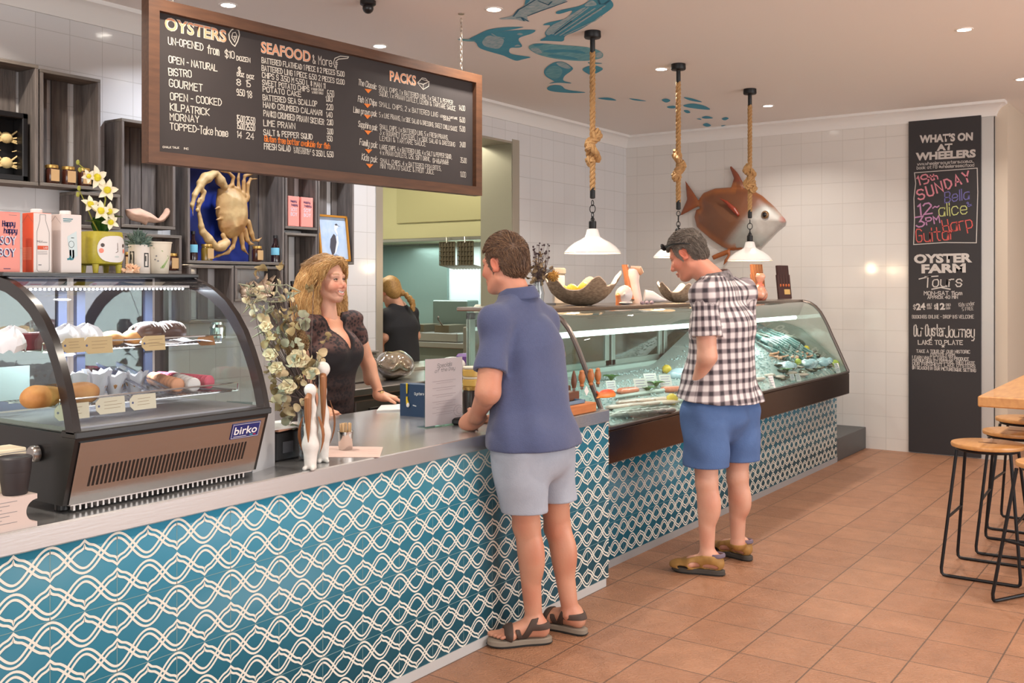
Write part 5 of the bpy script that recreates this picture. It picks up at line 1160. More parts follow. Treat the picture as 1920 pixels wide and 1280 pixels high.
cl([(215, 660), (240, 790), (270, 880)], [16, 24, 26], .03); cl([(265, 870), (330, 950), (410, 1040)], [34, 42, 30], .03); cl([(430, 1050), (490, 1030), (545, 990)], [34, 46, 34], .02); cl([(545, 990), (500, 900)], [24, 20], .01)
for ps in ([(560, 330), (610, 300), (625, 210), (560, 140), (470, 130)], [(640, 340), (690, 370), (680, 220), (690, 150)], [(720, 400), (745, 420), (750, 260), (760, 190), (850, 165)], [(780, 480), (795, 440), (800, 290), (830, 230), (905, 225)],
    [(640, 930), (610, 1040), (560, 1110), (440, 1150), (390, 1170)], [(710, 890), (725, 980), (740, 1060), (810, 1140)], [(760, 840), (790, 960), (820, 1000), (880, 1010)], [(800, 740), (840, 880), (870, 960), (920, 965), (965, 930)]):
    n = len(ps); cl(ps, list(np.linspace(26, 8, n)), -.005)
for x, y in ((205, 500), (190, 600), (215, 470)): v.ell(z3(x, y, -5.1), .011, .006)
for x, y, e in ((440, 570, 400), (470, 700, 410)): v.cap(z3(x, y, -5.13), z3(e, y+20, -5.12), .012, .003, .008)
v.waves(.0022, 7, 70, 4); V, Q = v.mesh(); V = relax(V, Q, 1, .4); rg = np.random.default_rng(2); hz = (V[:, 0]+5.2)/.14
col = np.tile(lin((178, 134, 78)), (len(V), 1)); col = mixc(col, (208, 184, 134), sstep(.3, 1.1, hz)); d = np.linalg.norm(V[:, 1:]-z3(700, 800)[1:], axis=1); col = mixc(col, (170, 116, 62), .7*sstep(.09, .02, d)); d = np.linalg.norm(V[:, 1:]-z3(540, 780)[1:], axis=1); col = mixc(col, (150, 96, 48), .6*sstep(.05, .01, d))  # parts standing out from the wall painted paler as a highlight
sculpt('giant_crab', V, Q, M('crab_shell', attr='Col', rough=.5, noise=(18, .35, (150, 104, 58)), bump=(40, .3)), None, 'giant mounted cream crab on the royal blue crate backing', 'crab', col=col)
# spiky shells
for k, (u, v0, s_) in enumerate(((460, 545, .8), (496, 545, 1.15))):
    c = PX(u, -5.14, 1.449); m = MB(); rg = np.random.default_rng(k+4); P_ = []
    for i in range(9): f = i/8; P_.append([c+s_*np.array([.035*math.sin(PI*min(1, f*.9+.1))*math.cos(a), .055*math.sin(PI*min(1, f*.9+.1))*math.sin(a), .012+.1*f]) for a in np.linspace(0, 6.283, 16, False)])
    m.grid(P_, cv=True)
    for j in range(12): a = rg.uniform(-2, 2); f = rg.uniform(.3, 1); b = c+s_*np.array([.025*math.cos(a), .045*math.sin(a), .012+.1*f]); m.tube([b, b+s_*np.array([.02*math.cos(a), .03*math.sin(a), .03])], [.012*s_, .002], 6)
    m.ell(c+np.array([0, 0, .014]), (.03*s_, .045*s_, .014), 12); solo('spiky_seashell', m, M('shell_cream', (224, 200, 176), .6, noise=(30, .5, (190, 150, 120))), ['smaller spiky cream seashell in the small crate, left one', 'larger spiky cream seashell in the small crate, right one'][k], 'seashell')
# ---------------------------------------------------------------- hanging menu board
BL, BR = np.array([-3.849, 2.688, 2.07]), np.array([-3.650, 4.854, 2.07]); BUX = unit(BR-BL); BUY = np.array([0, 0, 1.]); BN = np.cross(BUX, BUY); BLEN, BH = np.linalg.norm(BR-BL), .725
def onb(zx, zy, lift=.0012):
    a = ray(260+zx/2.909, zy/2.909); o = np.array([0, 0, CAM_Z]); pl = BL+BN*lift; tt = (pl-o).dot(BN)/a.dot(BN); return o+a*tt
t = BOARD = thing('menu_board', 'large timber framed black menu board hanging on chains above the counter', 'menu board', (BL+BR)/2); FWD = .052
m = MB(); m.prism([(.02, .02), (BLEN-.02, .02), (BLEN-.02, BH-.02), (.02, BH-.02)], BL-BN*.02, BUX, BUY, .02); part('blackboard', m, M('chalkboard', (52, 45, 44), .75, noise=(4, .4, (62, 55, 53))), t)
m = MB()
for q in ([(0, 0), (BLEN, 0), (BLEN-FWD, FWD), (FWD, FWD)], [(BLEN, 0), (BLEN, BH), (BLEN-FWD, BH-FWD), (BLEN-FWD, FWD)], [(BLEN, BH), (0, BH), (FWD, BH-FWD), (BLEN-FWD, BH-FWD)], [(0, BH), (0, 0), (FWD, FWD), (FWD, BH-FWD)]): m.prism(q, BL-BN*.03, BUX, BUY, .06)
part('timber_frame', m, WOODB, t)
CHALK = M('chalk_white', (206, 198, 186), .9); CHOR = M('chalk_orange', (226, 124, 52), .9); CHPK = M('chalk_peach', (230, 158, 120), .9)
kk = 1/2.909/FPX
def dpt(p): return float(np.dot(p-np.array([0, 0, 0]), FW))
def bt(text, x0, y0, x1, y1, cap, wd=1., mi=0, slant=0.):
    a, b = onb(x0, y0), onb(x1, y1); hand(m, text, a, b, BN, cap*kk*dpt(a)*1.04, .0042*wd, mi, slant)
m = MB()
for tx, x0, y0, x1, y1, cap in (('OYSTERS', 142, 158, 478, 230, 68), ('SEAFOOD', 667, 284, 938, 338, 60), ('PACKS', 1369, 438, 1513, 466, 54)):
    a, b = onb(x0, y0, .001), onb(x1, y1, .001); c_ = cap*kk*dpt(a); block(m, tx, a, b, BN, c_, .045, 0); block(m, tx, a, b, BN, c_, .008, 2, .0008)
for a in ('UN-OPENED,162,240,352,275,36', 'from,375,290,438,302,44', '$10,472,312,522,320,36', 'DOZEN,535,328,608,340,22', 'OPEN - NATURAL,165,340,428,388,34', 'BISTRO,165,410,288,422,36', 'GOURMET,167,470,348,500,38', '$,543,392,556,394,24', 'DOZ,537,414,574,420,18', 'DOZ,590,425,628,431,18', '8,536,465,556,468,34', '15,588,472,610,474,34', '9.50,535,518,578,524,32', '18,592,532,618,534,36', 'OPEN - COOKED,173,542,452,576,36', 'KILPATRICK,172,600,385,630,36', 'MORNAY,172,655,330,668,35', 'TOPPED-,172,705,330,722,34', 'Take home,335,728,487,746,40', '15.00,535,660,578,668,32', '25.50,585,668,634,676,32', '15.00,537,700,578,706,32', '25.50,585,708,634,714,32', '14,537,748,562,752,32', '24,588,756,628,761,32', '& More,950,345,1054,362,44',
    'BATTERED FLATHEAD 1 PIECE 8 2 PIECES 15.00,672,342,1122,418,27', 'BATTERED LING 1 PIECE 6.50 2 PIECES 12.00,672,384,1122,462,27', 'CHIPS S 3.50 M 5.50 L 8 MAN 11,674,422,1018,482,27', 'SWEET POTATO CHIPS,675,462,930,500,26', '6.50,1030,525,1065,529,32', 'POTATO CAKE,678,498,885,528,26', '1.80,1022,553,1056,556,26', 'BATTERED SEA SCALLOP,678,545,973,580,28', '2.20,1025,597,1060,600,28', 'HAND CRUMBED CALAMARI,680,585,1000,630,28', '1.40,1025,638,1056,640,26', 'PANKO CRUMBED PRAWN SKEWER,682,632,1010,680,30', '2.80,1028,680,1060,683,28', 'LIME PRAWN,682,685,853,703,30', '3.00,1028,730,1060,733,28', 'SALT & PEPPER SQUID,682,735,948,760,28', '1.50,1028,768,1056,770,26', 'FRESH SALAD,685,812,828,826,30', 'S 3.50 L 6.50,950,848,1062,857,28'):
    tx, *q = a.rsplit(',', 5); bt(tx, *map(float, q), wd=.95)
for a in ('W SOUR CREAM,942,490,1008,497,11', '& SWEET CHILLI,946,508,1006,514,11', 'W BUTTERMILK,845,814,940,828,14', 'DRESSING,848,834,930,842,14', 'CHALK TALK,132,806,220,810,9', 'INC,248,814,272,816,9', 'LEMON & TARTARE,1645,638,1738,652,11', 'SAUCE,1662,654,1700,659,11', 'PLUS SAUCE,1605,874,1690,884,11', 'OF YOUR CHOICE,1605,888,1690,897,11'):
    tx, *q = a.rsplit(',', 5); bt(tx, *map(float, q), wd=.5)
for a in ('The Classic,1198,462,1296,488,30', "Fish 'n' Chips,1196,553,1298,578,30", 'Lime prawn pak,1172,612,1298,636,30', 'Sapphire pak,1198,690,1300,712,30', 'Family pak,1205,788,1300,808,32', 'Kids pak,1217,870,1300,886,32'):
    tx, *q = a.rsplit(',', 5); bt(tx, *map(float, q), wd=.85, slant=.1)
for a in ('SMALL CHIPS| 1 x BATTERED LING| 1 x SALT & PEPPER,1310,490,1713,572,24', 'SQUID| 1 x PRAWN CUTLET| LEMON & TARTARE SAUCE,1312,520,1728,604,24', '14.00,1748,600,1780,605,26', 'SMALL CHIPS| 2 x BATTERED LING,1312,580,1632,638,25', '16.00,1750,664,1780,669,26', '5 x LIME PRAWNS| 1 x SIDE SALAD & DRESSING| SWEET CHILLI SAUCE,1312,637,1738,716,24', '15.00,1750,714,1780,719,26', 'SMALL CHIPS| 1 x BATTERED LING| 5 x FRESH PRAWNS|,1315,702,1688,762,24', '3 x GOURMET OYSTERS| 1 x SIDE SALAD & DRESSING,1315,732,1725,800,24', 'LEMON & TARTARE SAUCE,1315,765,1565,797,24', '24.00,1752,800,1782,804,26', 'LARGE CHIPS| 4 x BATTERED LING| 4 x SALT & PEPPER SQUID|,1315,812,1708,866,24', '4 x PRAWN CUTLETS| 1.25L SOFT DRINK|,1316,842,1590,880,24', '35.00,1755,886,1788,890,26', 'SMALL CHIPS| 4 x BATTERED FISH BITES|,1318,888,1650,930,24', 'MINI TOMATO SAUCE & FRUIT JUICE,1318,916,1610,950,24', '11.00,1755,964,1784,967,28'):
    tx, *q = a.rsplit(',', 5); bt(tx.replace('|', ','), *map(float, q), wd=.58)
bt('Gluten free batter available for fish', 686, 770, 1042, 812, 30, .9, 1, .15)
for x, y in ((1252, 492), (1248, 572), (1248, 632), (1251, 718), (1254, 820), (1260, 900)): m.flat([onb(x-20, y-8), onb(x, y+17), onb(x+20, y-4)], 1)
def ic(ps, wd=.0035, mi=0, cl=False): m.line([onb(x, y) for x, y in ps], wd, BN, mi, cl)
ic([(505, 165), (520, 155), (545, 165), (550, 190), (540, 225), (525, 252), (510, 240), (495, 215), (492, 185)], .005, 0, True); ic([(512, 180), (528, 176), (536, 195), (524, 230), (508, 205)], .0035, 0, True); ic([(516, 200), (528, 198), (520, 215)], .003)
ic([(1145, 310), (1100, 306), (1070, 318), (1062, 345), (1078, 378), (1082, 350), (1075, 335), (1090, 322), (1140, 318)], .004, 0, True)
for x, y in ((1085, 350), (1085, 340), (1080, 362)): ic([(x, y), (x-14, y+4)])
ic([(1522, 452), (1552, 488), (1582, 470), (1584, 445), (1552, 460)], .004, 0, True); ic([(1552, 460), (1552, 486)]); ic([(1522, 452), (1540, 430), (1584, 445)]); ic([(1535, 440), (1545, 425), (1565, 428), (1575, 440)])
part('chalk_lettering', m, [CHALK, CHOR, CHPK], t, 'chalk menu lettering in white, orange and peach', sharp=0)
for f, nm in ((.96, 0), (.1, 1)):
    p = BL+BUX*BLEN*(.93 if nm == 0 else .06)+np.array([0, 0, BH]); m = MB(); n = int((ZC-p[2]-.02)/.024)
    for i in range(n):
        c = p+np.array([0, 0, .012+i*.0242]); a_ = BUX if i % 2 else BN; m.tube([c+a_*.007*math.cos(q)+np.array([0, 0, .0165*math.sin(q)]) for q in np.linspace(0, 2*PI, 12, False)], .0022, 5, closed=True)
    m.tube([p-[0, 0, .02], p+[0, 0, .01]], .004, 6); part('chain', m, M('chain_steel', (178, 164, 150), .35, .9), t)
    m = MB(); m.lathe([(.018, 0), (.018, -.006), (0, -.008)], 14, (p[0], p[1], ZC)); part('ceiling_hook', m, M('chain_steel', (178, 164, 150)), t)

# ---------------------------------------------------------------- black sign on the end wall
XS0, XS1, YS = -2.312, -1.70, YB-.022
t = thing('black_sign', 'tall black sign board with white and pink lettering on the end wall', 'sign', ((XS0+XS1)/2, YS, .03)); m = MB(); m.box((XS0, YS, .008), (XS1, YB-.007, 3.03), bev=.003); part('board', m, M('sign_black', (44, 40, 42), .6), t)
SN = np.array([0, -1., 0]); m = MB()
def sg(zx, zy, lift=.0012): return at(1660+zx/1.8288, 180+zy/1.8288, Y=YS-lift)
ks = 1/1.8288/FPX
def st(text, x0, y0, x1, y1, cap, wd=.005, mi=0, slant=0.): a, b = sg(x0, y0), sg(x1, y1); hand(m, text, a, b, SN, cap*ks*dpt(a), wd, mi, slant)
def sb(text, x0, y0, x1, y1, cap, bold=.05, mi=0): a, b = sg(x0, y0), sg(x1, y1); block(m, text, a, b, SN, cap*ks*dpt(a), bold, mi)
for a in (("WHAT'S ON", 117, 160, 300, 150, 25), ('AT', 176, 187, 230, 183, 21), ('WHEELERS', 104, 220, 310, 208, 25), ('OYSTER', 98, 572, 298, 568, 29), ('FARM', 124, 606, 276, 603, 29)): sb(*a)
sb('24', 106, 733, 138, 731, 22, .04); sb('12', 176, 732, 205, 731, 22, .04); st('$', 96, 730, 104, 730, 14); st('$', 168, 730, 174, 730, 14)
st('ADULT', 142, 720, 160, 719, 8, .003); st('CHILD', 208, 720, 224, 719, 8, .003); st('EACH', 144, 730, 158, 729, 7, .003); st('EACH', 209, 731, 222, 730, 7, .003)
st('Kids under', 253, 722, 307, 716, 13, .003); st('5 FREE', 264, 736, 302, 733, 11, .003)
st('www.wheelersoysters.com.au', 110, 238, 303, 227, 10, .004); st('book at FB @wheelersseafood', 108, 251, 304, 241, 10, .004)
m.line([sg(*p) for p in ((100, 263), (315, 247), (317, 330), (312, 503), (205, 502), (97, 509), (100, 420), (98, 350), (104, 300))], .007, SN, 0, True)
st('19', 114, 306, 150, 296, 30, .013, 1); st('th', 152, 290, 180, 284, 18, .011, 1)
xs = np.linspace(115, 272, 6); ysd = np.linspace(356, 296, 6)
for ch, x, y in zip('SUNDAY', xs, ysd): st(ch, x, y, x+21, y-6, 34, .014, 1)
st('12', 116, 408, 160, 402, 36, .014, 2); st('~', 164, 392, 186, 388, 24, .011, 2); st('3', 108, 450, 134, 446, 34, .013, 2); st('PM', 142, 442, 187, 434, 24, .011, 2)
st('Bella', 204, 366, 288, 352, 36, .008, 3, .15); st('&', 283, 380, 296, 376, 16, .006, 3); st('alice', 184, 412, 280, 404, 42, .008, 4); st('Harp', 200, 468, 300, 450, 42, .009, 5); st('Guitar', 107, 502, 240, 490, 44, .009, 5)
st('Tours', 134, 655, 262, 652, 36, .010, 0, .1); m.line([sg(*p) for p in ((116, 627), (150, 619), (180, 617))], .010, SN, 0); m.line([sg(*p) for p in ((160, 662), (190, 656), (222, 662))], .011, SN, 0)
st('MON-SAT 11am', 133, 682, 263, 681, 12, .006); st('APPROX 40 MIN', 145, 695, 248, 694, 10, .005); st('BOOKINGS ONLINE - DROP INS WELCOME', 92, 762, 303, 762, 11, .004)
st('Our Oyster', 98, 822, 204, 822, 38, .009, 0, .1); st('Journey', 206, 826, 305, 826, 38, .009, 0, .1); st('LAKE TO PLATE', 113, 851, 265, 852, 14, .007)
m.flat([sg(198+8*(1 if k % 2 == 0 else .42)*math.sin(k*PI/5), 857-8*(1 if k % 2 == 0 else .42)*math.cos(k*PI/5)) for k in range(10)], 0)
for tx, x0, x1, y, dy in (('TAKE A TOUR OF OUR HISTORIC', 107, 290, 879, 3), ('OYSTER FARM.', 155, 240, 891, 2), ('LEARN WHAT IT TAKES TO PRODUCE', 93, 286, 900, 7), ('PREMIUM QUALITY OYSTERS| THEN TASTE', 93, 306, 910, 11), ('OUR FRESHEST LAKE OYSTERS', 93, 308, 922, 10), ('(IN SEASON) IN OUR PICTURESQUE SETTING', 93, 310, 935, 11)): st(tx.replace('|', ','), x0, y, x1, y+dy, 10, .0045)
part('lettering', m, [M('sign_white', (196, 188, 182), .8), M('sign_pink', (206, 130, 142), .85), M('sign_mauve', (180, 128, 164), .85), M('sign_violet', (110, 104, 164), .85), M('sign_lime', (188, 190, 120), .85), M('sign_coral', (200, 88, 82), .85)], t, sharp=0)
# ---------------------------------------------------------------- seafood on the ice
def fish_mesh(L, H, T, seed, colors, h=.0035):
    v = Vox((-L*.62, -T-.02, -H-.02), (L*.55, T+.02, H+.03), h); B = [(1, 0, 0), (0, 1, 0), (0, 0, 1)]
    v.ell((L*.08, 0, 0), (L*.36, T, H), .01); v.cap((-L*.1, 0, 0), (-L*.42, 0, 0), H*.62, H*.2, .02, (0, 1, 0), T/H); v.cap((L*.3, 0, 0), (L*.43, 0, -.002), H*.55, H*.2, .02)
    for s_ in (-1, 1): v.cap((-L*.42, 0, 0), (-L*.55, 0, s_*H*.85), .006, .0035, .006)
    v.poly([(-L*.42, 0), (-L*.55, H*.85), (-L*.5, 0), (-L*.55, -H*.85)], (0, 0, 0), (1, 0, 0), (0, 0, 1), .004, .004, .01)
    v.poly([(L*.1, H*.85), (-L*.05, H*1.35), (-L*.2, H*.7)], (0, 0, 0), (1, 0, 0), (0, 0, 1), .0045, .006, .01)
    V, Q = v.mesh(); back, side, belly = colors; col = np.tile(lin(side), (len(V), 1)); col = mixc(col, back, sstep(.1, .75, V[:, 2]/H)); col = mixc(col, belly, sstep(-.2, -.8, V[:, 2]/H))
    for s_ in (-1, 1): col = mixc(col, (24, 22, 24), (np.linalg.norm(V-np.array([L*.36, s_*T*.45, H*.2]), axis=1) < H*.28).astype(float))
    return V, Q, col
SKINF = M('fish_skin', attr='Col', rough=.25, coat=.4, bump=(160, .15))
def lay_fish(proto, items, name, grp, flat=True):
    L, H, T, cols = proto; V, Q, col = fish_mesh(L, H, T, 1, cols)
    for k, (p, az, tilt, lab) in enumerate(items):
        rot = Euler((PI/2 if flat else 0, tilt, az), 'XYZ')
        if k == 0: o0 = sculpt(name, V, Q, SKINF, None, lab, 'fish', grp, col, loc=(0, 0, 0)); o0.location = p; o0.rotation_euler = rot
        else: o = dup(o0, p, None, lab, rot=rot)
DECKT = math.atan(.17)
g = 'whole silver green fish at the far end of the seafood case'; lab = 'long silver green whole fish piled at the far end of the seafood case'
it = []
for k in range(15):
    y = 7.86+.085*(k % 8)+.03*(k//8); X = -2.90-.07*(k//8)-.02*(k % 3); it.append(((X, y, deckz(X, y)+.028+.03*(k//8)), R(4+6*math.sin(k*2.2)), R(27), lab))
lay_fish((.34, .036, .024, ((74, 104, 100), (150, 182, 176), (206, 218, 212))), it, 'whole_fish', g)
g = 'small silver fish near the glass'; it = []
for k in range(11):
    it.append((od(1160+k*8.6, 786-.9*k-(k % 2)*4, .022), R(68+6*math.sin(k*3.)), 0, 'small silver fish in the row nearest the glass, left of the plaid shirt'))
lay_fish((.17, .02, .013, ((140, 140, 134), (210, 208, 200), (232, 228, 222))), it, 'small_fish', g)
it = [(od(u, X, .035), R(a), R(20), lb) for u, X, a, lb in ((1432, 640, 70, 'grey mottled fish at the case back, nearest the plaid shirt'), (1458, 652, 60, 'grey mottled fish at the case back, lower middle of three'), (1488, 634, 75, 'grey mottled fish at the case back, farthest right of three'))]
lay_fish((.36, .06, .03, ((104, 108, 96), (172, 172, 156), (214, 212, 200))), it, 'snapper', None)
SALM = M('salmon_flesh', (226, 118, 84), .35, noise=(40, .5, (238, 160, 130)), stretch=(1, 5, 1), coat=.3); WFL = M('white_flesh', (226, 206, 194), .35, noise=(30, .6, (216, 168, 150)), stretch=(1, 4, 1), coat=.3)
def fillet(p, az, L, W_, mat, label, grp=None, th=.018, name='fillet'):
    v = Vox(np.array(p)-[L*.6, L*.6, .03], np.array(p)+[L*.6, L*.6, .05], .004); d = (math.cos(az), math.sin(az)); o = [(-L*.5, -W_*.2), (-L*.3, -W_*.5), (L*.2, -W_*.45), (L*.5, 0), (L*.2, W_*.45), (-L*.3, W_*.5), (-L*.5, W_*.25)]
    v.poly(o, p, (d[0], d[1], 0), (-d[1], d[0], 0), th, 0, .02); V, Q = v.mesh(); return sculpt(name, V, Q, mat, None, label, 'fish fillet', grp)
fillet(od(1180, 738, .02), R(80), .2, .1, SALM, 'orange salmon fillet behind the painted wooden fish')
fillet(od(1262, 735, .02), R(60), .18, .08, SALM, 'orange salmon piece beside the plaid shirted man')
for k in range(8): fillet(od(1162+15*k, 768-1.5*k-(k % 2)*6, .018+.004*(k % 2)), R(70+12*math.sin(k*2)), .19, .075, WFL, 'pale pink white fish fillet in the row across the near end of the case', 'pale fillets across the case', .012)
for k in range(5): fillet(od(1424+20*k, 714-2*k-(k % 2)*5, .015), R(75+20*math.sin(k)), .15, .07, WFL, 'pale fish fillet near the glass right of the plaid shirt', 'pale fillets right of the plaid shirt', .012)
# oysters
OYB, OYI = M('oyster_shell', (132, 118, 96), .7, noise=(50, .7, (86, 78, 66))), M('oyster_meat', (206, 198, 182), .25, coat=.5)
def oyster(lab, grp):
    t = thing('oyster', lab, 'oyster', (0, 0, 0), grp); m = MB(); P_ = []
    for r0, z in ((.008, 0), (.028, .004), (.037, .012), (.04, .016), (.034, .013), (.02, .009), (.001, .008)): P_.append([(r0*1.25*math.cos(a)*(1+.08*math.sin(3*a)), r0*.85*math.sin(a)*(1+.1*math.cos(5*a)), z+.002*math.sin(6*a)) for a in np.linspace(0, 2*PI, 18, False)])
    m.grid(P_, cv=True); part('shell', m, OYB, t); m = MB(); m.ell((.003, 0, .012), (.026, .016, .006), 10); part('meat', m, OYI, t); return t
o0 = None
for k in range(30):
    u = 1464+(k % 8)*13+5*math.sin(k*5); p = od(u, 712-.55*(u-1468)*.5-13*(k//8), .004); lab = 'opened oyster on the ice in front of the silver green fish'
    if o0 is None: o0 = oyster(lab, 'opened oysters on the ice'); o0.location = p; o0.rotation_euler = (0, R(9), .3)
    else: dup(o0, p, None, rot=(0, R(9), k*1.7))
# pale bags of ice between the shellfish
for k, (u, v_, lab_) in enumerate(((1474, 692, 'pale blue bag of ice below the grey mottled fish, left of three'), (1512, 688, 'pale blue bag of ice among the oysters, middle of three'), (1542, 684, 'pale blue bag of ice beside the lime, right of three'), (1268, 708, 'pale bag of ice behind the right white price card'))):
    c = od(u, v_, .02); v = Vox(c-.14, c+.14, .006); v.ell(c, (.06, .08, .035), .02); v.ell(c+[.02, .04, .012], (.05, .05, .03), .02); v.waves(.008, 8, 70, k); V, Q = v.mesh(); sculpt('ice_bag', V, Q, M('ice_bag', (176, 206, 220), .2, coat=.5, noise=(30, .6, (226, 234, 238))), None, lab_, 'bag', 'pale bags of ice in the seafood case')
# prawns
PRN = M('prawn_orange', (222, 150, 110), .35, noise=(60, .5, (236, 190, 160)), coat=.3); p0_ = None
for k in range(16):
    p = od(1452+(k % 8)*9, 676-8*(k//8)-.1*(k % 8), .018); m = MB()
    if p0_ is None:
        m.tube([(.035*math.cos(a), .035*math.sin(a), .002*i) for i, a in enumerate(np.linspace(0, 3.6, 12))], list(np.linspace(.011, .005, 11))+[.008], 8)
        p0_ = solo('prawn', m, PRN, 'orange prawn curled on the ice before the back doors', 'prawn', 'curled prawns on the ice', (0, 0, 0)); p0_.location = p
    else: dup(p0_, p, k*1.3)
LEM = M('lemon_yellow', (232, 196, 60), .4, bump=(120, .2)); LIME = M('lime_yellow', (196, 206, 84), .4, bump=(120, .2))
for u, X, mat, lab, s_ in ((1260, 758, LEM, 'yellow lemon half near the glass beside the plaid shirted man', .036), (1250, 700, LEM, 'yellow lemon at the back of the case left of the plaid shirted man', .034), (1496, 684, LIME, 'yellow green lime among the oysters', .028), (1566, 684, LIME, 'pale lime behind the price card at the far right end of the case', .036), (1512, 628, LEM, 'yellow lemon at the head of the silver green fish pile', .026)):
    p = od(u, X, s_*.85); m = MB(); m.lathe([(.0, -1.15*s_), (.25*s_, -1.05*s_), (.8*s_, -.6*s_), (s_, 0), (.8*s_, .6*s_), (.25*s_, 1.05*s_), (0, 1.15*s_)], 18, p, ax=(.3, 1, .1)); solo('lemon', m, mat, lab, 'lemon')
GRN = M('garnish_green', (70, 120, 50), .5)
for k, (u, X, lab) in enumerate(((1230, 728, 'green garnish leaf between the white price cards'), (1214, 738, 'green garnish leaf under the left price card'), (1474, 702, 'dark green garnish leaf behind the small price card'), (1146, 716, 'green garnish leaf above the painted wooden fish'))):
    p = od(u, X, .01); m = MB()
    for j in range(5): a = j*1.25+k; leaf(m, p, p+np.array([.07*math.cos(a), .07*math.sin(a), .03]), .022, (0, 0, 1), .2)
    solo('garnish', m, GRN, lab, 'garnish')
# price cards
INK = M('card_purple_ink', (120, 100, 150), .7)
for u, X, wd, ht, lab in ((1204, 738, .1, .085, 'white price card left of two near the salmon'), (1222, 726, .1, .08, 'white price card half behind the left card'), (1250, 728, .095, .08, "white price card by the plaid shirted man's elbow"), (1449, 731, .05, .09, 'narrow white price card just right of the plaid shirt'), (1487, 716, .045, .05, 'small white price card, upper of two by the dark leaf'), (1498, 718, .045, .06, 'small white price card, lower of two by the dark leaf'), (1572, 702, .05, .085, 'white price card at the far right end of the case'), (1148, 738, .07, .07, 'white price card behind the painted wooden fish')):
    p = od(u, X, .012); ux = unit(np.array([.45, .9, 0])); nn0 = np.array([ux[1], -ux[0], 0]); uy = unit(np.array([0, 0, 1])-.35*nn0); nn = np.cross(ux, uy); m = MB()
    m.prism([(-wd/2, 0), (wd/2, 0), (wd/2, ht), (-wd/2, ht)], p, ux, uy, .0015)
    for k in range(4): m.line([p+ux*-wd*.36+uy*ht*(.82-.2*k)+nn*.0019, p+ux*wd*(.36-.1*(k % 2))+uy*ht*(.82-.2*k)+nn*.0019], .003, nn, 1)
    solo('price_card', m, [PAPER, INK], lab, 'price card')
# trays dividing the deck
TRAY = M('tray_pale', (206, 216, 210), .35)
for k, (Xa, Xb, ua, ub, lab) in enumerate(((776, 752, 1150, 1290, 'long pale divider strip between small fish and fillets'), (750, 728, 1152, 1290, 'long pale divider strip behind the pale fillets'))):
    a, b = od(ua, Xa, .014), od(ub, Xb, .014); m = MB(); m.tube([a, b], .012, 4); solo('divider_strip', m, TRAY, lab, 'divider')
m = MB(); rg = np.random.default_rng(3)
for k in range(2600):
    X = rg.uniform(-3.36, -2.6); y = rg.uniform(FY0+.1, FY1-.08); s_ = rg.uniform(.004, .011); m.ell((X, y, deckz(X, y)+s_*.2), (s_, s_*rg.uniform(.6, 1.2), s_*.7), 4)
o = part('crushed_ice', m, M('crushed_ice', (186, 206, 206), .25, coat=.3), SEA, sharp=0); o['kind'] = 'stuff'

# ---------------------------------------------------------------- on top of the seafood case
TS = 1.408
def ts(u, X): p = at(u, 560, X=X); p[2] = TS; return p
CLAM = M('clam_shell', (188, 162, 134), .7, noise=(26, .75, (118, 94, 74)), bump=(30, .4), stretch=(2, 2, 5)); CLAMI = M('clam_inside', (240, 214, 188), .45)
def clam(c, W_, D_, H_, label, seed, s_=1.):
    t = thing('giant_clam', label, 'seashell', c, 'giant clam shells on the seafood case'); e1, e2 = RT, -FW; n = 80
    def rim(a): z = .5+.5*math.cos(5*a+.3); return z*z
    out = []
    for q in (0, .12, .3, .5, .7, .85, 1):
        row = []
        for a in np.linspace(0, 2*PI, n, False):
            rb = .28+.72*math.sin(q*PI/2)**.8; wob = 1+(.10*q)*math.cos(5*a+.3)+.025*math.sin(22*a)*q; zz = H_*(q**1.6)*(.55+.45*rim(a)+.25*abs(math.cos(a))**3); row.append(c+e1*W_*rb*wob*math.cos(a)*(.4+.6*q**.5)+e2*D_*rb*wob*math.sin(a)*(.4+.6*q**.5)+np.array([0, 0, zz+.004*math.sin(30*q+3*a)]))
        out.append(row)
    m = MB(); m.grid(out, cv=True); m.f.append(tuple(range(n-1, -1, -1))); m.m.append(0); part('outer_shell', m, CLAM, t)
    ins = [[p*1.0+np.array([0, 0, .006]) if i == 6 else c+(p-c)*np.array([.93, .93, 1])+np.array([0, 0, .014]) for p in row] for i, row in enumerate(out)]
    m = MB(); m.grid([list(r_) for r_ in ins[::-1]], cv=True); m.grid([out[-1], ins[-1]][::-1], cv=True); m.f.append(tuple(6*n+k for k in range(n))); m.m.append(0); part('inner_shell', m, CLAMI, t, 'creamy inner shell'); return t
c1 = ts(1090, -3.2); clam(c1, .225, .13, .17, 'large giant clam shell with lemons in it on the seafood case', 1)
for k, (u, dz, dd) in enumerate(((1072, .10, 0), (1096, .11, .02), (1112, .105, -.03), (1126, .105, .02), (1058, .09, .03))):
    p = c1+RT*((u-1090)*6.2/FPX)+FW*dd+np.array([0, 0, dz]); m = MB(); s_ = .034; m.lathe([(.0, -1.2*s_), (.3*s_, -1.08*s_), (.8*s_, -.6*s_), (s_, 0), (.8*s_, .6*s_), (.3*s_, 1.08*s_), (0, 1.2*s_)], 18, p, ax=(.8, .5+.2*k, .1)); solo('lemon', m, LEM, ['lemon in the large clam shell, second from the left', 'lemon in the large clam shell, middle one', 'lemon in the large clam shell, third from left', 'lemon in the large clam shell, rightmost', 'lemon in the large clam shell, leftmost'][k], 'lemon', 'lemons in the large clam shell')
clam(ts(1272, -3.2), .15, .09, .13, 'smaller giant clam shell beside the head of the plaid shirted man', 2)
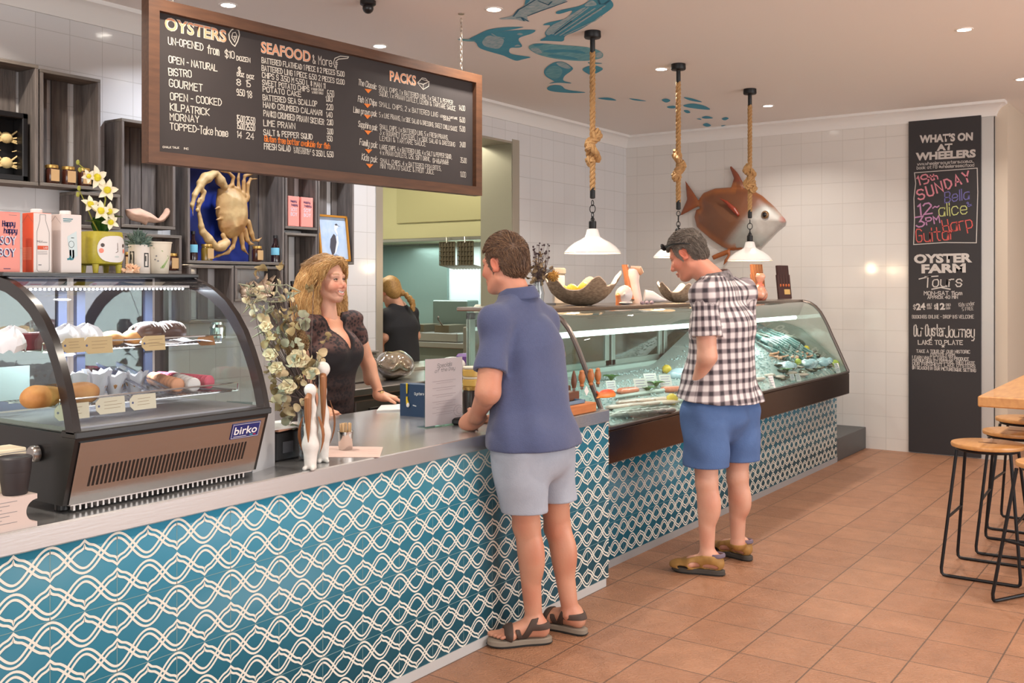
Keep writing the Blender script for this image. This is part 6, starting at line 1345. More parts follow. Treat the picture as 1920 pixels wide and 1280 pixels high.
# conch cluster
c = ts(1190, -3.2); t = thing('helmet_shell', 'tall helmet seashell with white face and orange back on the seafood case', 'seashell', c)
m = MB(); m.grid([[c+RT*(x+.045*r_*math.cos(a))+FW*.05*r_*math.sin(a)+np.array([0, 0, z]) for a in np.linspace(0, 2*PI, 24, False)] for r_, z, x in ((.7, 0, .02), (.85, .04, .01), (.8, .1, 0), (.85, .15, -.01), (1.05, .19, -.015), (.9, .225, -.02), (.5, .235, -.02), (.02, .232, -.02))], cv=True); part('shell_body', m, M('helmet_white', (236, 214, 204), .45, noise=(12, .5, (216, 176, 156))), t)
m = MB(); m.grid([[c+RT*(-.035+x+.022*math.cos(a))+FW*.04*math.sin(a)+np.array([0, 0, z]) for a in np.linspace(0, 2*PI, 14, False)] for z, x in ((.03, .02), (.08, .0), (.14, -.012), (.2, -.02), (.25, -.03), (.262, -.03))], cv=True); part('orange_lip', m, M('helmet_orange', (206, 130, 84), .45, noise=(14, .6, (170, 96, 62))), t, 'orange curled lip')
m = MB(); m.tube([c+RT*-.03+[0, 0, .235], c+RT*.03+[0, 0, .225], c+RT*.05+[0, 0, .2]], [.02, .03, .015], 10); part('brown_crest', m, M('helmet_brown', (196, 150, 116), .5, noise=(20, .6, (140, 96, 80))), t)
c = ts(1172, -3.1); m = MB(); m.ell(c+[0, 0, .07], (.04, .06, .055), 16); m.grid([[c+RT*(.055*r_*math.cos(a)-.01)+np.array([0, 0, .055*r_*math.sin(a)+.065])-FW*(.03+.03*(1-r_)) for a in np.linspace(0, 2*PI, 20, False)] for r_ in (.05, .3, .6, 1)], cv=True); m.ell(c+[0, 0, .012], (.04, .07, .012), 12); solo('white_seashell', m, M('shell_white', (232, 220, 216), .4), 'round white seashell left of the tall helmet shell', 'seashell')
c = ts(1160, -3.12); m = MB(); m.lathe([(.02, 0), (.018, .03), (.022, .06), (.012, .075), (0, .08)], 14, c); solo('orange_stump', m, M('helmet_orange', (206, 130, 84)), 'small orange shell stub beside the large clam shell', 'seashell')
c = ts(1222, -3.12); m = MB(); m.tube([c+RT*-.05+[0, 0, .05], c+[0, 0, .045], c+RT*.05+[0, 0, .03], c+RT*.1+[0, 0, .022]], [.05, .045, .025, .004], 14, flat=.9); solo('cone_seashell', m, M('shell_white', (232, 220, 216)), 'white cone shaped seashell pointing right beside the helmet shell', 'seashell')
for k in range(3):
    c = ts(1204+9*k, -3.03); m = MB(); m.ell(c+[0, 0, .012], (.014, .018, .012), 8); solo('small_seashell', m, M('shell_mauve', (178, 150, 158), .5), ['small mauve seashell before the helmet shell, left of three', 'small mauve seashell before the helmet shell, middle of three', 'small mauve seashell before the helmet shell, right of three'][k], 'seashell')
# dried flowers and a grey box beside the first man
c = ts(1008, -3.2); t = thing('dried_posy', "vase of dried seed heads behind the navy shirted man's head", 'bouquet', c); m = MB(); m.lathe([(.03, 0), (.036, .004), (.04, .08), (.028, .14), (.034, .16), (.03, .16), (.02, .1), (0, .01)], 20, c); part('vase', m, glass('vase_glass', (232, 238, 240)), t)
mS, mB, mP = MB(), MB(), MB(); rg = np.random.default_rng(8)
for k in range(40): e = at(rg.uniform(998, 1030), rg.uniform(455, 500), D=np.dot(c, FW)+rg.normal(0, .03)); mS.tube([c+np.array([0, 0, .14]), c*.5+e*.5+rg.normal(size=3)*.012, e], .0012, 4); mB.ell(e, rg.uniform(.004, .008), 6)
for k in range(60): e = at(rg.normal(1008, 9), rg.normal(510, 12), D=np.dot(c, FW)+rg.normal(0, .03)); mS.tube([c+np.array([0, 0, .14]), e], .0016, 4); leaf(mP, e, e+unit(rg.normal(size=3))*.03, .012, rg.normal(size=3), .2, None, 5)
part('stems', mS, STEM, t); part('seed_heads', mB, M('seed_dark', (62, 44, 48), .7), t); part('dried_heads', mP, M('head_tan', (140, 118, 88), .85), t)
m = MB(); e = at(1038, 517, D=np.dot(c, FW)-.03)
for k in range(70): d = unit(rg.normal(size=3)); m.tube([e, e+d*.036], [.006, .002], 4)
m.ell(e, .026, 10); part('gold_puff', m, M('puff_gold', (190, 142, 70), .9), t, 'golden round seed puff')
c = ts(1033, -3.48); m = MB(); m.box(c+[-.06, -.06, 0], c+[.06, .08, .19], bev=.01); m.box(c+[-.065, -.065, .19], c+[.065, .085, .235], 1, bev=.01); m.box(c+[-.07, -.07, 0], c+[.08, .09, .012], 1); solo('grey_dispenser', m, [M('dispenser_grey', (190, 184, 180), .5), M('dispenser_lid', (120, 116, 112), .4)], 'pale grey dispenser box with dark lid on the seafood case', 'box')
# necklace boards and cellophane bag
DK = M('dark_leather', (74, 44, 40), .6)
for k, (u, wd, ht, lab) in enumerate(((1422, .15, .30, 'brown necklace board with gold cords, left of two on the seafood case'), (1470, .165, .30, 'dark brown necklace board with gold label, right of two on the seafood case'))):
    c = ts(u, -3.16); t = thing('necklace_board', lab, 'display board', c); ux = unit(np.array([.35, .94, 0])); nn = np.array([ux[1], -ux[0], 0]); uz = unit(np.array([0, 0, 1])-nn*.12); nn = np.cross(ux, uz); m = MB(); m.prism([(-wd/2, 0), (wd/2, 0), (wd/2, ht*.72), (wd*.44, ht*.72), (wd*.44, ht), (-wd*.44, ht), (-wd*.44, ht*.72), (-wd/2, ht*.72)], c, ux, uz, .02); part('backing_board', m, DK if k else M('brown_leather', (110, 68, 46), .6), t)
    m = MB(); mp = MB()
    for j in range(4):
        x = wd*(-.33+.22*j); q = c+ux*x+nn*.0225; m.line([q+uz*ht*.98-ux*.012, q+uz*ht*.42, q+uz*ht*.98+ux*.012], .0022, nn); mp.ell(q+uz*ht*.40, (.009, .009, .014), 8)
    part('cords', m, M('gold_cord', (206, 150, 80), .6) if k == 0 else M('black_cord', (34, 26, 26), .7), t); part('pendants', mp, M('amber', (216, 110, 52), .3, coat=.4), t)
    if k: m = MB(); m.prism([(-.01, .04), (.065, .04), (.065, .085), (-.01, .085)], c+nn*.02, ux, uz, .002); part('gold_label', m, M('gold_card', (226, 186, 116), .5), t)
c = ts(1425, -3.02); v = Vox(c-[.1, .1, .02], c+[.1, .1, .22], .004); v.ell(c+[0, 0, .06], (.06, .075, .065), .02); v.cap(c+[0, 0, .1], c+[0, 0, .135], .03, .014, .02); v.cap(c+[0, 0, .135], c+[0, 0, .19], .012, .035, .01); v.waves(.005, 8, 70, 3); v.keep(lambda X, Y, Z: TS+.001-Z+0*X+0*Y); V, Q = v.mesh(); z = V[:, 2]-TS; col = np.tile(lin((232, 150, 116)), (len(V), 1)); col = mixc(col, (232, 84, 50), sstep(.03, .01, z)); col = mixc(col, (232, 84, 50), sstep(.025, .01, abs(z-.125)))
sculpt('cellophane_bag', V, Q, M('cellophane', attr='Col', rough=.2, coat=.6, noise=(30, .4, (240, 220, 200))), None, 'gathered cellophane gift bag with orange ribbon before the necklace boards', 'bag', col=col)
# ---------------------------------------------------------------- ceiling lights
TRIM = M('downlight_trim', (236, 230, 224), .5); LENS = M('downlight_lens', (255, 246, 232), .5, emit=22.)
names = ['downlight above the left part of the menu board', 'downlight above the right part of the menu board', 'downlight left of the blue painted fish', 'downlight beside the middle rope pendant', 'downlight near the end wall, right of the third rope pendant', 'downlight over the dining side, left of the edge one', 'downlight at the right edge of the photo']
d0 = None
for k, (u, v) in enumerate(((428, 9), (712, 86), (926, 17), (1240, 129), (1440, 198), (1808, 55), (1916, 148))):
    p = at(u, v, Z=ZC)
    if d0 is None:
        d0 = thing('downlight', names[k], 'ceiling light', (0, 0, 0), 'recessed ceiling downlights'); m = MB(); m.lathe([(.040, -.0005), (.041, -.005), (.052, -.004), (.054, 0)], 28, (0, 0, 0), caps=False); part('trim_ring', m, TRIM, d0); m = MB(); m.lathe([(.041, -.003), (0, -.003)], 28, (0, 0, 0), caps=False); part('lens', m, LENS, d0, 'glowing lens'); d0.location = p
    else: dup(d0, p, None, names[k])
def downl(p, e, col=(1, .9, .78)):
    l = bpy.data.lights.new('downlight_lamp', 'AREA'); l.shape = 'DISK'; l.size = .08; l.energy = e; l.color = col; l.spread = R(130)
    o = bpy.data.objects.new('downlight_lamp', l); COL.objects.link(o); o.location = (p[0], p[1], ZC-.008)
DLE = 12
for u, v in ((428, 9), (712, 86), (926, 17), (1240, 129), (1440, 198), (1808, 55), (1916, 148)): downl(at(u, v, Z=ZC), DLE, (1, .93, .84) if u > 800 else (.84, .9, 1))
for x, y in ((-4.65, 2.4), (-4.6, 6.3), (-3.4, 2.7), (-1.35, 4.9), (-1.35, 2.9), (-1.3, .9), (.6, 4.9), (.6, 6.8), (-3.4, .9)): downl((x, y), DLE)
# black ceiling sensor
p = at(690, 2, Z=ZC); t = thing('ceiling_sensor', 'small black dome sensor on the ceiling above the menu board', 'sensor', p); m = MB(); m.lathe([(.045, 0), (.045, -.02), (.03, -.03)], 20, p); part('base', m, BLACK, t); m = MB(); m.ell(np.array(p)-[0, 0, .04], .032, 14); part('dome', m, BLACK, t)
# ---------------------------------------------------------------- rope pendants
ROPE = M('rope_jute', (186, 146, 96), .85, noise=(120, .6, (140, 100, 62)), stretch=(1, 1, .5)); ENAM = M('white_enamel', (236, 230, 226), .25, coat=.4); ENIN = M('enamel_inside', (244, 236, 226), .4); BULB = M('bulb_warm', (255, 196, 120), .4, emit=9.)
def rope(m, pts, r=.0105, tw=70):
    P_ = [np.array(p, float) for p in pts]; seg = [0]
    for i in range(1, len(P_)): seg.append(seg[-1]+np.linalg.norm(P_[i]-P_[i-1]))
    n = max(12, int(seg[-1]/.008)); S = np.linspace(0, seg[-1], n); C_ = np.array([[np.interp(s_, seg, [p[j] for p in P_]) for j in range(3)] for s_ in S]); T_ = np.gradient(C_, axis=0); x = np.array([1., .2, .1]); fr = []
    for i in range(n): tt = unit(T_[i]); x = unit(x-tt*x.dot(tt)); fr.append((x.copy(), np.cross(tt, x)))
    for k in range(3): m.tube([C_[i]+r*.9*(fr[i][0]*math.cos(tw*S[i]+k*2*PI/3)+fr[i][1]*math.sin(tw*S[i]+k*2*PI/3)) for i in range(n)], r, 6)
def pendant(label):
    t = thing('rope_pendant', label, 'pendant lamp', (0, 0, 0), 'rope pendant lamps over the seafood case'); Z0 = ZC
    m = MB(); m.lathe([(.052, 0), (.054, -.035), (.05, -.042), (.018, -.046), (.016, -.05), (0, -.05)], 28, (0, 0, Z0)); part('ceiling_rose', m, BLACKM, t)
    m = MB(); m.lathe([(.016, 0), (.016, -.09), (.013, -.095), (0, -.095)], 16, (0, 0, Z0-.045)); part('stem', m, BLACKM, t)
    m = MB(); rope(m, [(0, 0, 3.01), (0, 0, 2.135)]); part('rope', m, ROPE, t)
    m = MB(); K = []
    for a in np.linspace(0, 2*PI, 60): K.append((.024*(math.sin(a)+1.3*math.sin(2*a))*.8, .024*(math.cos(a)-1.3*math.cos(2*a))*.7, 2.40+.085*math.cos(a*.5)*1.1-.028*math.sin(3*a)))
    rope(m, K, .0125, 60); rope(m, [(.012, .02, 2.52), (.03, .012, 2.46), (-.02, -.03, 2.42), (-.03, .01, 2.36), (.02, .035, 2.33), (.035, -.02, 2.37), (0, -.036, 2.41), (-.035, .0, 2.44), (0, .03, 2.48)], .0125, 60); part('knot', m, ROPE, t)
    m = MB(); m.lathe([(0, 2.15), (.017, 2.15), (.017, 2.085), (.01, 2.08), (0, 2.08)][::-1], 16); part('ferrule', m, BLACKM, t)
    m = MB(); z = 2.068
    for k in range(4):
        a_ = np.array([1, 0, 0]) if k % 2 else np.array([0, 1, 0]); rz = (.018, .026, .02, .02)[k]; m.tube([np.array([0, 0, z-rz*.85])+a_*(.013 if k != 1 else .02)*math.cos(q)+np.array([0, 0, rz*math.sin(q)]) for q in np.linspace(0, 2*PI, 16, False)], .003, 6, closed=True); z -= rz*1.7
    part('chain_links', m, BLACKM, t)
    m = MB(); m.lathe([(.021, 1.885), (.024, 1.895), (.024, 1.935), (.016, 1.945), (.006, 1.95), (0, 1.95)], 20); m.tube([(0, 0, 1.945), (0, 0, 1.97)], .006, 8); part('lamp_cap', m, BLACKM, t)
    m = MB(); m.lathe([(.179, 1.734), (.181, 1.738), (.174, 1.748), (.15, 1.775), (.115, 1.802), (.075, 1.822), (.05, 1.838), (.042, 1.86), (.036, 1.885), (.024, 1.89)], 48, caps=False); m.lathe([(.024, 1.887), (.033, 1.882), (.039, 1.858), (.047, 1.834), (.072, 1.818), (.112, 1.798), (.147, 1.771), (.171, 1.744), (.179, 1.734)], 48, mi=1, caps=False); part('shade', m, [ENAM, ENIN], t, 'white enamel shade')
    m = MB(); m.ell((0, 0, 1.775), (.03, .03, .036), 16); part('bulb', m, BULB, t, 'glowing bulb'); return t
pp = [(-3.241, 5.514, 0), (-3.209, 6.688, 0), (-3.138, 7.879, 0)]
p0 = pendant('nearest rope pendant lamp, over the large clam shell'); p0.location = pp[0]
dup(p0, pp[1], 1.9, 'middle rope pendant lamp, its shade behind the head of the plaid shirted man'); dup(p0, pp[2], 3.6, 'farthest rope pendant lamp, hanging before the wall mounted fish')
for x, y, z in pp:
    l = bpy.data.lights.new('pendant_bulb', 'POINT'); l.energy = 7; l.color = (1, .74, .46); l.shadow_soft_size = .04; o = bpy.data.objects.new('pendant_bulb', l); COL.objects.link(o); o.location = (x, y, 1.725)

# ---------------------------------------------------------------- painted fish on the ceiling
t = thing('ceiling_mural', 'mural of blue fish painted on the ceiling from board to end wall', 'mural', (-3.9, 6.5, ZC-.003)); ZM = ZC-.0022
MB1, MB2, MB3, MB4 = M('mural_blue', (58, 146, 178), .8, noise=(9, .5, (80, 164, 186))), M('mural_pale', (188, 202, 208), .85, noise=(22, .9, (104, 160, 178)), stretch=(1, 3, 1)), M('mural_dark', (36, 98, 128), .85), M('mural_mid', (124, 186, 196), .85, noise=(14, .8, (62, 140, 168)), stretch=(1, 3, 1))
def mz(x, y, k, z=ZM): return at(900+x/6.4, y/6.4, Z=z) if k == 0 else at(840+x/2.908, y/2.908, Z=z)
def smooth_(ps, it=2):
    P_ = [np.array(p, float) for p in ps]
    for _ in range(it):
        N_ = []
        for i in range(len(P_)): a, b = P_[i], P_[(i+1) % len(P_)]; N_ += [a*.78+b*.22, a*.22+b*.78]
        P_ = N_
    return P_
def mfish(parts_, k):
    m = MB()
    for i, (ps, mi) in enumerate(parts_):
        if mi < 10:
            q = [mz(x, y, k, ZM-.0002*i) for x, y in smooth_(ps)]; m.flat(q, mi)
        else: m.line([mz(x, y, k, ZM-.0002*i) for x, y in ps], .011, (0, 0, -1), mi-10)
    # faces must look down
    for i, f in enumerate(m.f):
        a, b, c = (m.v[j] for j in f[:3])
        if (b-a).cross(c-a).z > 0: m.f[i] = f[::-1]
    part('painted_fish', m, [MB1, MB2, MB3, MB4], t, sharp=0)
mfish([([(-160, 480), (0, 400), (110, 350), (300, 325), (545, 322), (470, 340), (230, 380), (300, 370), (680, 350), (640, 400), (480, 445), (455, 480), (515, 555), (470, 575), (360, 570), (345, 620), (380, 655), (640, 685), (520, 710), (435, 735), (330, 690), (280, 665), (60, 605), (-20, 570), (-50, 500)], 0), ([(30, 490), (90, 420), (200, 440), (300, 470), (260, 560), (210, 590), (60, 560), (25, 520)], 1), ([(435, 410), (480, 393), (525, 410), (480, 425)], 1), ([(140, 405), (200, 440), (290, 455)], 11), ([(400, 560), (450, 530), (500, 555)], 1), ([(-60, 500), (-190, 495), (-290, 470), (-180, 470), (-50, 480)], 3)], 0)
mfish([([(230, 220), (400, 195), (460, 120), (530, 80), (560, -60), (1100, -120), (1050, 10), (900, 80), (640, 160), (560, 190), (580, 255), (500, 255), (430, 230), (240, 235)], 1), ([(530, 75), (550, -20), (640, -60), (600, 10)], 0), ([(400, 195), (460, 120), (530, 80), (660, 0)], 12), ([(575, 190), (720, 135), (1040, 20)], 12), ([(440, 215), (500, 210), (580, 255)], 12), ([(500, 215), (530, 250)], 12), ([(700, 10), (820, 60), (860, 20)], 12)], 0)
mfish([([(700, 490), (800, 440), (775, 400), (800, 360), (860, 300), (740, 305), (800, 275), (990, 235), (1030, 230), (1100, 160), (1110, 120), (960, 170), (905, 165), (920, 130), (1230, 70), (1340, -20), (1500, -60), (1600, 30), (1600, 90), (1460, 190), (1380, 250), (1180, 370), (1010, 430), (1010, 500), (900, 495), (800, 490)], 0), ([(1240, 70), (1340, -10), (1420, 60), (1300, 80)], 1), ([(780, 395), (860, 300), (1000, 240), (1230, 90), (1290, 85), (1000, 290), (870, 400), (820, 430)], 1), ([(870, 410), (1300, 90)], 11), ([(900, 420), (1380, 100)], 11), ([(960, 425), (1450, 110)], 11), ([(1010, 425), (1380, 250), (1460, 190)], 11), ([(900, 400), (1100, 250)], 12), ([(1100, 330), (1500, 70)], 11), ([(1420, 0), (1440, 50), (1500, 50), (1550, 10)], 12)], 0)
mfish([([(575, 560), (640, 525), (760, 520), (900, 535), (1250, 560), (1400, 590), (1480, 640), (1475, 690), (1400, 715), (1240, 735), (1000, 720), (820, 690), (680, 650), (600, 600)], 3), ([(640, 530), (780, 522), (740, 545), (650, 560)], 0), ([(720, 610), (900, 590), (1200, 600), (1300, 650), (1000, 620), (860, 640)], 0), ([(780, 660), (900, 650), (1150, 690), (1200, 720), (950, 700)], 0), ([(590, 580), (700, 570), (760, 640), (680, 645)], 1), ([(1380, 640), (1460, 620), (1470, 685), (1400, 700)], 1)], 0)
mfish([([(760, 860), (800, 800), (900, 740), (1010, 740), (1125, 815), (1100, 850), (1010, 910), (990, 970), (1100, 995), (1090, 1003), (940, 990), (810, 1008), (900, 980), (880, 970), (790, 920)], 0), ([(780, 860), (850, 790), (940, 790), (1000, 850), (950, 940), (880, 950), (800, 910)], 3), ([(900, 750), (1010, 745), (1100, 815), (1060, 830), (960, 800)], 1)], 0)
mfish([([(1220, 830), (1300, 790), (1400, 785), (1490, 825), (1420, 870), (1330, 905), (1250, 860)], 0), ([(1290, 740), (1500, 762), (1380, 770), (1300, 765)], 3)], 0)
mfish([([(535, 480), (570, 462), (620, 465), (640, 490), (770, 505), (690, 508), (600, 503), (550, 495)], 0)], 1)
for ps in ([(805, 535), (880, 530), (930, 550), (860, 545)], [(978, 535), (1030, 540), (1095, 553), (1020, 549)], [(1160, 545), (1190, 535), (1218, 548), (1190, 562)], [(1190, 580), (1240, 575), (1240, 592), (1200, 590)], [(1275, 528), (1330, 535), (1400, 560), (1320, 550)], [(1275, 575), (1330, 562), (1400, 575), (1440, 600), (1370, 595), (1300, 585)], [(1280, 600), (1310, 600), (1325, 615), (1300, 618)], [(1378, 640), (1410, 630), (1455, 645), (1400, 648)], [(1385, 680), (1410, 668), (1440, 685), (1410, 693)], [(1488, 648), (1515, 637), (1535, 645), (1510, 658)], [(1350, 648), (1375, 645), (1385, 655)], [(1485, 685), (1520, 680), (1495, 690)]): mfish([(ps, 0)], 1)

# ---------------------------------------------------------------- big round fish on the end wall
def fz(x, y): p = at(1240+x/4.265, 280+y/4.265, Y=YB-.05); return (p[0], p[2])
body = [(295, 390), (330, 345), (420, 310), (560, 300), (700, 310), (800, 370), (900, 460), (985, 560), (988, 582), (930, 630), (860, 700), (790, 775), (700, 790), (560, 810), (480, 780), (390, 720), (320, 660), (275, 620), (255, 540), (270, 480), (300, 470), (292, 430)]
B2 = [fz(*p) for p in body]; lo = np.array([min(p[0] for p in B2)-.35, YB-.2, min(p[1] for p in B2)-.35]); hi = np.array([max(p[0] for p in B2)+.1, YB+.1, max(p[1] for p in B2)+.35])
v = Vox(lo, hi, .0075); o_ = (0, YB-.02, 0); v.poly(B2, o_, (1, 0, 0), (0, 0, 1), .13, 0, .28, pw=.55)
for fin, th in (([(300, 420), (255, 345), (185, 245), (200, 400), (140, 535), (103, 548), (170, 520), (270, 465), (305, 450)], .02), ([(550, 310), (575, 230), (540, 140), (555, 130), (610, 190), (655, 275), (650, 315)], .022), ([(545, 790), (440, 830), (395, 850), (410, 885), (500, 850), (545, 830)], .02), ([(540, 830), (500, 880), (488, 930), (520, 900), (550, 840)], .02)): v.poly([fz(*p) for p in fin], (0, YB-.035, 0), (1, 0, 0), (0, 0, 1), th, .02, .03)
V, Q = v.mesh(); V = relax(V, Q, 3); V[:, 1] = np.minimum(V[:, 1], YB-.003)
E2 = np.array([[V[i, 0], V[i, 2]] for i in range(len(V))])
def dd(x, y): q = fz(x, y); return np.hypot(E2[:, 0]-q[0], E2[:, 1]-q[1])
s1 = 10.*4.265/FPX/4.265
rg = np.random.default_rng(1); col = np.tile(lin((136, 82, 54)), (len(V), 1)); a0, b0 = np.array(fz(480, 780)), np.array(fz(760, 470)); nrm = np.array([b0[1]-a0[1], -(b0[0]-a0[0])]); nrm /= np.linalg.norm(nrm); sd = (E2-a0)@nrm
col = mixc(col, (176, 178, 172), sstep(-.05, .09, sd)*sstep(fz(0, 440)[1]+.0, fz(0, 520)[1], E2[:, 1])); col = mixc(col, (122, 84, 60), .6*sstep(.42, .1, dd(480, 560))*(sd < 0)); col = mixc(col, (176, 106, 60), sstep(.06, .0, np.abs(E2[:, 1]-np.interp(E2[:, 0], [fz(x, y)[0] for x, y in body[1:8]], [fz(x, y)[1] for x, y in body[1:8]])))*.7)
edge_ = np.full(len(V), 9.)
for i in range(len(B2)):
    p_, q_ = np.array(B2[i]), np.array(B2[(i+1) % len(B2)]); e_ = q_-p_; tt_ = np.clip((E2-p_)@e_/e_.dot(e_), 0, 1); edge_ = np.minimum(edge_, np.linalg.norm(E2-p_-tt_[:, None]*e_, axis=1))
col = mixc(col, (186, 112, 60), .75*sstep(.085, .03, edge_)*(E2[:, 0] < fz(600, 0)[0]))
col = mixc(col, (156, 80, 48), sstep(fz(300, 0)[0]+.02, fz(290, 0)[0]-.05, E2[:, 0])*.7); col = mixc(col, (150, 70, 44), (E2[:, 1] > fz(0, 300)[1]).astype(float)*.8); col = mixc(col, (168, 96, 50), (E2[:, 1] < fz(0, 800)[1]).astype(float)); col = mixc(col, (170, 60, 40), sstep(.045, .02, dd(965, 560))); col = mixc(col, (214, 208, 200), sstep(.2, .08, dd(860, 590))*.8*(E2[:, 1] < fz(0, 500)[1]))
sculpt_fish = sculpt('moonfish', V, Q, M('glazed_fish', attr='Col', rough=.38, coat=.15, noise=(9, .3, (110, 76, 58))), None, 'large round copper brown and silver fish model mounted on the end wall', 'fish model', col=col)
ft = sculpt_fish; e = fz(848, 525); m = MB(); m.ell((e[0], YB-.112, e[1]), (.04, .026, .04), 18); m.ell((e[0], YB-.128, e[1]), (.026, .016, .026), 14, 1); part('eye', m, [M('eye_gold', (130, 98, 62), .25, coat=.5), M('eye_black', (18, 14, 14), .1, coat=.6)], ft, 'dark eye with gold rim')
pf = [(490, 390), (560, 415), (630, 470), (665, 525), (650, 545), (600, 500), (540, 430)]; v = Vox((fz(480, 0)[0]-.05, YB-.26, fz(0, 560)[1]-.05), (fz(680, 0)[0]+.05, YB-.08, fz(0, 380)[1]+.05), .006); v.poly([fz(*p) for p in pf], (0, YB-.165, 0), (1, 0, 0), (0, 0, 1), .02, 0, .02); V, Q = v.mesh(); sculpt('side_fin', V, Q, M('fin_red', (150, 58, 36), .35), ft, 'red brown side fin')

# ---------------------------------------------------------------- stools and table on the dining side
STB = M('stool_black', (26, 25, 27), .4, .4)
def stool(label):
    t = thing('bar_stool', label, 'stool', (0, 0, 0), 'timber topped bar stools'); m = MB(); m.lathe([(0, .667), (.16, .667), (.178, .672), (.181, .684), (.178, .692), (.17, .694), (0, .694)], 48); m.box((-.045, -.012, .6945), (.045, .012, .6948), 1); part('seat', m, [WOODT, M('slot_shadow_wood', (120, 78, 42), .6)], t)
    m = MB(); m.tube([(.15*math.cos(a), .15*math.sin(a), .66) for a in np.linspace(0, 2*PI, 28, False)], .008, 8, closed=True); part('seat_ring', m, STB, t)
    for s_ in (-1, 1):
        y0, y1 = s_*.12, s_*.205; m = MB(); pts = [(-.13, y0, .66), (-.188, y1, .045), (-.186, y1, .02), (-.178, y1, .011), (-.16, y1, .009), (.16, y1, .009), (.178, y1, .011), (.186, y1, .02), (.188, y1, .045), (.13, y0, .66)]; m.tube(pts, .0085, 8); part('leg_frame', m, STB, t)
    for s_ in (-1, 1): m = MB(); m.tube([(s_*.161, -.168, .31), (s_*.161, .168, .31)], .0075, 8); part('stretcher', m, STB, t)
    return t
s0 = stool('bar stool with whole seat in view, front left of the table'); s0.location = (-1.0, 5.84, 0)
dup(s0, (-.945, 6.42, 0), .05, 'second bar stool, half behind the front one'); dup(s0, (-.985, 7.08, 0), -.04, 'third bar stool, only seat edge and legs in view at the back'); dup(s0, (-.615, 5.37, 0), R(62), 'nearest bar stool, cut off by the right edge of the photo')
c = at(1833, 742, Z=.95); t = thing('timber_table', 'thick timber bar table at the right edge of the photo', 'table', (c[0]+1, c[1]+1, 0)); m = MB(); m.box((c[0], c[1], .893), (c[0]+2.0, c[1]+2.3, .95), bev=.006); part('tabletop', m, WOODT, t)
for x in (.75, 1.85):
    for y in (.25, 2.05): m = MB(); m.box((c[0]+x-.03, c[1]+y-.03, 0), (c[0]+x+.03, c[1]+y+.03, .893), bev=.004); part('leg', m, STB, t)
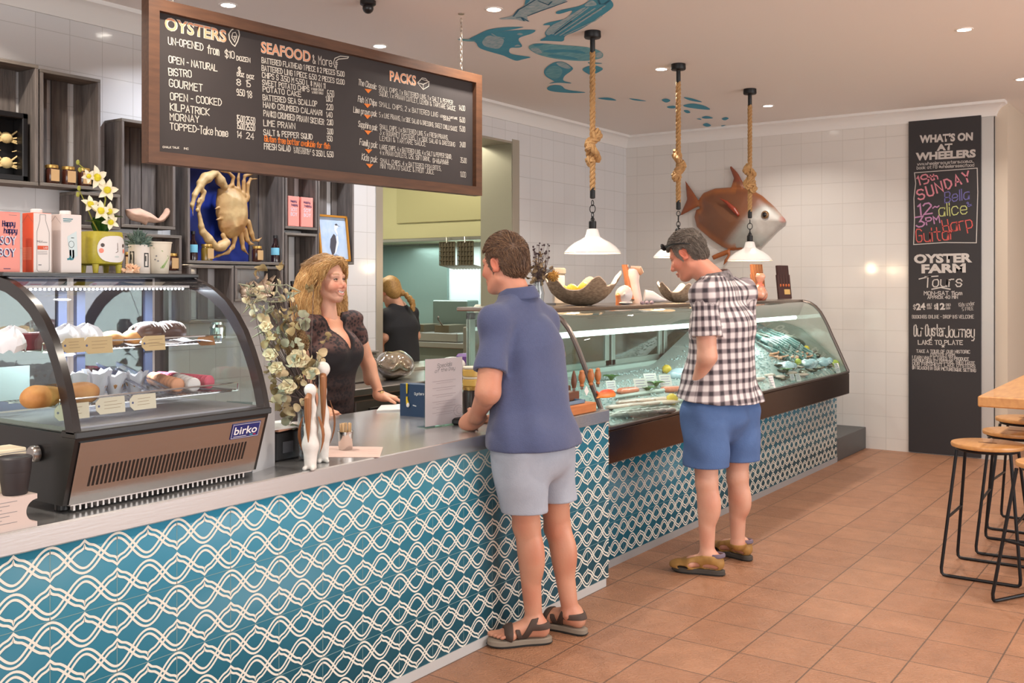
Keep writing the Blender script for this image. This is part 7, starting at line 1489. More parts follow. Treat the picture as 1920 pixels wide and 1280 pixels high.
# ---------------------------------------------------------------- people
def nrm(v): return np.asarray(v, float)/np.linalg.norm(v)
SKIN = M('skin', attr='Col', rough=.5, sss=.12, bump=(120, .08))
HAIRM = M('hair', attr='Col', rough=.55)
EYEW, TEETH = M('eye_white', (206, 196, 188), .25), M('teeth_white', (238, 232, 222), .25)
def frame(f, up=(0, 0, 1)):
    f = nrm(f); r = nrm(np.cross(f, up)); u = np.cross(r, f); return f, r, u     # forward, to the person's right, up
def head(c, f, up=(0, 0, 1), s=1., neck=None, nr=.056, h=.003, female=False, tone=(208, 150, 122), lips=(176, 96, 84), brow=(120, 90, 66), smile=False, turn=None):
    """head centred between the ears; c at ear height"""
    F_, R_, U_ = frame(f, up); c = np.array(c, float)
    def p(a, b, d): return c+s*(F_*a+R_*b+U_*d)
    B = [F_, R_, U_]; lo = c-.19*s; hi = c+.19*s
    if neck is not None: lo = np.minimum(lo, np.array(neck)-.07); hi = np.maximum(hi, np.array(neck)+.07)
    v = Vox(lo, hi, h)
    v.ell(p(-.012, 0, .035), np.array([.098, .077, .088])*s, .02, B); v.ell(p(.03, 0, -.03+.004*female), np.array([.062-.001*female, .06-.005*female, .083-.007*female])*s, .03, B); fe = 1 if female else 0
    for q in (-1, 1):
        v.cap(p(.0, (.05-.008*fe)*q, -.062+.01*fe), p(.062, (.022-.008*fe)*q, -.098+.008*fe), (.02-.004*fe)*s, (.019-.004*fe)*s, .03); v.ell(p(.062, .038*q, -.025), np.array([.026, .024, .026])*s, .02, B)
        v.cap(p(.080, .014*q, .028), p(.070, .048*q, .026), .012*s, .010*s, .012)
    v.ell(p(.072, 0, -.098+.007*fe), np.array([.02, .022-.005*fe, .018-.002*fe])*s, .02, B)
    for q in (-1, 1): v.ell(p(.098, .031*q, .006), np.array([.014, .017, .011])*s, .012, B, 's')
    v.cap(p(.086, 0, .014), p(.109-.004*fe, 0, -.028+.004*fe), (.0075-.001*fe)*s, (.0125-.003*fe)*s, .012)
    for q in (-1, 1): v.ell(p(.096, .0125*q, -.034), np.array([.012, .008, .008])*s, .006, B)
    mz_ = -.064
    if smile:
        v.ell(p(.09, 0, mz_+.012), np.array([.012, .024, .008])*s, .01, B)
        for q in (-1, 1): v.cap(p(.095, 0, mz_+.009), p(.078, .028*q, mz_+.013), .0045*s, .003*s, .008)
        v.chain([p(.080, -.026, mz_+.010), p(.092, -.014, mz_-.008), p(.095, 0, mz_-.011), p(.092, .014, mz_-.008), p(.080, .026, mz_+.010)], [.003*s, .005*s, .006*s, .005*s, .003*s], .008)
        for q in (-1, 1): v.ell(p(.066, .036*q, -.034), np.array([.024, .022, .02])*s, .015, B)
    else:
        v.chain([p(.084, -.022, mz_), p(.098, 0, mz_+.004), p(.084, .022, mz_)], [.004*s, .006*s, .004*s], .006); v.chain([p(.084, -.02, mz_-.006), p(.095, 0, mz_-.011), p(.084, .02, mz_-.006)], [.004*s, .007*s, .004*s], .006)
    for q in (-1, 1):
        e1, e3 = nrm(F_*.35+U_*.95), None; e2 = nrm(R_*q+F_*-.35); e3 = np.cross(e1, e2)
        v.ell(p(-.004, .078*q, .0), np.array([.033, .007, .019])*s, .006, [e1, e2, e3]); v.ell(p(-.002, .085*q, .004), np.array([.021, .006, .010])*s, .004, [e1, e2, e3], 's'); v.ell(p(.004, .077*q, -.024), np.array([.009, .006, .008])*s, .006, B)
    if neck is not None: v.cap(p(-.018, 0, -.055), neck, nr, nr*1.12, .025)
    V, Q = v.mesh(); V = relax(V, Q, 1, .35); L = (V-c)/s; x, y, z = L@F_, L@R_, L@U_
    col = np.tile(lin(tone), (len(V), 1)); red = tuple(int(a*b) for a, b in zip(tone, (1.0, .82, .78)))
    ck = np.exp(-(((np.abs(y)-.042)/.022)**2+((z+.03)/.024)**2))*(x > .03); col = mixc(col, red, np.clip(ck*.8, 0, 1)); col = mixc(col, red, np.exp(-(y/.016)**2-((z+.03)/.014)**2)*(x > .08)*.8); col = mixc(col, red, .8*((np.abs(y) > .07)&(x < .03)&(np.abs(z) < .04)))
    br = np.exp(-(((z-.030-.006*np.cos((np.abs(y)-.03)/.02))/.0045)**2))*(np.abs(y) > .012)*(np.abs(y) < .05)*(x > .05); col = mixc(col, brow, np.clip(br*.85, 0, 1))
    if smile:
        yy = np.clip(np.abs(y)/.028, 0, 1); ctr = mz_+.001+.011*yy**2; hh = .0062*np.sqrt(1-yy**2*.95)
        lp = (np.abs(z-ctr) < hh+.0045*(1-.6*yy))*(np.abs(y) < .029)*(x > .065); col = mixc(col, lips, lp.astype(float)); th_ = (np.abs(z-ctr-.0012) < hh*.82)*(np.abs(y) < .023)*(x > .07); col = mixc(col, (240, 234, 226), th_.astype(float))
    else:
        lp = np.exp(-((z-mz_+.004)/.0075)**4)*(np.abs(y) < .024)*(x > .07); col = mixc(col, lips, np.clip(lp*.8, 0, 1)); col = mixc(col, (110, 56, 50), np.exp(-((z-mz_+.004)/.0014)**2)*(np.abs(y) < .021)*(x > .075)*.8)
    eyes = MB(); eyes.mi = 0
    for q in (-1, 1):
        ec = p(.0735, .031*q, .005); eyes.ell(ec, .0135*s, 14); g = nrm(F_+(np.array(turn) if turn is not None else 0)); eyes.ell(ec+g*.0078*s, .0068*s, 12, 1); eyes.ell(ec+g*.0116*s, .0034*s, 8, 2)
        eyes.tube([p(.0735, .031*q, .005)+s*(F_*.0126*math.cos(a)+R_*.0142*q*math.sin(a)+U_*(.0066-.004*abs(math.sin(a)))) for a in np.linspace(-1.1, 1.2, 9)], .0032*s, 6, 3)
        eyes.tube([p(.0735, .031*q, .005)+s*(F_*.0125*math.cos(a)+R_*.0138*q*math.sin(a)-U_*(.0062-.003*abs(math.sin(a)))) for a in np.linspace(-1.1, 1.2, 9)], .0034*s, 6, 4)
    return V, Q, col, eyes, p
def hand_v(v, w, d, n, s, size=1., curl=(.25, .5, .5), spread=.06, thumb=(.7, .7, .25), k=.006):
    """w wrist, d towards the fingers, n palm normal (the way the palm faces), s thumb side"""
    w, d, n, s = np.array(w, float), nrm(d), nrm(n), nrm(s); B = [d, s, n]; z = size
    v.ell(w+d*.048*z, np.array([.052, .041, .0175])*z, .015, B); v.cap(w+d*.078*z+s*.026*z, w+d*.076*z-s*.028*z, .0125*z, .011*z, .01); v.cap(w-d*.02*z, w+d*.03*z, .024*z, .024*z, .02, s, 1.25)
    for i in range(4):
        b = w+d*(.086-.004*abs(i-1))*z+s*(.029-.0195*i)*z; L = [(.044, .027, .021), (.048, .031, .022), (.045, .028, .021), (.035, .021, .019)][i]; dd_ = nrm(d+s*spread*(1.5-i)); a = 0; q = b
        for j in range(3):
            a += curl[j]*(1+.06*i); t = q+(dd_*math.cos(a)+n*math.sin(a))*L[j]*z; v.cap(q, t, (.0093, .0083, .0075)[j]*z, (.0083, .0075, .0064)[j]*z, .004); q = t
    b = w+d*.022*z+s*.032*z; q = b; dr = nrm(s*thumb[0]+d*thumb[1]+n*thumb[2])
    v.cap(w+d*.02*z+s*.012*z, b+dr*.012*z, .017*z, .0125*z, .012); t = b+dr*.042*z; v.cap(q, t, .0125*z, .0095*z, .006); dr2 = nrm(dr+d*.35+n*.1); v.cap(t, t+dr2*.028*z, .0095*z, .0075*z, .004)
def limb(v, a, b, c, ra, rb, rc, back=None, bulge=0., k=.02):
    """two segment limb with a muscle bulge on the second segment"""
    v.cap(a, b, ra, rb, k); v.cap(b, c, rb*.97, rc, k); a, b, c = map(np.array, (a, b, c))
    if bulge: v.ell(b+(c-b)*.3+np.array(back)*rb*.35, np.array([bulge, bulge*.92, np.linalg.norm(c-b)*.30]), .02, [nrm(back), nrm(np.cross(c-b, back)), nrm(c-b)])
def foot_v(v, heel, d, ankle, s=1., k=.012):
    d = nrm([d[0], d[1], 0]); n = np.array([-d[1], d[0], 0]); h = np.array(heel, float); U_ = np.array([0, 0, 1.]); q = lambda a, b, c: h+(d*a+n*b+U_*c)*s
    v.ell(q(.035, 0, .042), np.array([.034, .030, .036])*s, k); v.cap(ankle, q(.06, 0, .06), .036*s, .034*s, .02); v.cap(q(.055, 0, .062), q(.17, 0, .036), .034*s, .024*s, .02, n, 1.25); v.cap(q(.17, .03, .024), q(.185, -.028, .024), .022*s, .020*s, .015); v.cap(q(.03, 0, .03), q(.17, 0, .026), .026*s, .026*s, .02)
    return q
def toes_v(v, q, s=1., left=True):
    g = 1 if left else -1   # big toe on the inner side
    for i in range(5): b = (-.030+.0155*i)*g; L = (.255, .248, .238, .226, .212)[i]; v.cap(q(.185, b*1.0, .024), q(L, b*1.05, .017), (.0125, .0095, .009, .0085, .008)[i]*s, (.0125, .0092, .0085, .008, .008)[i]*s, .005)
def sole(q, d, L=.285, w=.052, th=.026, left=True, mats=None, z0=0.):
    g = 1 if left else -1; m = MB(); out = []
    prof = [(-.012, 0), (-.008, .022), (.02, .034), (.08, .034), (.13, .038), (.18, .049), (.22, .05), (.25, .04), (.268, .018), (.272, -.01), (.26, -.032), (.22, -.046), (.17, -.044), (.1, -.032), (.03, -.034), (-.006, -.022)]; prof = [tuple(p_) for p_ in smooth_(prof, 2)]
    for zz, e, mi in ((0, .94, 0), (.008, 1.02, 0), (.010, 1.0, 1), (th, 1.0, 1), (th+.004, .93, 1)):
        out.append([q(.13+(a-.13)*e, b*e*g*-1, zz+z0+.012*max(0, (a-.2)/.08)**2*.5) for a, b in prof])
    n = len(prof); 
    for i in range(len(out)-1): m.grid([out[i], out[i+1]], 0 if i < 2 else 1, cv=True)
    m.f.append(tuple(range(n))); m.m.append(0); b = len(m.v)-n; m.f.append(tuple(range(b, b+n))); m.m.append(1); return m
def tidy(V, Q, it=1): return relax(V, Q, it, .4), Q
def strands(m, roots, dirs, lens, r0, segs=4, wav=0., grav=0., rg=None, curlf=20., taper=.25):
    for p, d, L in zip(roots, dirs, lens):
        P_ = [p]; d = nrm(d); ph = rg.uniform(0, 6.28); sd = nrm(np.cross(d, rg.normal(size=3)))
        for j in range(segs): d = nrm(d+np.array([0, 0, -grav])); P_.append(P_[-1]+d*L/segs+sd*wav*math.sin(ph+curlf*L*(j+1)/segs))
        m.tube(P_, list(np.linspace(r0, r0*taper, segs+1)), 4, caps=False)
def hair_col(V, nb, per, base, dark, light, seed):
    """nb vertices of the cap, then locks of per vertices each"""
    rg = np.random.default_rng(seed); k = (len(V)-nb)//per if per else 0; n = np.concatenate([rg.normal(size=nb)*.5-.5, np.repeat(rg.normal(size=k), per)]); col = np.tile(lin(base), (len(V), 1)); col = mixc(col, dark, np.clip(-n*.55, 0, .9)); return mixc(col, light, np.clip(n*.45, 0, .75))
def groom(v, roots, field, L, rad, segs, off, seed, wav=0., wl=.05, free=.3, taper=.3):
    """locks that run over a sculpted cap: field(P) gives the combing direction"""
    rg = np.random.default_rng(seed); f = v.f
    def val(P): i = np.clip(np.round((P-v.lo)/v.h).astype(int), 1, v.n-2); return f[tuple(i.T)], i
    def grad(P):
        d, i = val(P); g = np.stack([f[tuple((i+e).T)]-f[tuple((i-e).T)] for e in np.eye(3, dtype=int)], 1); return d, g/np.maximum(np.linalg.norm(g, axis=1), 1e-6)[:, None]
    n = len(roots); P = roots.copy(); pts = []; ph = rg.uniform(0, 6.28, n); jit = rg.normal(size=(n, 3))*.12; lift = off*(.6+.8*rg.random(n)); Ls = L*rg.uniform(.7, 1.2, n) if np.isscalar(L) else L
    for j in range(segs+1):
        d, g = grad(P); pts.append(P.copy()); D = field(P)+jit; D = D-g*np.sum(D*g, 1)[:, None]*(1 if j < segs*(1-free) else .3); D /= np.maximum(np.linalg.norm(D, axis=1), 1e-6)[:, None]; sd = np.cross(D, g); st = (Ls/segs)[:, None]
        P = P+D*st+sd*(wav*np.cos(ph+6.28*Ls*(j/segs)/wl)*(j/segs))[:, None]
        if j < segs*(1-free): d, g = grad(P); P = P-g*np.clip(d-lift, -.01, .01)[:, None]
    S = np.stack(pts, 1); T = np.gradient(S, axis=1); T /= np.maximum(np.linalg.norm(T, axis=2), 1e-9)[..., None]; a = np.cross(T, (rg.normal(size=(n, 1, 3)))); a /= np.maximum(np.linalg.norm(a, axis=2), 1e-9)[..., None]; b = np.cross(T, a); r = (rad*np.linspace(1, taper, segs+1))[None, :, None]
    V = np.stack([S+r*(a*math.cos(q)+b*math.sin(q)) for q in (0, 2.094, 4.189)], 2).reshape(n, -1, 3); m = (segs+1)*3; Q = []
    for j in range(segs):
        for k in range(3): Q.append((j*3+k, j*3+(k+1) % 3, j*3+3+(k+1) % 3, j*3+3+k))
    Q = np.array(Q); return V.reshape(-1, 3), (Q[None]+(np.arange(n)*m)[:, None, None]).reshape(-1, 4), m
def hair_obj(t, V, Q, SV, SQ, per, cols, seed, label=None, tint=None, name='hair'):
    A = np.concatenate([V, SV]); col = hair_col(A, len(V), per, *cols, seed); col = tint(A, col) if tint else col; o = sculpt(name, A, np.concatenate([Q, SQ+len(V)]), HAIRM, t, label, col=col); return o
def short_hair(t, p, c, F_, R_, U_, s, base, dark, light, seed, grey=None, thick=.014, crown=.01, n=4200):
    """cropped hair: a cap over the skull with combed locks"""
    v = Vox(np.array(c)-.16*s, np.array(c)+.17*s, .0035); B = [F_, R_, U_]
    v.ell(p(-.012, 0, .04), np.array([.096+thick*.55, .078+thick*.45, .09+thick*.9])*s, .01, B); v.ell(p(-.045, 0, -.008), np.array([.062, .07, .068])*s, .02, B)
    def cut(X, Y, Z):
        x = ((X-c[0])*F_[0]+(Y-c[1])*F_[1]+(Z-c[2])*F_[2])/s; y = np.abs((X-c[0])*R_[0]+(Y-c[1])*R_[1]+(Z-c[2])*R_[2])/s; z = ((X-c[0])*U_[0]+(Y-c[1])*U_[1]+(Z-c[2])*U_[2])/s
        line = np.where(x > .05, .075-(x-.05)*.1, np.where(x > .015, .0+(x-.015)*2.1, np.where(x > -.03, .028-.0*(x), -.062)))
        line = np.where((x > .012)&(x <= .04), np.maximum(-.035+ (x-.012)*1.6, -.035), line); line = np.where((x > -.022)&(x <= .012), .036*np.ones_like(x), line)
        return (line-z)*s*.8
    v.keep(cut); v.waves(.0022, 8, 110, seed); V, Q = v.mesh(); V = relax(V, Q, 1, .3); rg = np.random.default_rng(seed); ix = rg.choice(len(V), min(n, len(V)), False)
    def field(P):
        q = (P-c)/s; z = q@U_; x = q@F_; y = q@R_; tp = sstep(.03, .085, z)[:, None]
        return tp*(F_*.7+R_*.5)+(1-tp)*(-U_*.9-F_*.35)+np.sin(P@np.array([41., 67, 53]))[:, None]*R_*.25*tp
    L = np.where(((V[ix]-c)@U_)/s > .06, .036+crown, .024)*rg.uniform(.7, 1.25, len(ix)); SV, SQ, per = groom(v, V[ix], field, L, .0016, 5, .003, seed, .001, .03)
    def tint(A, col):
        if grey is None: return col
        q = (A-c)/s; return mixc(col, grey, np.clip(sstep(.06, -.02, q@U_)*sstep(-.06, .02, q@F_), 0, 1)*.8)
    return hair_obj(t, V, Q, SV, SQ, per, (base, dark, light), seed, None, tint)
def collar(t, ctr, ax, F_, r, mat, h=.042, open_=.5, name='collar'):
    """a folded shirt collar round the neck"""
    ax = nrm(ax); f = nrm(F_-ax*np.dot(F_, ax)); rr = np.cross(f, ax); m = MB(); rows = []
    for rad, z in ((r*1.0, -.006), (r*.98, h*.7), (r*1.03, h), (r*1.12, h*.9), (r*1.26, h*.25), (r*1.38, -.012)): rows.append([np.array(ctr)+(f*math.cos(a)*1.12+rr*math.sin(a))*rad+ax*(z-.022*max(0, math.cos(a))) for a in np.linspace(open_, 2*PI-open_, 30)])
    m.grid(rows); m.grid([[p-ax*.004 for p in r_] for r_ in rows][::-1]); return part(name, m, mat, t)
def cloth_uv(V, segs, ids):
    """(around, along, -) coordinates about the axis (a, b, lateral, radius) named by ids"""
    uv = np.zeros((len(V), 3))
    for i, (a, b, lat, rad) in enumerate(segs):
        a, b = np.array(a), np.array(b); d = b-a; t = (V-a)@d/d.dot(d); q = V-a-t[:, None]*d; m_ = ids == i; w2 = np.cross(nrm(d), nrm(lat)); ang = np.arctan2(q@w2, q@nrm(lat)); uv[m_] = np.stack([ang*rad*1.3, t*np.linalg.norm(d)+i*.017, np.full(len(V), i)], 1)[m_]
    return uv

# ------------------------------ the man in the navy shirt
def D_(u, v, D): return at(u, v, D=D)
J = dict(lsh=D_(930, 600, 4.24), rsh=D_(1018, 598, 4.56), lel=D_(915, 735, 4.14), lwr=D_(893, 780, 4.30), lhip=D_(972, 838, 4.22), rhip=D_(1028, 834, 4.40), lkn=D_(988, 985, 4.28), rkn=D_(1046, 990, 4.44), lan=D_(1001, 1163, 4.31), ran=D_(1070, 1150, 4.43), neck=D_(970, 543, 4.38), head=D_(946, 497, 4.40), pel=D_(999, 815, 4.31), chest=D_(985, 650, 4.39), rel=D_(985, 735, 4.66), rwr=D_(950, 790, 4.60))
FM1 = nrm([-1, .05, 0]); LM1 = nrm(J['rsh']-J['lsh'])
t = MAN1 = thing('person', 'man in navy polo shirt and pale grey shorts standing at the tiled counter', 'person', (J['pel'][0], J['pel'][1], 0))
TONE1 = (198, 142, 116)
heelL, dL = np.array([-2.345, 3.625, .026]), nrm([-.19, -.19, 0]); heelR, dR = np.array([-2.268, 3.79, .026]), nrm([-.22, .0, 0])
b = Vox((-2.85, 3.2, 0), (-2.0, 4.1, 1.5), .0055)
b.cap(J['pel']+[0, 0, .02], J['chest'], .115, .12, .03, LM1, 1.35); b.cap(J['chest'], J['neck']-[0, 0, .08], .115, .055, .03, LM1, 1.4); b.cap(J['lsh']-[0, 0, .02], J['rsh']-[0, 0, .02], .045, .045, .03); b.cap(J['lhip'], J['rhip'], .1, .1, .03)
for h_, k_, a_ in (('lhip', 'lkn', 'lan'), ('rhip', 'rkn', 'ran')): limb(b, J[h_], J[k_], J[a_], .085, .056, .036, -FM1, .054)
for k_ in ('lkn', 'rkn'): b.ell(J[k_]+FM1*.018, .045, .02)
qL = foot_v(b, heelL, dL, J['lan']); qR = foot_v(b, heelR, dR, J['ran']); toes_v(b, qL, 1, True); toes_v(b, qR, 1, False)
for s_, a_ in (('lsh', 'lan'), ('rsh', 'ran')):
    for k in (-1, 1): b.ell(J[a_]+LM1*.03*k+[0, 0, .0], .017, .012)
b.cap(J['rsh'], J['rel'], .048, .04, .02); b.cap(J['rel'], J['rwr'], .04, .027, .02)
bm = tidy(*b.mesh())
a = Vox(np.minimum(J['lsh'], J['lwr'])-.2, np.maximum(J['lsh'], J['lwr'])+.16, .003); sh = J['lsh']*.55+J['lel']*.45; limb(a, sh, J['lel'], J['lwr'], .053, .051, .030); 
dh = nrm(D_(872, 803, 4.42)-J['lwr']); hand_v(a, J['lwr'], dh, nrm(LM1+FM1*.2), nrm(FM1*.5+np.array([0, 0, .9])), 1., (.7, 1.0, .8), .02, (.5, .8, .5)); am = tidy(*a.mesh())
a = Vox(J['rwr']-.16, J['rwr']+.16, .003); a.cap(J['rwr']-nrm(J['rwr']-J['rel'])*.06, J['rwr'], .03, .027, .01); hand_v(a, J['rwr'], nrm(FM1*.8-LM1*.5-np.array([0, 0, .1])), -LM1, np.array([0, 0, 1.]), 1., (.4, .6, .5)); rm = tidy(*a.mesh())
hf = nrm(np.array([-1, -.02, -.12])); HV, HQ, hc, ey, hp = head(J['head'], hf, nrm([-.12, 0, 1]), 1.0, J['neck']-[0, 0, .04], .06, tone=(206, 142, 116), brow=(110, 80, 56))
def bodymesh(t, chunks, tone, heads, hcol, extra=None):
    V, Q = join(*chunks); col = np.tile(lin(tone), (len(V), 1)); n = np.sin(V[:, 0]*38+V[:, 2]*21)+np.sin(V[:, 1]*45-V[:, 2]*31); col = mixc(col, tuple(int(q*r_) for q, r_ in zip(tone, (.93, .8, .76))), np.clip(n*.22+.15, 0, .5))
    if extra is not None: col = extra(V, col)
    V2, Q2 = join((V, Q), heads); return sculpt('body', V2, Q2, SKIN, t, None, col=np.concatenate([col, hcol]))
bodymesh(t, [bm, am, rm], TONE1, (HV, HQ), hc); part('eyes', ey, [EYEW, M('iris_blue', (70, 96, 120), .2), BLACK, M('lid_skin', (150, 96, 78), .6), M('lower_lid', (196, 138, 112), .6)], t)
F1, R1, U1 = frame(hf, nrm([-.12, 0, 1])); short_hair(t, hp, J['head'], F1, R1, U1, 1.0, (104, 76, 56), (64, 46, 36), (150, 116, 86), 3, grey=(128, 104, 88), thick=.019, crown=.012)
NAVYC = M('navy_polo', (74, 82, 116), .9, noise=(60, .25, (62, 68, 98)), bump=(220, .25), sheen=.2)
v = Vox((-2.88, 3.15, .78), (-2.02, 4.12, 1.52), .0055); hem = J['pel']+np.array([.0, 0, -.02])
v.cap(hem, J['chest'], .152, .146, .03, LM1, 1.34); v.cap(J['chest'], J['neck']-[0, 0, .085], .14, .075, .04, LM1, 1.55); v.cap(J['neck']-[0, 0, .07], J['neck']-[0, 0, .02], .08, .066, .03); hmid = (J['lhip']+J['rhip'])/2; v.ell(hmid-FM1*.03+[0, 0, .0], (.15, .19, .16), .05, [FM1, LM1, (0, 0, 1)]); v.cap(J['lhip']+[0, 0, .02], J['rhip']+[0, 0, .02], .137, .137, .05)
v.cap(J['lsh']-[0, 0, .012], J['rsh']-[0, 0, .012], .068, .068, .04)
for q_ in ('lsh', 'rsh'): v.cap(J['neck']-[0, 0, .05], J[q_]+[0, 0, -.012], .068, .064, .04)
v.waves(.008, 8, 34, 12, (1, 1, .22)); tor = v.f.copy(); X, Y, Z = v.coords(); v.f = np.maximum(v.f, J['pel'][2]-.045-Z+0*X+0*Y)
sl = J['lsh']+(J['lel']-J['lsh'])*.72; dn = nrm(J['lel']-J['lsh']); w = Vox((-2.88, 3.15, .78), (-2.02, 4.12, 1.52), .0055); w.cap(J['lsh']-[0, 0, .012], sl+dn*.06, .061, .073, .02); w.cap(J['rsh']-[0, 0, .012], J['rsh']+(J['rel']-J['rsh'])*.7, .061, .07, .02); w.waves(.004, 6, 30, 5); X, Y, Z = w.coords(); w.f = np.maximum(w.f, (X-sl[0])*dn[0]+(Y-sl[1])*dn[1]+(Z-sl[2])*dn[2])
hol = np.sqrt((X-sl[0]-dn[0]*np.clip(((X-sl[0])*dn[0]+(Y-sl[1])*dn[1]+(Z-sl[2])*dn[2]), -.3, .3))**2+(Y-sl[1]-dn[1]*np.clip(((X-sl[0])*dn[0]+(Y-sl[1])*dn[1]+(Z-sl[2])*dn[2]), -.3, .3))**2+(Z-sl[2]-dn[2]*np.clip(((X-sl[0])*dn[0]+(Y-sl[1])*dn[1]+(Z-sl[2])*dn[2]), -.3, .3))**2)-.054; al = (X-sl[0])*dn[0]+(Y-sl[1])*dn[1]+(Z-sl[2])*dn[2]; w.f = np.maximum(w.f, -np.maximum(hol, -.05-al))
hh_ = np.maximum(.03-np.abs(v.f-w.f), 0)/.03; v.f = np.minimum(v.f, w.f)-hh_*hh_*.0075; V, Q = v.mesh(); V = relax(V, Q, 1, .4); sculpt('polo_shirt', V, Q, NAVYC, t, 'navy blue polo shirt')
collar(t, J['neck']-[.0, 0, .022], nrm(J['head']-J['neck']+np.array([.05, 0, .03])), FM1, .066, NAVYC, .036, .45)
def shorts(t, J, lat, r0, r1, hemL, hemR, mat, label, wst, seed, F_, asp=1.3, lk='lkn', rk='rkn'):
    lo = np.minimum(np.minimum(J['lhip'], J['rhip']), np.minimum(J[lk], J[rk]))-.22; hi = np.maximum(J['lhip'], J['rhip'])+.25; v = Vox(lo, hi, .0055)
    mid = (J['lhip']+J['rhip'])/2; v.cap(mid+[0, 0, .1], mid-[0, 0, .03], r0*.86, r0*.93, .03, lat, asp); v.ell(mid-F_*.045-[0, 0, .03], (.095, .145, .11), .04, [F_, lat, (0, 0, 1)])
    w = []
    for h_, k_, hz in (('lhip', lk, hemL), ('rhip', rk, hemR)):
        d = J[k_]-J[h_]; f_ = (hz-J[h_][2])/d[2]; e = J[h_]+d*(f_+.12); v.cap(J[h_]+[0, 0, -.01], e, r0*.83, r1, .025)
    v.waves(.005, 8, 30, seed, (1, 1, .5)); X, Y, Z = v.coords()
    sd = ((X-mid[0])*lat[0]+(Y-mid[1])*lat[1]); hz = np.where(sd < 0, hemL, hemR); v.f = np.maximum(v.f, np.maximum(hz-Z, Z-wst))
    for h_, k_, hz in (('lhip', lk, hemL), ('rhip', rk, hemR)):
        d = J[k_]-J[h_]; tt = (Z-J[h_][2])/d[2]; rr = np.sqrt((X-J[h_][0]-d[0]*tt)**2+(Y-J[h_][1]-d[1]*tt)**2)-(r1-.017); v.f = np.maximum(v.f, -np.maximum(rr, Z-hz-.13))
    V, Q = v.mesh(); V = relax(V, Q, 1, .4); return sculpt('shorts', V, Q, mat, t, label)
shorts(t, J, LM1, .142, .098, .575, .59, M('grey_shorts', (166, 172, 184), .85, noise=(30, .3, (146, 152, 166)), bump=(160, .15)), 'pale grey shorts', .96, 4, FM1, 1.22)
# sandals
def strap_v(foot, sel, th=.006, h=.004):
    """bands cut from a slightly swollen foot"""
    foot.f = foot.f-th; foot.keep(sel); V, Q = foot.mesh(); return V, Q
BROWN = M('sandal_brown', (72, 56, 48), .75); SOLEB, SOLET = M('sole_black', (40, 38, 36), .8), M('sole_taupe', (132, 120, 106), .7)
def sandal(t, heel, d, ankle, left, open_toe=True):
    d = nrm([d[0], d[1], 0]); n = np.array([-d[1], d[0], 0]); g0 = np.array(heel)-[0, 0, .026]; q0 = lambda a, b, c: g0+d*a+n*b+np.array([0, 0, c])
    m = sole(q0, d, left=left); s_ = part('sandal', m, [SOLEB, SOLET], t, 'brown strap sandal with taupe sole')
    v = Vox(np.minimum(g0, g0+d*.3)-[.12, .12, .0], np.maximum(g0, g0+d*.3)+[.12, .12, .2], .0035); foot_v(v, heel, d, ankle)
    def sel(X, Y, Z):
        a = (X-g0[0])*d[0]+(Y-g0[1])*d[1]; b_ = np.abs((X-g0[0])*n[0]+(Y-g0[1])*n[1]); z = Z-g0[2]
        s1 = np.abs(a-.185+.1*(z-.03))-.017; s2 = np.abs(a-.095+.55*(z-.07))-.015; s3 = np.maximum(np.abs(z-.082)-.013, a-.085); s4 = np.maximum(np.abs(a-.135-.3*(z-.04))-.010, z-.075)
        return np.maximum(np.minimum(np.minimum(s1, s2), np.minimum(s3, s4)), .024-z)
    V, Q = strap_v(v, sel); V = relax(V, Q, 1, .4); sculpt('straps', V, Q, BROWN, s_, 'dark brown sandal straps')
    m = MB(); p = q0(-.012, 0, .082); m.box(q0(.0, 0, .07)-.014, q0(.0, 0, .098)+.014, bev=.005); return s_
sandal(t, heelL, dL, J['lan'], True); sandal(t, heelR, dR, J['ran'], False)

# ------------------------------ the man in the plaid shirt
J = dict(lsh=D_(1320, 549, 5.26), rsh=D_(1394, 545, 5.60), lel=D_(1326, 668, 5.24), lwr=D_(1306, 722, 5.34), lhip=D_(1322, 772, 5.36), rhip=D_(1380, 768, 5.54), lkn=D_(1325, 905, 5.33), rkn=D_(1383, 895, 5.52), lan=D_(1326, 1036, 5.34), ran=D_(1383, 1018, 5.56), neck=D_(1340, 514, 5.45), head=D_(1290, 479, 5.50), pel=D_(1350, 752, 5.45), chest=D_(1352, 610, 5.44), rel=D_(1392, 668, 5.66), rwr=D_(1352, 722, 5.70))
FM2 = nrm([-1, .12, 0]); LM2 = nrm(J['rsh']-J['lsh'])
t = MAN2 = thing('person', 'grey haired man in plaid shirt and blue shorts looking into the seafood case', 'person', (J['pel'][0], J['pel'][1], 0)); TONE2 = (212, 160, 136)
heelL, dL = np.array([-2.135, 4.985, .028]), nrm([-.27, -.06, 0]); heelR, dR = np.array([-2.125, 5.335, .028]), nrm([-.2, .06, 0])
b = Vox((-2.62, 4.6, 0), (-1.78, 5.75, 1.56), .0055)
b.cap(J['pel'], J['chest'], .12, .125, .03, LM2, 1.35); b.cap(J['chest'], J['neck']-[0, 0, .08], .12, .058, .03, LM2, 1.4); b.cap(J['lsh']-[0, 0, .02], J['rsh']-[0, 0, .02], .045, .045, .03); b.cap(J['lhip'], J['rhip'], .1, .1, .03)
for h_, k_, a_ in (('lhip', 'lkn', 'lan'), ('rhip', 'rkn', 'ran')): limb(b, J[h_], J[k_], J[a_], .085, .058, .037, -FM2, .058)
foot_v(b, heelL, dL, J['lan']); foot_v(b, heelR, dR, J['ran'])
b.cap(J['rsh'], J['rel'], .048, .04, .02); b.cap(J['rel'], J['rwr'], .04, .027, .02); bm = tidy(*b.mesh())
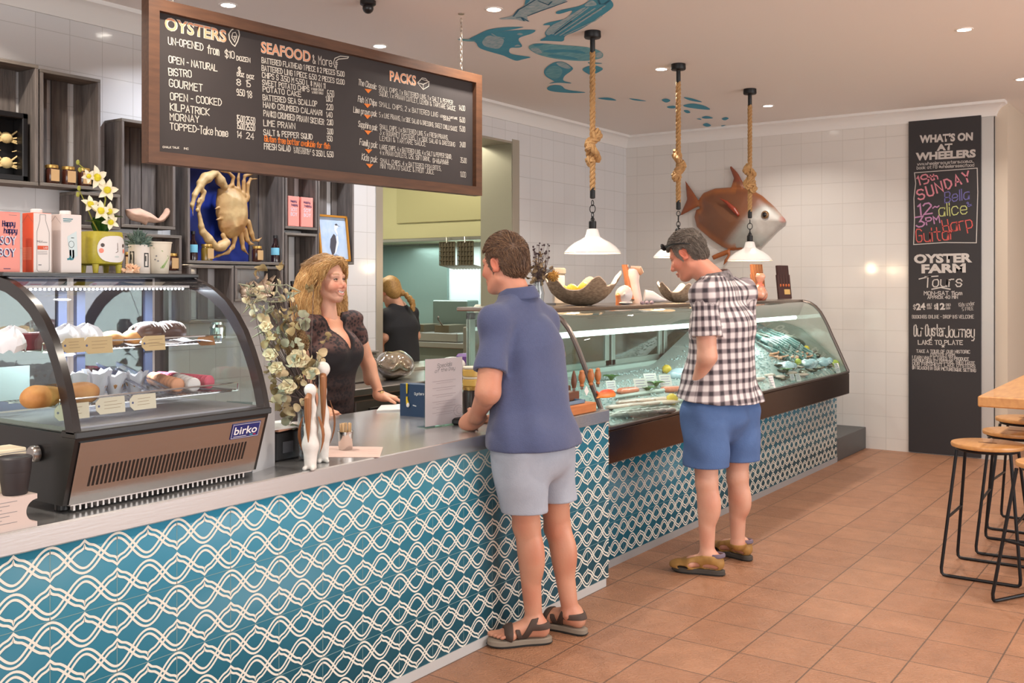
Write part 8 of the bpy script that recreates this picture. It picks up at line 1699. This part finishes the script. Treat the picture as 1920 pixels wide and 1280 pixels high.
a = Vox(np.minimum(J['lsh'], J['lwr'])-.2, np.maximum(J['lsh'], J['lwr'])+.16, .003); sh = J['lsh']*.6+J['lel']*.4; limb(a, sh, J['lel'], J['lwr'], .054, .050, .031); hand_v(a, J['lwr'], nrm(np.array([0, 0, -1])+FM2*.1+LM2*.25), nrm(LM2), nrm(FM2), 1., (.35, .5, .4)); am = tidy(*a.mesh())
a = Vox(J['rwr']-.16, J['rwr']+.16, .003); a.cap(J['rwr']+nrm(J['rel']-J['rwr'])*.06, J['rwr'], .03, .027, .01); hand_v(a, J['rwr'], nrm(np.array([0, 0, -1])+FM2*.3), nrm(-LM2), nrm(FM2), 1., (.3, .5, .4)); rm = tidy(*a.mesh())
hf = nrm(np.array([-1, -.12, -.52])); up2 = nrm([-.5, 0, .85]); HV, HQ, hc, ey, hp = head(J['head'], hf, up2, 1.02, J['neck']-[0, 0, .04], .062, tone=(212, 140, 114), brow=(140, 120, 104))
bodymesh(t, [bm, am, rm], TONE2, (HV, HQ), hc); part('eyes', ey, [EYEW, M('iris_blue', (70, 96, 120)), BLACK, M('lid_skin', (150, 96, 78)), M('lower_lid', (196, 138, 112))], t)
F1, R1, U1 = frame(hf, up2); short_hair(t, hp, J['head'], F1, R1, U1, 1.02, (104, 92, 82), (70, 60, 54), (146, 132, 120), 8, grey=(176, 164, 152), thick=.017, crown=.0)
m = MB()
for q in (-1, 1): m.tube([hp(.075, .06*q, .085), hp(.03, .088*q, .075), hp(-.03, .09*q, .05), hp(-.06, .078*q, .03)], .004, 6); m.ell(hp(.095, .032*q, .098), (.012, .03, .022), 10, None, Matrix([F1, R1, U1]).transposed())
m.tube([hp(.1, -.06, .09), hp(.11, 0, .1), hp(.1, .06, .09)], .004, 6); part('sunglasses', m, BLACK, t, 'black sunglasses pushed up on the head')
# plaid cloth
pm = bpy.data.materials.new('plaid_cotton'); pm.use_nodes = True; MATS['plaid_cotton'] = pm; N_ = pm.node_tree.nodes; L_ = pm.node_tree.links.new; bs = N_['Principled BSDF']; bs.inputs['Roughness'].default_value = .9
an = N_.new('ShaderNodeAttribute'); an.attribute_name = 'cloth'; sx_ = N_.new('ShaderNodeSeparateXYZ'); L_(an.outputs['Vector'], sx_.inputs[0]); acc = None
for ax_, per in ((0, .050), (1, .054)):
    mu = N_.new('ShaderNodeMath'); mu.operation = 'MULTIPLY'; mu.inputs[1].default_value = 2*PI/per; L_(sx_.outputs[ax_], mu.inputs[0]); sn = N_.new('ShaderNodeMath'); sn.operation = 'SINE'; L_(mu.outputs[0], sn.inputs[0])
    rp = N_.new('ShaderNodeMapRange'); rp.interpolation_type = 'SMOOTHSTEP'; rp.inputs['From Min'].default_value = -.45; rp.inputs['From Max'].default_value = .8; L_(sn.outputs[0], rp.inputs['Value'])
    if acc is None: acc = rp.outputs[0]
    else:
        ad = N_.new('ShaderNodeMath'); ad.operation = 'ADD'; L_(acc, ad.inputs[0]); L_(rp.outputs[0], ad.inputs[1]); acc = ad.outputs[0]
cr = N_.new('ShaderNodeValToRGB'); dv = N_.new('ShaderNodeMath'); dv.operation = 'MULTIPLY'; dv.inputs[1].default_value = .5; L_(acc, dv.inputs[0]); L_(dv.outputs[0], cr.inputs[0]); e_ = cr.color_ramp.elements; e_[0].color = lin((216, 207, 206))+(1,); e_[1].color = lin((54, 47, 53))+(1,); ee = e_.new(.5); ee.color = lin((138, 126, 129))+(1,); L_(cr.outputs[0], bs.inputs['Base Color'])
v = Vox((-2.66, 4.6, .82), (-1.76, 5.78, 1.58), .0055)
v.cap(J['pel']+[0, 0, -.02], J['chest'], .176, .158, .03, LM2, 1.28); v.ell(J['pel']+FM2*.07+[0, 0, .12], (.13, .17, .14), .05, [FM2, LM2, (0, 0, 1)]); v.cap(J['chest'], J['neck']-[0, 0, .085], .15, .08, .04, LM2, 1.55); v.cap(J['neck']-[0, 0, .07], J['neck']-[0, 0, .02], .085, .068, .03); hmid = (J['lhip']+J['rhip'])/2; v.ell(hmid-FM2*.03+[0, 0, .0], (.165, .21, .16), .05, [FM2, LM2, (0, 0, 1)]); v.cap(J['lhip']+[0, 0, .02], J['rhip']+[0, 0, .02], .15, .15, .05)
v.cap(J['lsh']-[0, 0, .012], J['rsh']-[0, 0, .012], .072, .072, .04)
for q_ in ('lsh', 'rsh'): v.cap(J['neck']-[0, 0, .05], J[q_]+[0, 0, -.012], .072, .068, .04)
v.waves(.008, 8, 32, 31, (1, 1, .25)); X, Y, Z = v.coords(); v.f = np.maximum(v.f, J['pel'][2]+.015+.10*((X-J['pel'][0])*FM2[0]+(Y-J['pel'][1])*FM2[1])-Z)
sl = J['lsh']+(J['lel']-J['lsh'])*.68; dn = nrm(J['lel']-J['lsh']); w = Vox((-2.66, 4.6, .82), (-1.76, 5.78, 1.58), .0055); w.cap(J['lsh']-[0, 0, .012], sl+dn*.06, .066, .08, .02); w.cap(J['rsh']-[0, 0, .012], J['rsh']+(J['rel']-J['rsh'])*.7, .066, .076, .02); w.waves(.004, 6, 30, 6); al = (X-sl[0])*dn[0]+(Y-sl[1])*dn[1]+(Z-sl[2])*dn[2]; w.f = np.maximum(w.f, al); hol = np.sqrt((X-sl[0]-dn[0]*al)**2+(Y-sl[1]-dn[1]*al)**2+(Z-sl[2]-dn[2]*al)**2)-.058; w.f = np.maximum(w.f, -np.maximum(hol, -.05-al))
vt = v.f.copy(); hh_ = np.maximum(.03-np.abs(v.f-w.f), 0)/.03; v.f = np.minimum(v.f, w.f)-hh_*hh_*.0075; V, Q = v.mesh(); V = relax(V, Q, 1, .4); ii = tuple(np.clip(np.round((V-v.lo)/v.h).astype(int), 0, v.n-1).T); ids = np.where(w.f[ii] < vt[ii], np.where((V-J['neck'])@LM2 < 0, 1, 2), 0); uv = cloth_uv(V, [(J['pel'], J['neck']-[0, 0, .02], LM2, .16), (J['lsh']+dn*.03, J['lel'], FM2, .075), (J['rsh'], J['rel'], FM2, .075)], ids)
sculpt('plaid_shirt', V, Q, pm, t, 'black and white plaid short sleeved shirt', attrs={'cloth': ('FLOAT_VECTOR', uv)})
co = collar(t, J['neck']-[.0, 0, .02], nrm(J['head']-J['neck']+np.array([.12, 0, .1])), FM2, .068, M('collar_plaid', (150, 140, 140), .9, noise=(40, .9, (50, 44, 48))), .036, .4)
shorts(t, J, LM2, .158, .118, at(1325, 874, D=5.33)[2], at(1383, 862, D=5.52)[2], M('blue_shorts', (78, 104, 150), .9, noise=(30, .3, (64, 88, 132)), bump=(160, .15)), 'blue shorts', .99, 9, FM2, 1.2)
m = MB(); wd = nrm(J['lwr']-J['lel']); c = J['lwr']-wd*.012; pr = nrm(np.cross(wd, LM2)); m.tube([c+.033*(LM2*math.cos(a_)+pr*math.sin(a_)) for a_ in np.linspace(0, 2*PI, 24, False)], .009, 8, closed=True, flat=.5); m.lathe([(.0, .006), (.017, .006), (.019, 0), (.019, -.008)], 20, c-LM2*.036+pr*.008, ax=-LM2+pr*.3); m.lathe([(0, .0062), (.013, .0062)], 18, c-LM2*.036+pr*.008, 1, ax=-LM2+pr*.3, caps=False); part('wrist_watch', m, [BLACK, M('watch_face', (120, 124, 110), .3)], t, 'black wrist watch')
TAN = M('tan_leather', (168, 126, 66), .65, noise=(40, .4, (130, 94, 48))); SOCK = M('mauve_sock', (112, 98, 112), .9)
def closed_sandal(t, heel, d, ankle, left):
    d = nrm([d[0], d[1], 0]); n = np.array([-d[1], d[0], 0])*(1 if left else -1); g0 = np.array(heel)-[0, 0, .028]; q0 = lambda a, b, c: g0+d*a+np.array([-d[1], d[0], 0])*b+np.array([0, 0, c]); m = sole(q0, d, left=left); s_ = part('sandal', m, [SOLEB, M('sole_dark', (70, 64, 58), .8)], t, 'tan closed toe sandal with dark sole')
    v = Vox(np.minimum(g0, g0+d*.3)-[.12, .12, 0], np.maximum(g0, g0+d*.3)+[.12, .12, .2], .0035); foot_v(v, heel, d, ankle); v.ell(g0+d*.21+[0, 0, .035], (.07, .047, .028), .02, [d, np.array([-d[1], d[0], 0]), (0, 0, 1)])
    def sel(X, Y, Z):
        a = (X-g0[0])*d[0]+(Y-g0[1])*d[1]; b_ = (X-g0[0])*n[0]+(Y-g0[1])*n[1]; z = Z-g0[2]; top = z-(.118-.05*np.clip((a-.06)/.16, 0, 1)); op = np.full(a.shape, 1., np.float32)
        for a0, z0, ra, rz in ((.06, .045, .042, .017), (.145, .05, .03, .016), (.205, .033, .03, .011)): op = np.minimum(op, (np.sqrt(((a-a0)/ra)**2+((z-z0)/rz)**2)-1)*rz)
        op = np.where(np.abs(b_) > .015, op, 1.); tp = np.where(np.abs(b_) <= .02, (np.minimum(np.abs(a-.13)-.014, np.abs(a-.185)-.012)), 1.); tp = np.where(z > .05, tp, 1.)
        ank = np.maximum(.085-z, np.abs(a-.05)-.07); return np.maximum(np.maximum(top, -op), np.maximum(.024-z, np.where(z > .105, .01, -.01)))
    V, Q = strap_v(v, sel, .0065); V = relax(V, Q, 1, .4); sculpt('upper', V, Q, TAN, s_, 'tan leather closed sandal upper with cut outs')
    m = MB(); c = q0(.03, 0, .105); m.tube([q0(.035+.042*math.cos(a_), .036*math.sin(a_), .104-.004*math.cos(a_)) for a_ in np.linspace(0, 2*PI, 24, False)], .007, 8, closed=True, flat=1.6); part('ankle_padding', m, SOCK, s_, 'mauve grey ankle padding')
    m = MB(); e = q0(.12, 0, .078); m.box(e-[.012, .012, .006], e+[.012, .012, .008], bev=.004); part('buckle', m, BROWN, s_)
closed_sandal(t, heelL, dL, J['lan'], True); closed_sandal(t, heelR, dR, J['ran'], False)
# ------------------------------ the woman behind the counter
J = dict(rsh=D_(577, 606, 5.02), lsh=D_(660, 598, 5.30), lel=D_(690, 682, 5.34), lwr=D_(713, 742, 5.30), rel=D_(562, 692, 4.96), rwr=D_(606, 768, 4.96), neck=D_(614, 590, 5.16), head=D_(614, 528, 5.15), chest=D_(624, 660, 5.13), waist=D_(612, 745, 5.16), hip=D_(610, 830, 5.20))
FW_ = nrm([1, -.28, 0]); LW = nrm(J['rsh']-J['lsh'])
t = WOMAN = thing('person', 'smiling blonde woman in black lace top behind the counter', 'person', (J['hip'][0], J['hip'][1], 0)); TONEW = (222, 164, 134)
b = Vox((-4.2, 3.2, 0), (-3.5, 4.25, 1.58), .0055); hp_ = J['hip']
b.cap(J['waist'], J['chest'], .095, .11, .03, LW, 1.35); b.cap(J['chest'], J['neck']-[0, 0, .06], .108, .056, .03, LW, 1.45); b.cap(J['lsh']-[0, 0, .018], J['rsh']-[0, 0, .018], .04, .04, .03); b.cap(J['waist'], hp_, .1, .115, .04, LW, 1.35)
for k in (-1, 1):
    h_ = hp_+LW*.08*k; kn = np.array([h_[0]+.01, h_[1], .5]); an = np.array([h_[0], h_[1], .09]); limb(b, h_, kn, an, .085, .055, .034, -FW_, .05); foot_v(b, np.array([an[0], an[1], .0])-FW_*.05, FW_, an, .9)
bm = tidy(*b.mesh())
def arm(sh, el, wr, hd, hn, hs, curl, sz=.92, sp=.06, th=(.7, .7, .25)):
    a = Vox(np.minimum(np.minimum(sh, el), wr)-.17, np.maximum(np.maximum(sh, el), wr)+.17, .0032); limb(a, sh*.75+el*.25, el, wr, .044, .037, .023, nrm(FW_*-.5+LW*.2), .036); hand_v(a, wr, hd, hn, hs, sz, curl, sp, th); return tidy(*a.mesh())
lm = arm(J['lsh'], J['lel'], J['lwr'], nrm(np.array([.55, .75, -.22])), nrm([0, -.1, -1]), nrm([.8, -.6, 0]), (.12, .35, .3), .95, .12); rm = arm(J['rsh'], J['rel'], J['rwr'], nrm([.95, .1, -.3]), nrm([0, 0, -1]), nrm([-.1, 1, 0]), (.15, .35, .3), .92)
hf = nrm(np.array([.93, .10, .05])); HV, HQ, hc, ey, hp = head(J['head'], hf, (0, 0, 1), .96, J['neck']-[0, 0, .03], .047, .0022, True, (226, 172, 148), (190, 92, 88), (150, 112, 76), True, turn=RT*.3)
def vneck(V, col): return col
bodymesh(t, [bm, lm, rm], TONEW, (HV, HQ), hc); part('eyes', ey, [EYEW, M('iris_grey', (58, 62, 58), .2), BLACK, M('lid_brown', (84, 58, 46), .6), M('lower_lid_pale', (214, 158, 132), .6)], t)
m = MB(); m.ell(hp(.004, .083, -.034), .0055, 10); part('earring', m, WHITE, t, 'small pearl earring')
# lace top
lace = bpy.data.materials.new('black_lace'); lace.use_nodes = True; MATS['black_lace'] = lace; N_ = lace.node_tree.nodes; L_ = lace.node_tree.links.new; bs = N_['Principled BSDF']; bs.inputs['Roughness'].default_value = .8
tc = N_.new('ShaderNodeTexCoord'); vo = N_.new('ShaderNodeTexVoronoi'); vo.inputs['Scale'].default_value = 58; L_(tc.outputs['Object'], vo.inputs['Vector']); no = N_.new('ShaderNodeTexNoise'); no.inputs['Scale'].default_value = 34; L_(tc.outputs['Object'], no.inputs['Vector'])
at_ = N_.new('ShaderNodeAttribute'); at_.attribute_name = 'Col'; ad = N_.new('ShaderNodeMath'); ad.operation = 'MULTIPLY'; L_(vo.outputs['Distance'], ad.inputs[0]); ad2 = N_.new('ShaderNodeMath'); ad2.operation = 'MULTIPLY'; ad2.inputs[1].default_value = 3.2; L_(no.outputs['Fac'], ad2.inputs[0]); L_(ad2.outputs[0], ad.inputs[1])
rp = N_.new('ShaderNodeValToRGB'); L_(ad.outputs[0], rp.inputs[0]); rp.color_ramp.elements[0].position = .5; rp.color_ramp.elements[1].position = .95
mm_ = N_.new('ShaderNodeMix'); mm_.data_type = 'RGBA'; mm_.inputs[6].default_value = lin((34, 28, 32))+(1,); mm_.inputs[7].default_value = lin((92, 64, 60))+(1,); fm = N_.new('ShaderNodeMath'); fm.operation = 'MULTIPLY'; L_(rp.outputs[0], fm.inputs[0]); L_(at_.outputs['Fac'], fm.inputs[1]); L_(fm.outputs[0], mm_.inputs[0]); L_(mm_.outputs[2], bs.inputs['Base Color'])
v = Vox((-4.2, 3.2, .72), (-3.4, 4.3, 1.56), .005); v.cap(J['waist'], J['chest'], .112, .122, .03, LW, 1.32); v.cap(J['waist'], hp_, .112, .13, .04, LW, 1.32); v.cap(J['chest'], J['neck']-[0, 0, .075], .116, .06, .04, LW, 1.5); v.cap(J['lsh']-[0, 0, .01], J['rsh']-[0, 0, .01], .052, .052, .035)
for q_ in ('lsh', 'rsh'): v.cap(J['neck']-[0, 0, .045], J[q_]-[0, 0, .012], .05, .048, .035)
for k in (-1, 1): v.ell(J['chest']+FW_*.075+LW*.066*k-[0, 0, .005], (.058, .064, .066), .035, [FW_, LW, (0, 0, 1)])
for s_, e_ in (('lsh', 'lel'), ('rsh', 'rel')): v.cap(J[s_]-[0, 0, .012], J[s_]+(J[e_]-J[s_])*.42, .05, .053, .025)
v.waves(.003, 7, 60, 9, (.4, .4, 1.6)); X, Y, Z = v.coords(); nb = J['chest']+np.array([0, 0, -.005]); fx = (X-nb[0])*FW_[0]+(Y-nb[1])*FW_[1]; lx = np.abs((X-nb[0])*LW[0]+(Y-nb[1])*LW[1]); depth = np.maximum(lx-(Z-nb[2]-.015)*.46, -.01-fx)
v.f = np.maximum(v.f, -np.maximum(depth, nb[2]-.0-Z)*1.)
nz = J['neck']; v.f = np.maximum(v.f, -(np.sqrt((X-nz[0])**2+(Y-nz[1])**2)-.062-.35*np.maximum(0, Z-nz[2]+.03))*(Z > nz[2]-.06)-1.*(Z <= nz[2]-.06)); v.f = np.maximum(v.f, .76-Z)
V, Q = v.mesh(); V = relax(V, Q, 1, .4); sheer = sstep(J['chest'][2]-.01, J['chest'][2]+.05, V[:, 2]); sheer = np.maximum(sheer, .35*sstep(J['chest'][2]-.09, J['chest'][2]-.14, V[:, 2])); rx = V-nb; lx_ = np.abs(rx@LW); sheer = sheer*sstep(.008, .016, np.abs(lx_-(rx[:, 2]-.015)*.46)+.1*(rx@FW_ < -.02)); sculpt('lace_top', V, Q, lace, t, 'black lace v neck top', col=np.repeat(sheer[:, None], 3, 1))
m = MB(); m.tube([J['neck']+np.array([0, 0, -.045])+.07*(FW_*math.cos(a)*1.15+LW*math.sin(a))-np.array([0, 0, .05*max(0, math.cos(a))]) for a in np.linspace(-1.3, 1.3, 20)], .0012, 5); part('necklace', m, M('fine_gold', (220, 180, 120), .3, .8), t, 'fine gold necklace')
m = MB(); wd = nrm(J['lwr']-J['lel']); c = J['lwr']-wd*.02; pr = nrm(np.cross(wd, LW)); m.tube([c+.027*(LW*math.cos(a)+pr*math.sin(a)) for a in np.linspace(0, 2*PI, 22, False)], .005, 6, closed=True, flat=.6); m.lathe([(.0, .006), (.011, .006), (.012, 0)], 16, c-LW*.0+FW_*.027, 1, ax=FW_); part('wrist_watch', m, [M('watch_strap', (60, 44, 40), .5), M('watch_gold', (214, 180, 120), .3, .7)], t, 'thin wrist watch')
m = MB(); m.box((hp_[0]-.13, hp_[1]-.17, .55), (hp_[0]+.13, hp_[1]+.17, .80), bev=.06); 
v = Vox(hp_-[.3, .3, .86], hp_+[.3, .3, .1], .008)
for k in (-1, 1): h_ = hp_+LW*.08*k; v.cap(h_+[0, 0, .0], np.array([h_[0], h_[1], .12]), .11, .075, .03)
v.cap(hp_+[0, 0, .04], hp_-[0, 0, .05], .13, .13, .03, LW, 1.3); v.keep(lambda X, Y, Z: Z-hp_[2]-.06+0*X+0*Y); v.keep(lambda X, Y, Z: .1-Z+0*X+0*Y); V, Q = v.mesh(); sculpt('trousers', V, Q, M('black_trousers', (30, 28, 32), .9), t)
# wavy shoulder length hair
F1, R1, U1 = frame(hf); HB, HD, HL = (204, 158, 98), (146, 104, 60), (236, 202, 144)
v = Vox(J['head']-[.22, .22, .27], J['head']+[.22, .22, .2], .004); B = [F1, R1, U1]
v.ell(hp(-.022, 0, .045), (.108, .094, .098), .015, B); v.ell(hp(-.06, 0, -.02), (.075, .10, .10), .03, B)
for q, ext in ((1, 1.0), (-1, .85)):
    v.chain([hp(.04, .062*q, .085), hp(.012, .09*q, .05), hp(-.035, .105*q, -.02), hp(-.045, .112*q, -.10), hp(-.03, .108*q, -.165), hp(-.01, .095*q, -.20)], [.03, .03, .046, .05, .042, .022], .025); v.chain([hp(-.07, .05*q, 0), hp(-.10, .07*q, -.09), hp(-.09, .08*q, -.17), hp(-.07, .08*q, -.21)], [.06, .062, .05, .025], .03)
v.chain([hp(.066, -.02, .112), hp(.064, .03, .104), hp(.05, .066, .078), hp(.03, .085, .04)], [.014, .016, .016, .016], .02); v.chain([hp(.066, -.02, .112), hp(.056, -.058, .085), hp(.04, -.08, .03)], [.014, .018, .018], .02)
for q in (1, -1): v.ell(hp(.055, .055*q, -.03), (.07, .052, .085), .015, B, 's')
v.ell(hp(.10, 0, -.01), (.078, .072, .10), .015, B, 's'); v.ell(hp(.012, .098, -.008), (.03, .03, .036), .012, B, 's'); v.waves(.005, 9, 62, 5, (1, 1, .45)); V, Q = v.mesh(); V = relax(V, Q, 1, .4)
rg = np.random.default_rng(4); rel = V-J['head']; ok = np.where(~((rel@F1 > .035)&(rel@U1 < .05)&(np.abs(rel@R1) < .07)))[0]; ix = rg.choice(ok, 6500, False)
def field(P):
    q = P-J['head']; z = q@U1; x = q@F1; y = q@R1; tp = (sstep(.05, .10, z))[:, None]; sg_ = np.where(y > -.02, 1., -1.)[:, None]
    return tp*(R1*sg_*.8-F1*.55-U1*.1)+(1-tp)*(-U1+R1*sg_*.10-F1*.25*sstep(-.12, .0, z)[:, None]+F1*.12*sstep(-.1, -.18, z)[:, None])
SV, SQ, per = groom(v, V[ix], field, .15, .0017, 10, .004, 5, .0035, .055, .25, .35)
def tint(A, col): r2 = A-J['head']; return mixc(col, (128, 98, 68), .7*sstep(.06, .11, r2@U1)*sstep(.07, -.02, r2@F1))
hair_obj(t, V, Q, SV, SQ, per, (HB, HD, HL), 6, 'wavy blonde shoulder length hair', tint)

# ------------------------------ the cook in the kitchen
DK_ = 8.7; K = lambda u, v, d=0.: at(u, v, D=DK_+d); FK = nrm(-RT*.75+FW*.65); LK = nrm(np.cross(FK, (0, 0, 1)))
J = dict(neck=K(748, 574), head=K(731, 548), lsh=K(726, 592, -.12), rsh=K(772, 588, .14), chest=K(751, 612), waist=K(755, 668), hip=K(756, 710), lel=K(722, 632, -.12), lwr=K(719, 662, .1), rel=K(780, 630, .2), rwr=K(766, 660, .35))
t = COOK = thing('person', 'cook with blonde plait in black t-shirt standing in the kitchen', 'person', (J['hip'][0], J['hip'][1], 0)); b = Vox(J['hip']*[1, 1, 0]-[.5, .5, 0], J['hip']*[1, 1, 0]+[.5, .5, 1.5], .008)
b.cap(J['waist'], J['chest'], .1, .11, .03, LK, 1.3); b.cap(J['chest'], J['neck'], .1, .055, .03, LK, 1.4); b.cap(J['lsh'], J['rsh'], .045, .045, .03); b.cap(J['waist'], J['hip'], .1, .11, .03, LK, 1.3); b.cap(J['lsh'], J['lel'], .043, .038); b.cap(J['lel'], J['lwr'], .038, .025); b.cap(J['rsh'], J['rel'], .043, .038); b.cap(J['rel'], J['rwr'], .038, .025)
for k in (-1, 1): h_ = J['hip']+LK*.08*k; limb(b, h_, np.array([h_[0], h_[1], .48]), np.array([h_[0], h_[1], .09]), .09, .055, .036, -FK, .05); foot_v(b, np.array([h_[0], h_[1], 0])-FK*.05, FK, (h_[0], h_[1], .09), .9)
bm = tidy(*b.mesh()); hm = []
for n_ in ('lwr', 'rwr'): a = Vox(J[n_]-.14, J[n_]+.14, .004); hand_v(a, J[n_], nrm(FK*.8-np.array([0, 0, .5])), (0, 0, -1), LK if n_ == 'lwr' else -LK, .9, (.4, .5, .4)); hm.append(tidy(*a.mesh()))
hf = nrm(FK+np.array([0, 0, -.55])); upk = nrm(FK*.5+np.array([0, 0, .85])); HV, HQ, hc, ey, hp = head(J['head'], hf, upk, .95, J['neck'], .05, .004, tone=(220, 164, 136)); bodymesh(t, [bm]+hm, (222, 168, 142), (HV, HQ), hc); part('eyes', ey, [EYEW, M('iris_grey', (84, 90, 84)), BLACK, M('lid_brown', (84, 58, 46)), M('lower_lid_pale', (214, 158, 132))], t)
BT = M('black_tshirt', (36, 36, 40), .9); v = Vox(J['hip']-[.4, .4, .15], J['neck']+[.4, .4, .1], .008); v.cap(J['hip']+[0, 0, .02], J['chest'], .125, .128, .03, LK, 1.32); v.cap(J['chest'], J['neck']-[0, 0, .03], .125, .07, .03, LK, 1.5); v.cap(J['lsh'], J['rsh'], .06, .06, .03)
for s_, e_ in (('lsh', 'lel'), ('rsh', 'rel')): v.cap(J[s_], J[s_]+(J[e_]-J[s_])*.6, .06, .06, .02)
v.waves(.005, 6, 30, 2); v.keep(lambda X, Y, Z: J['hip'][2]-.06-Z+0*X+0*Y); V, Q = v.mesh(); sculpt('black_tshirt', V, Q, BT, t); v = Vox(J['hip']-[.3, .3, .9], J['hip']+[.3, .3, .15], .01)
for k in (-1, 1): h_ = J['hip']+LK*.08*k; v.cap(h_, np.array([h_[0], h_[1], .1]), .115, .08, .03)
v.cap(J['hip']+[0, 0, .05], J['hip']-[0, 0, .06], .13, .13, .03, LK, 1.3); v.keep(lambda X, Y, Z: .1-Z+0*X+0*Y); V, Q = v.mesh(); sculpt('black_trousers', V, Q, M('black_trousers', (30, 28, 32), .9), t)
F1, R1, U1 = frame(hf, upk); v = Vox(J['head']-.25, J['head']+.2, .005); v.ell(hp(-.02, 0, .045), (.106, .09, .096), .01, [F1, R1, U1]); v.ell(hp(-.055, 0, -.01), (.065, .08, .08), .02, [F1, R1, U1]); v.ell(hp(.09, 0, -.03), (.08, .09, .1), .01, [F1, R1, U1], 's')
pl_ = [K(745, 548), K(757, 556), K(763, 566), K(764, 580)]
for i in range(11): f_ = i/10; q = np.array([np.interp(f_*3, range(4), [p_[j] for p_ in pl_]) for j in range(3)])-FK*(.05+.03*f_); v.ell(q+RT*.009*(-1)**i, (.021, .021, .024), .006)
v.waves(.003, 6, 90, 3); V, Q = v.mesh(); col = hair_col(V, len(V), 0, (176, 134, 74), (124, 88, 46), (214, 176, 110), 3); sculpt('plaited_hair', V, Q, HAIRM, t, 'blonde plait', col=col)

# tidy up helper marks
for o in bpy.data.objects:
    if '_o' in o: del o['_o']
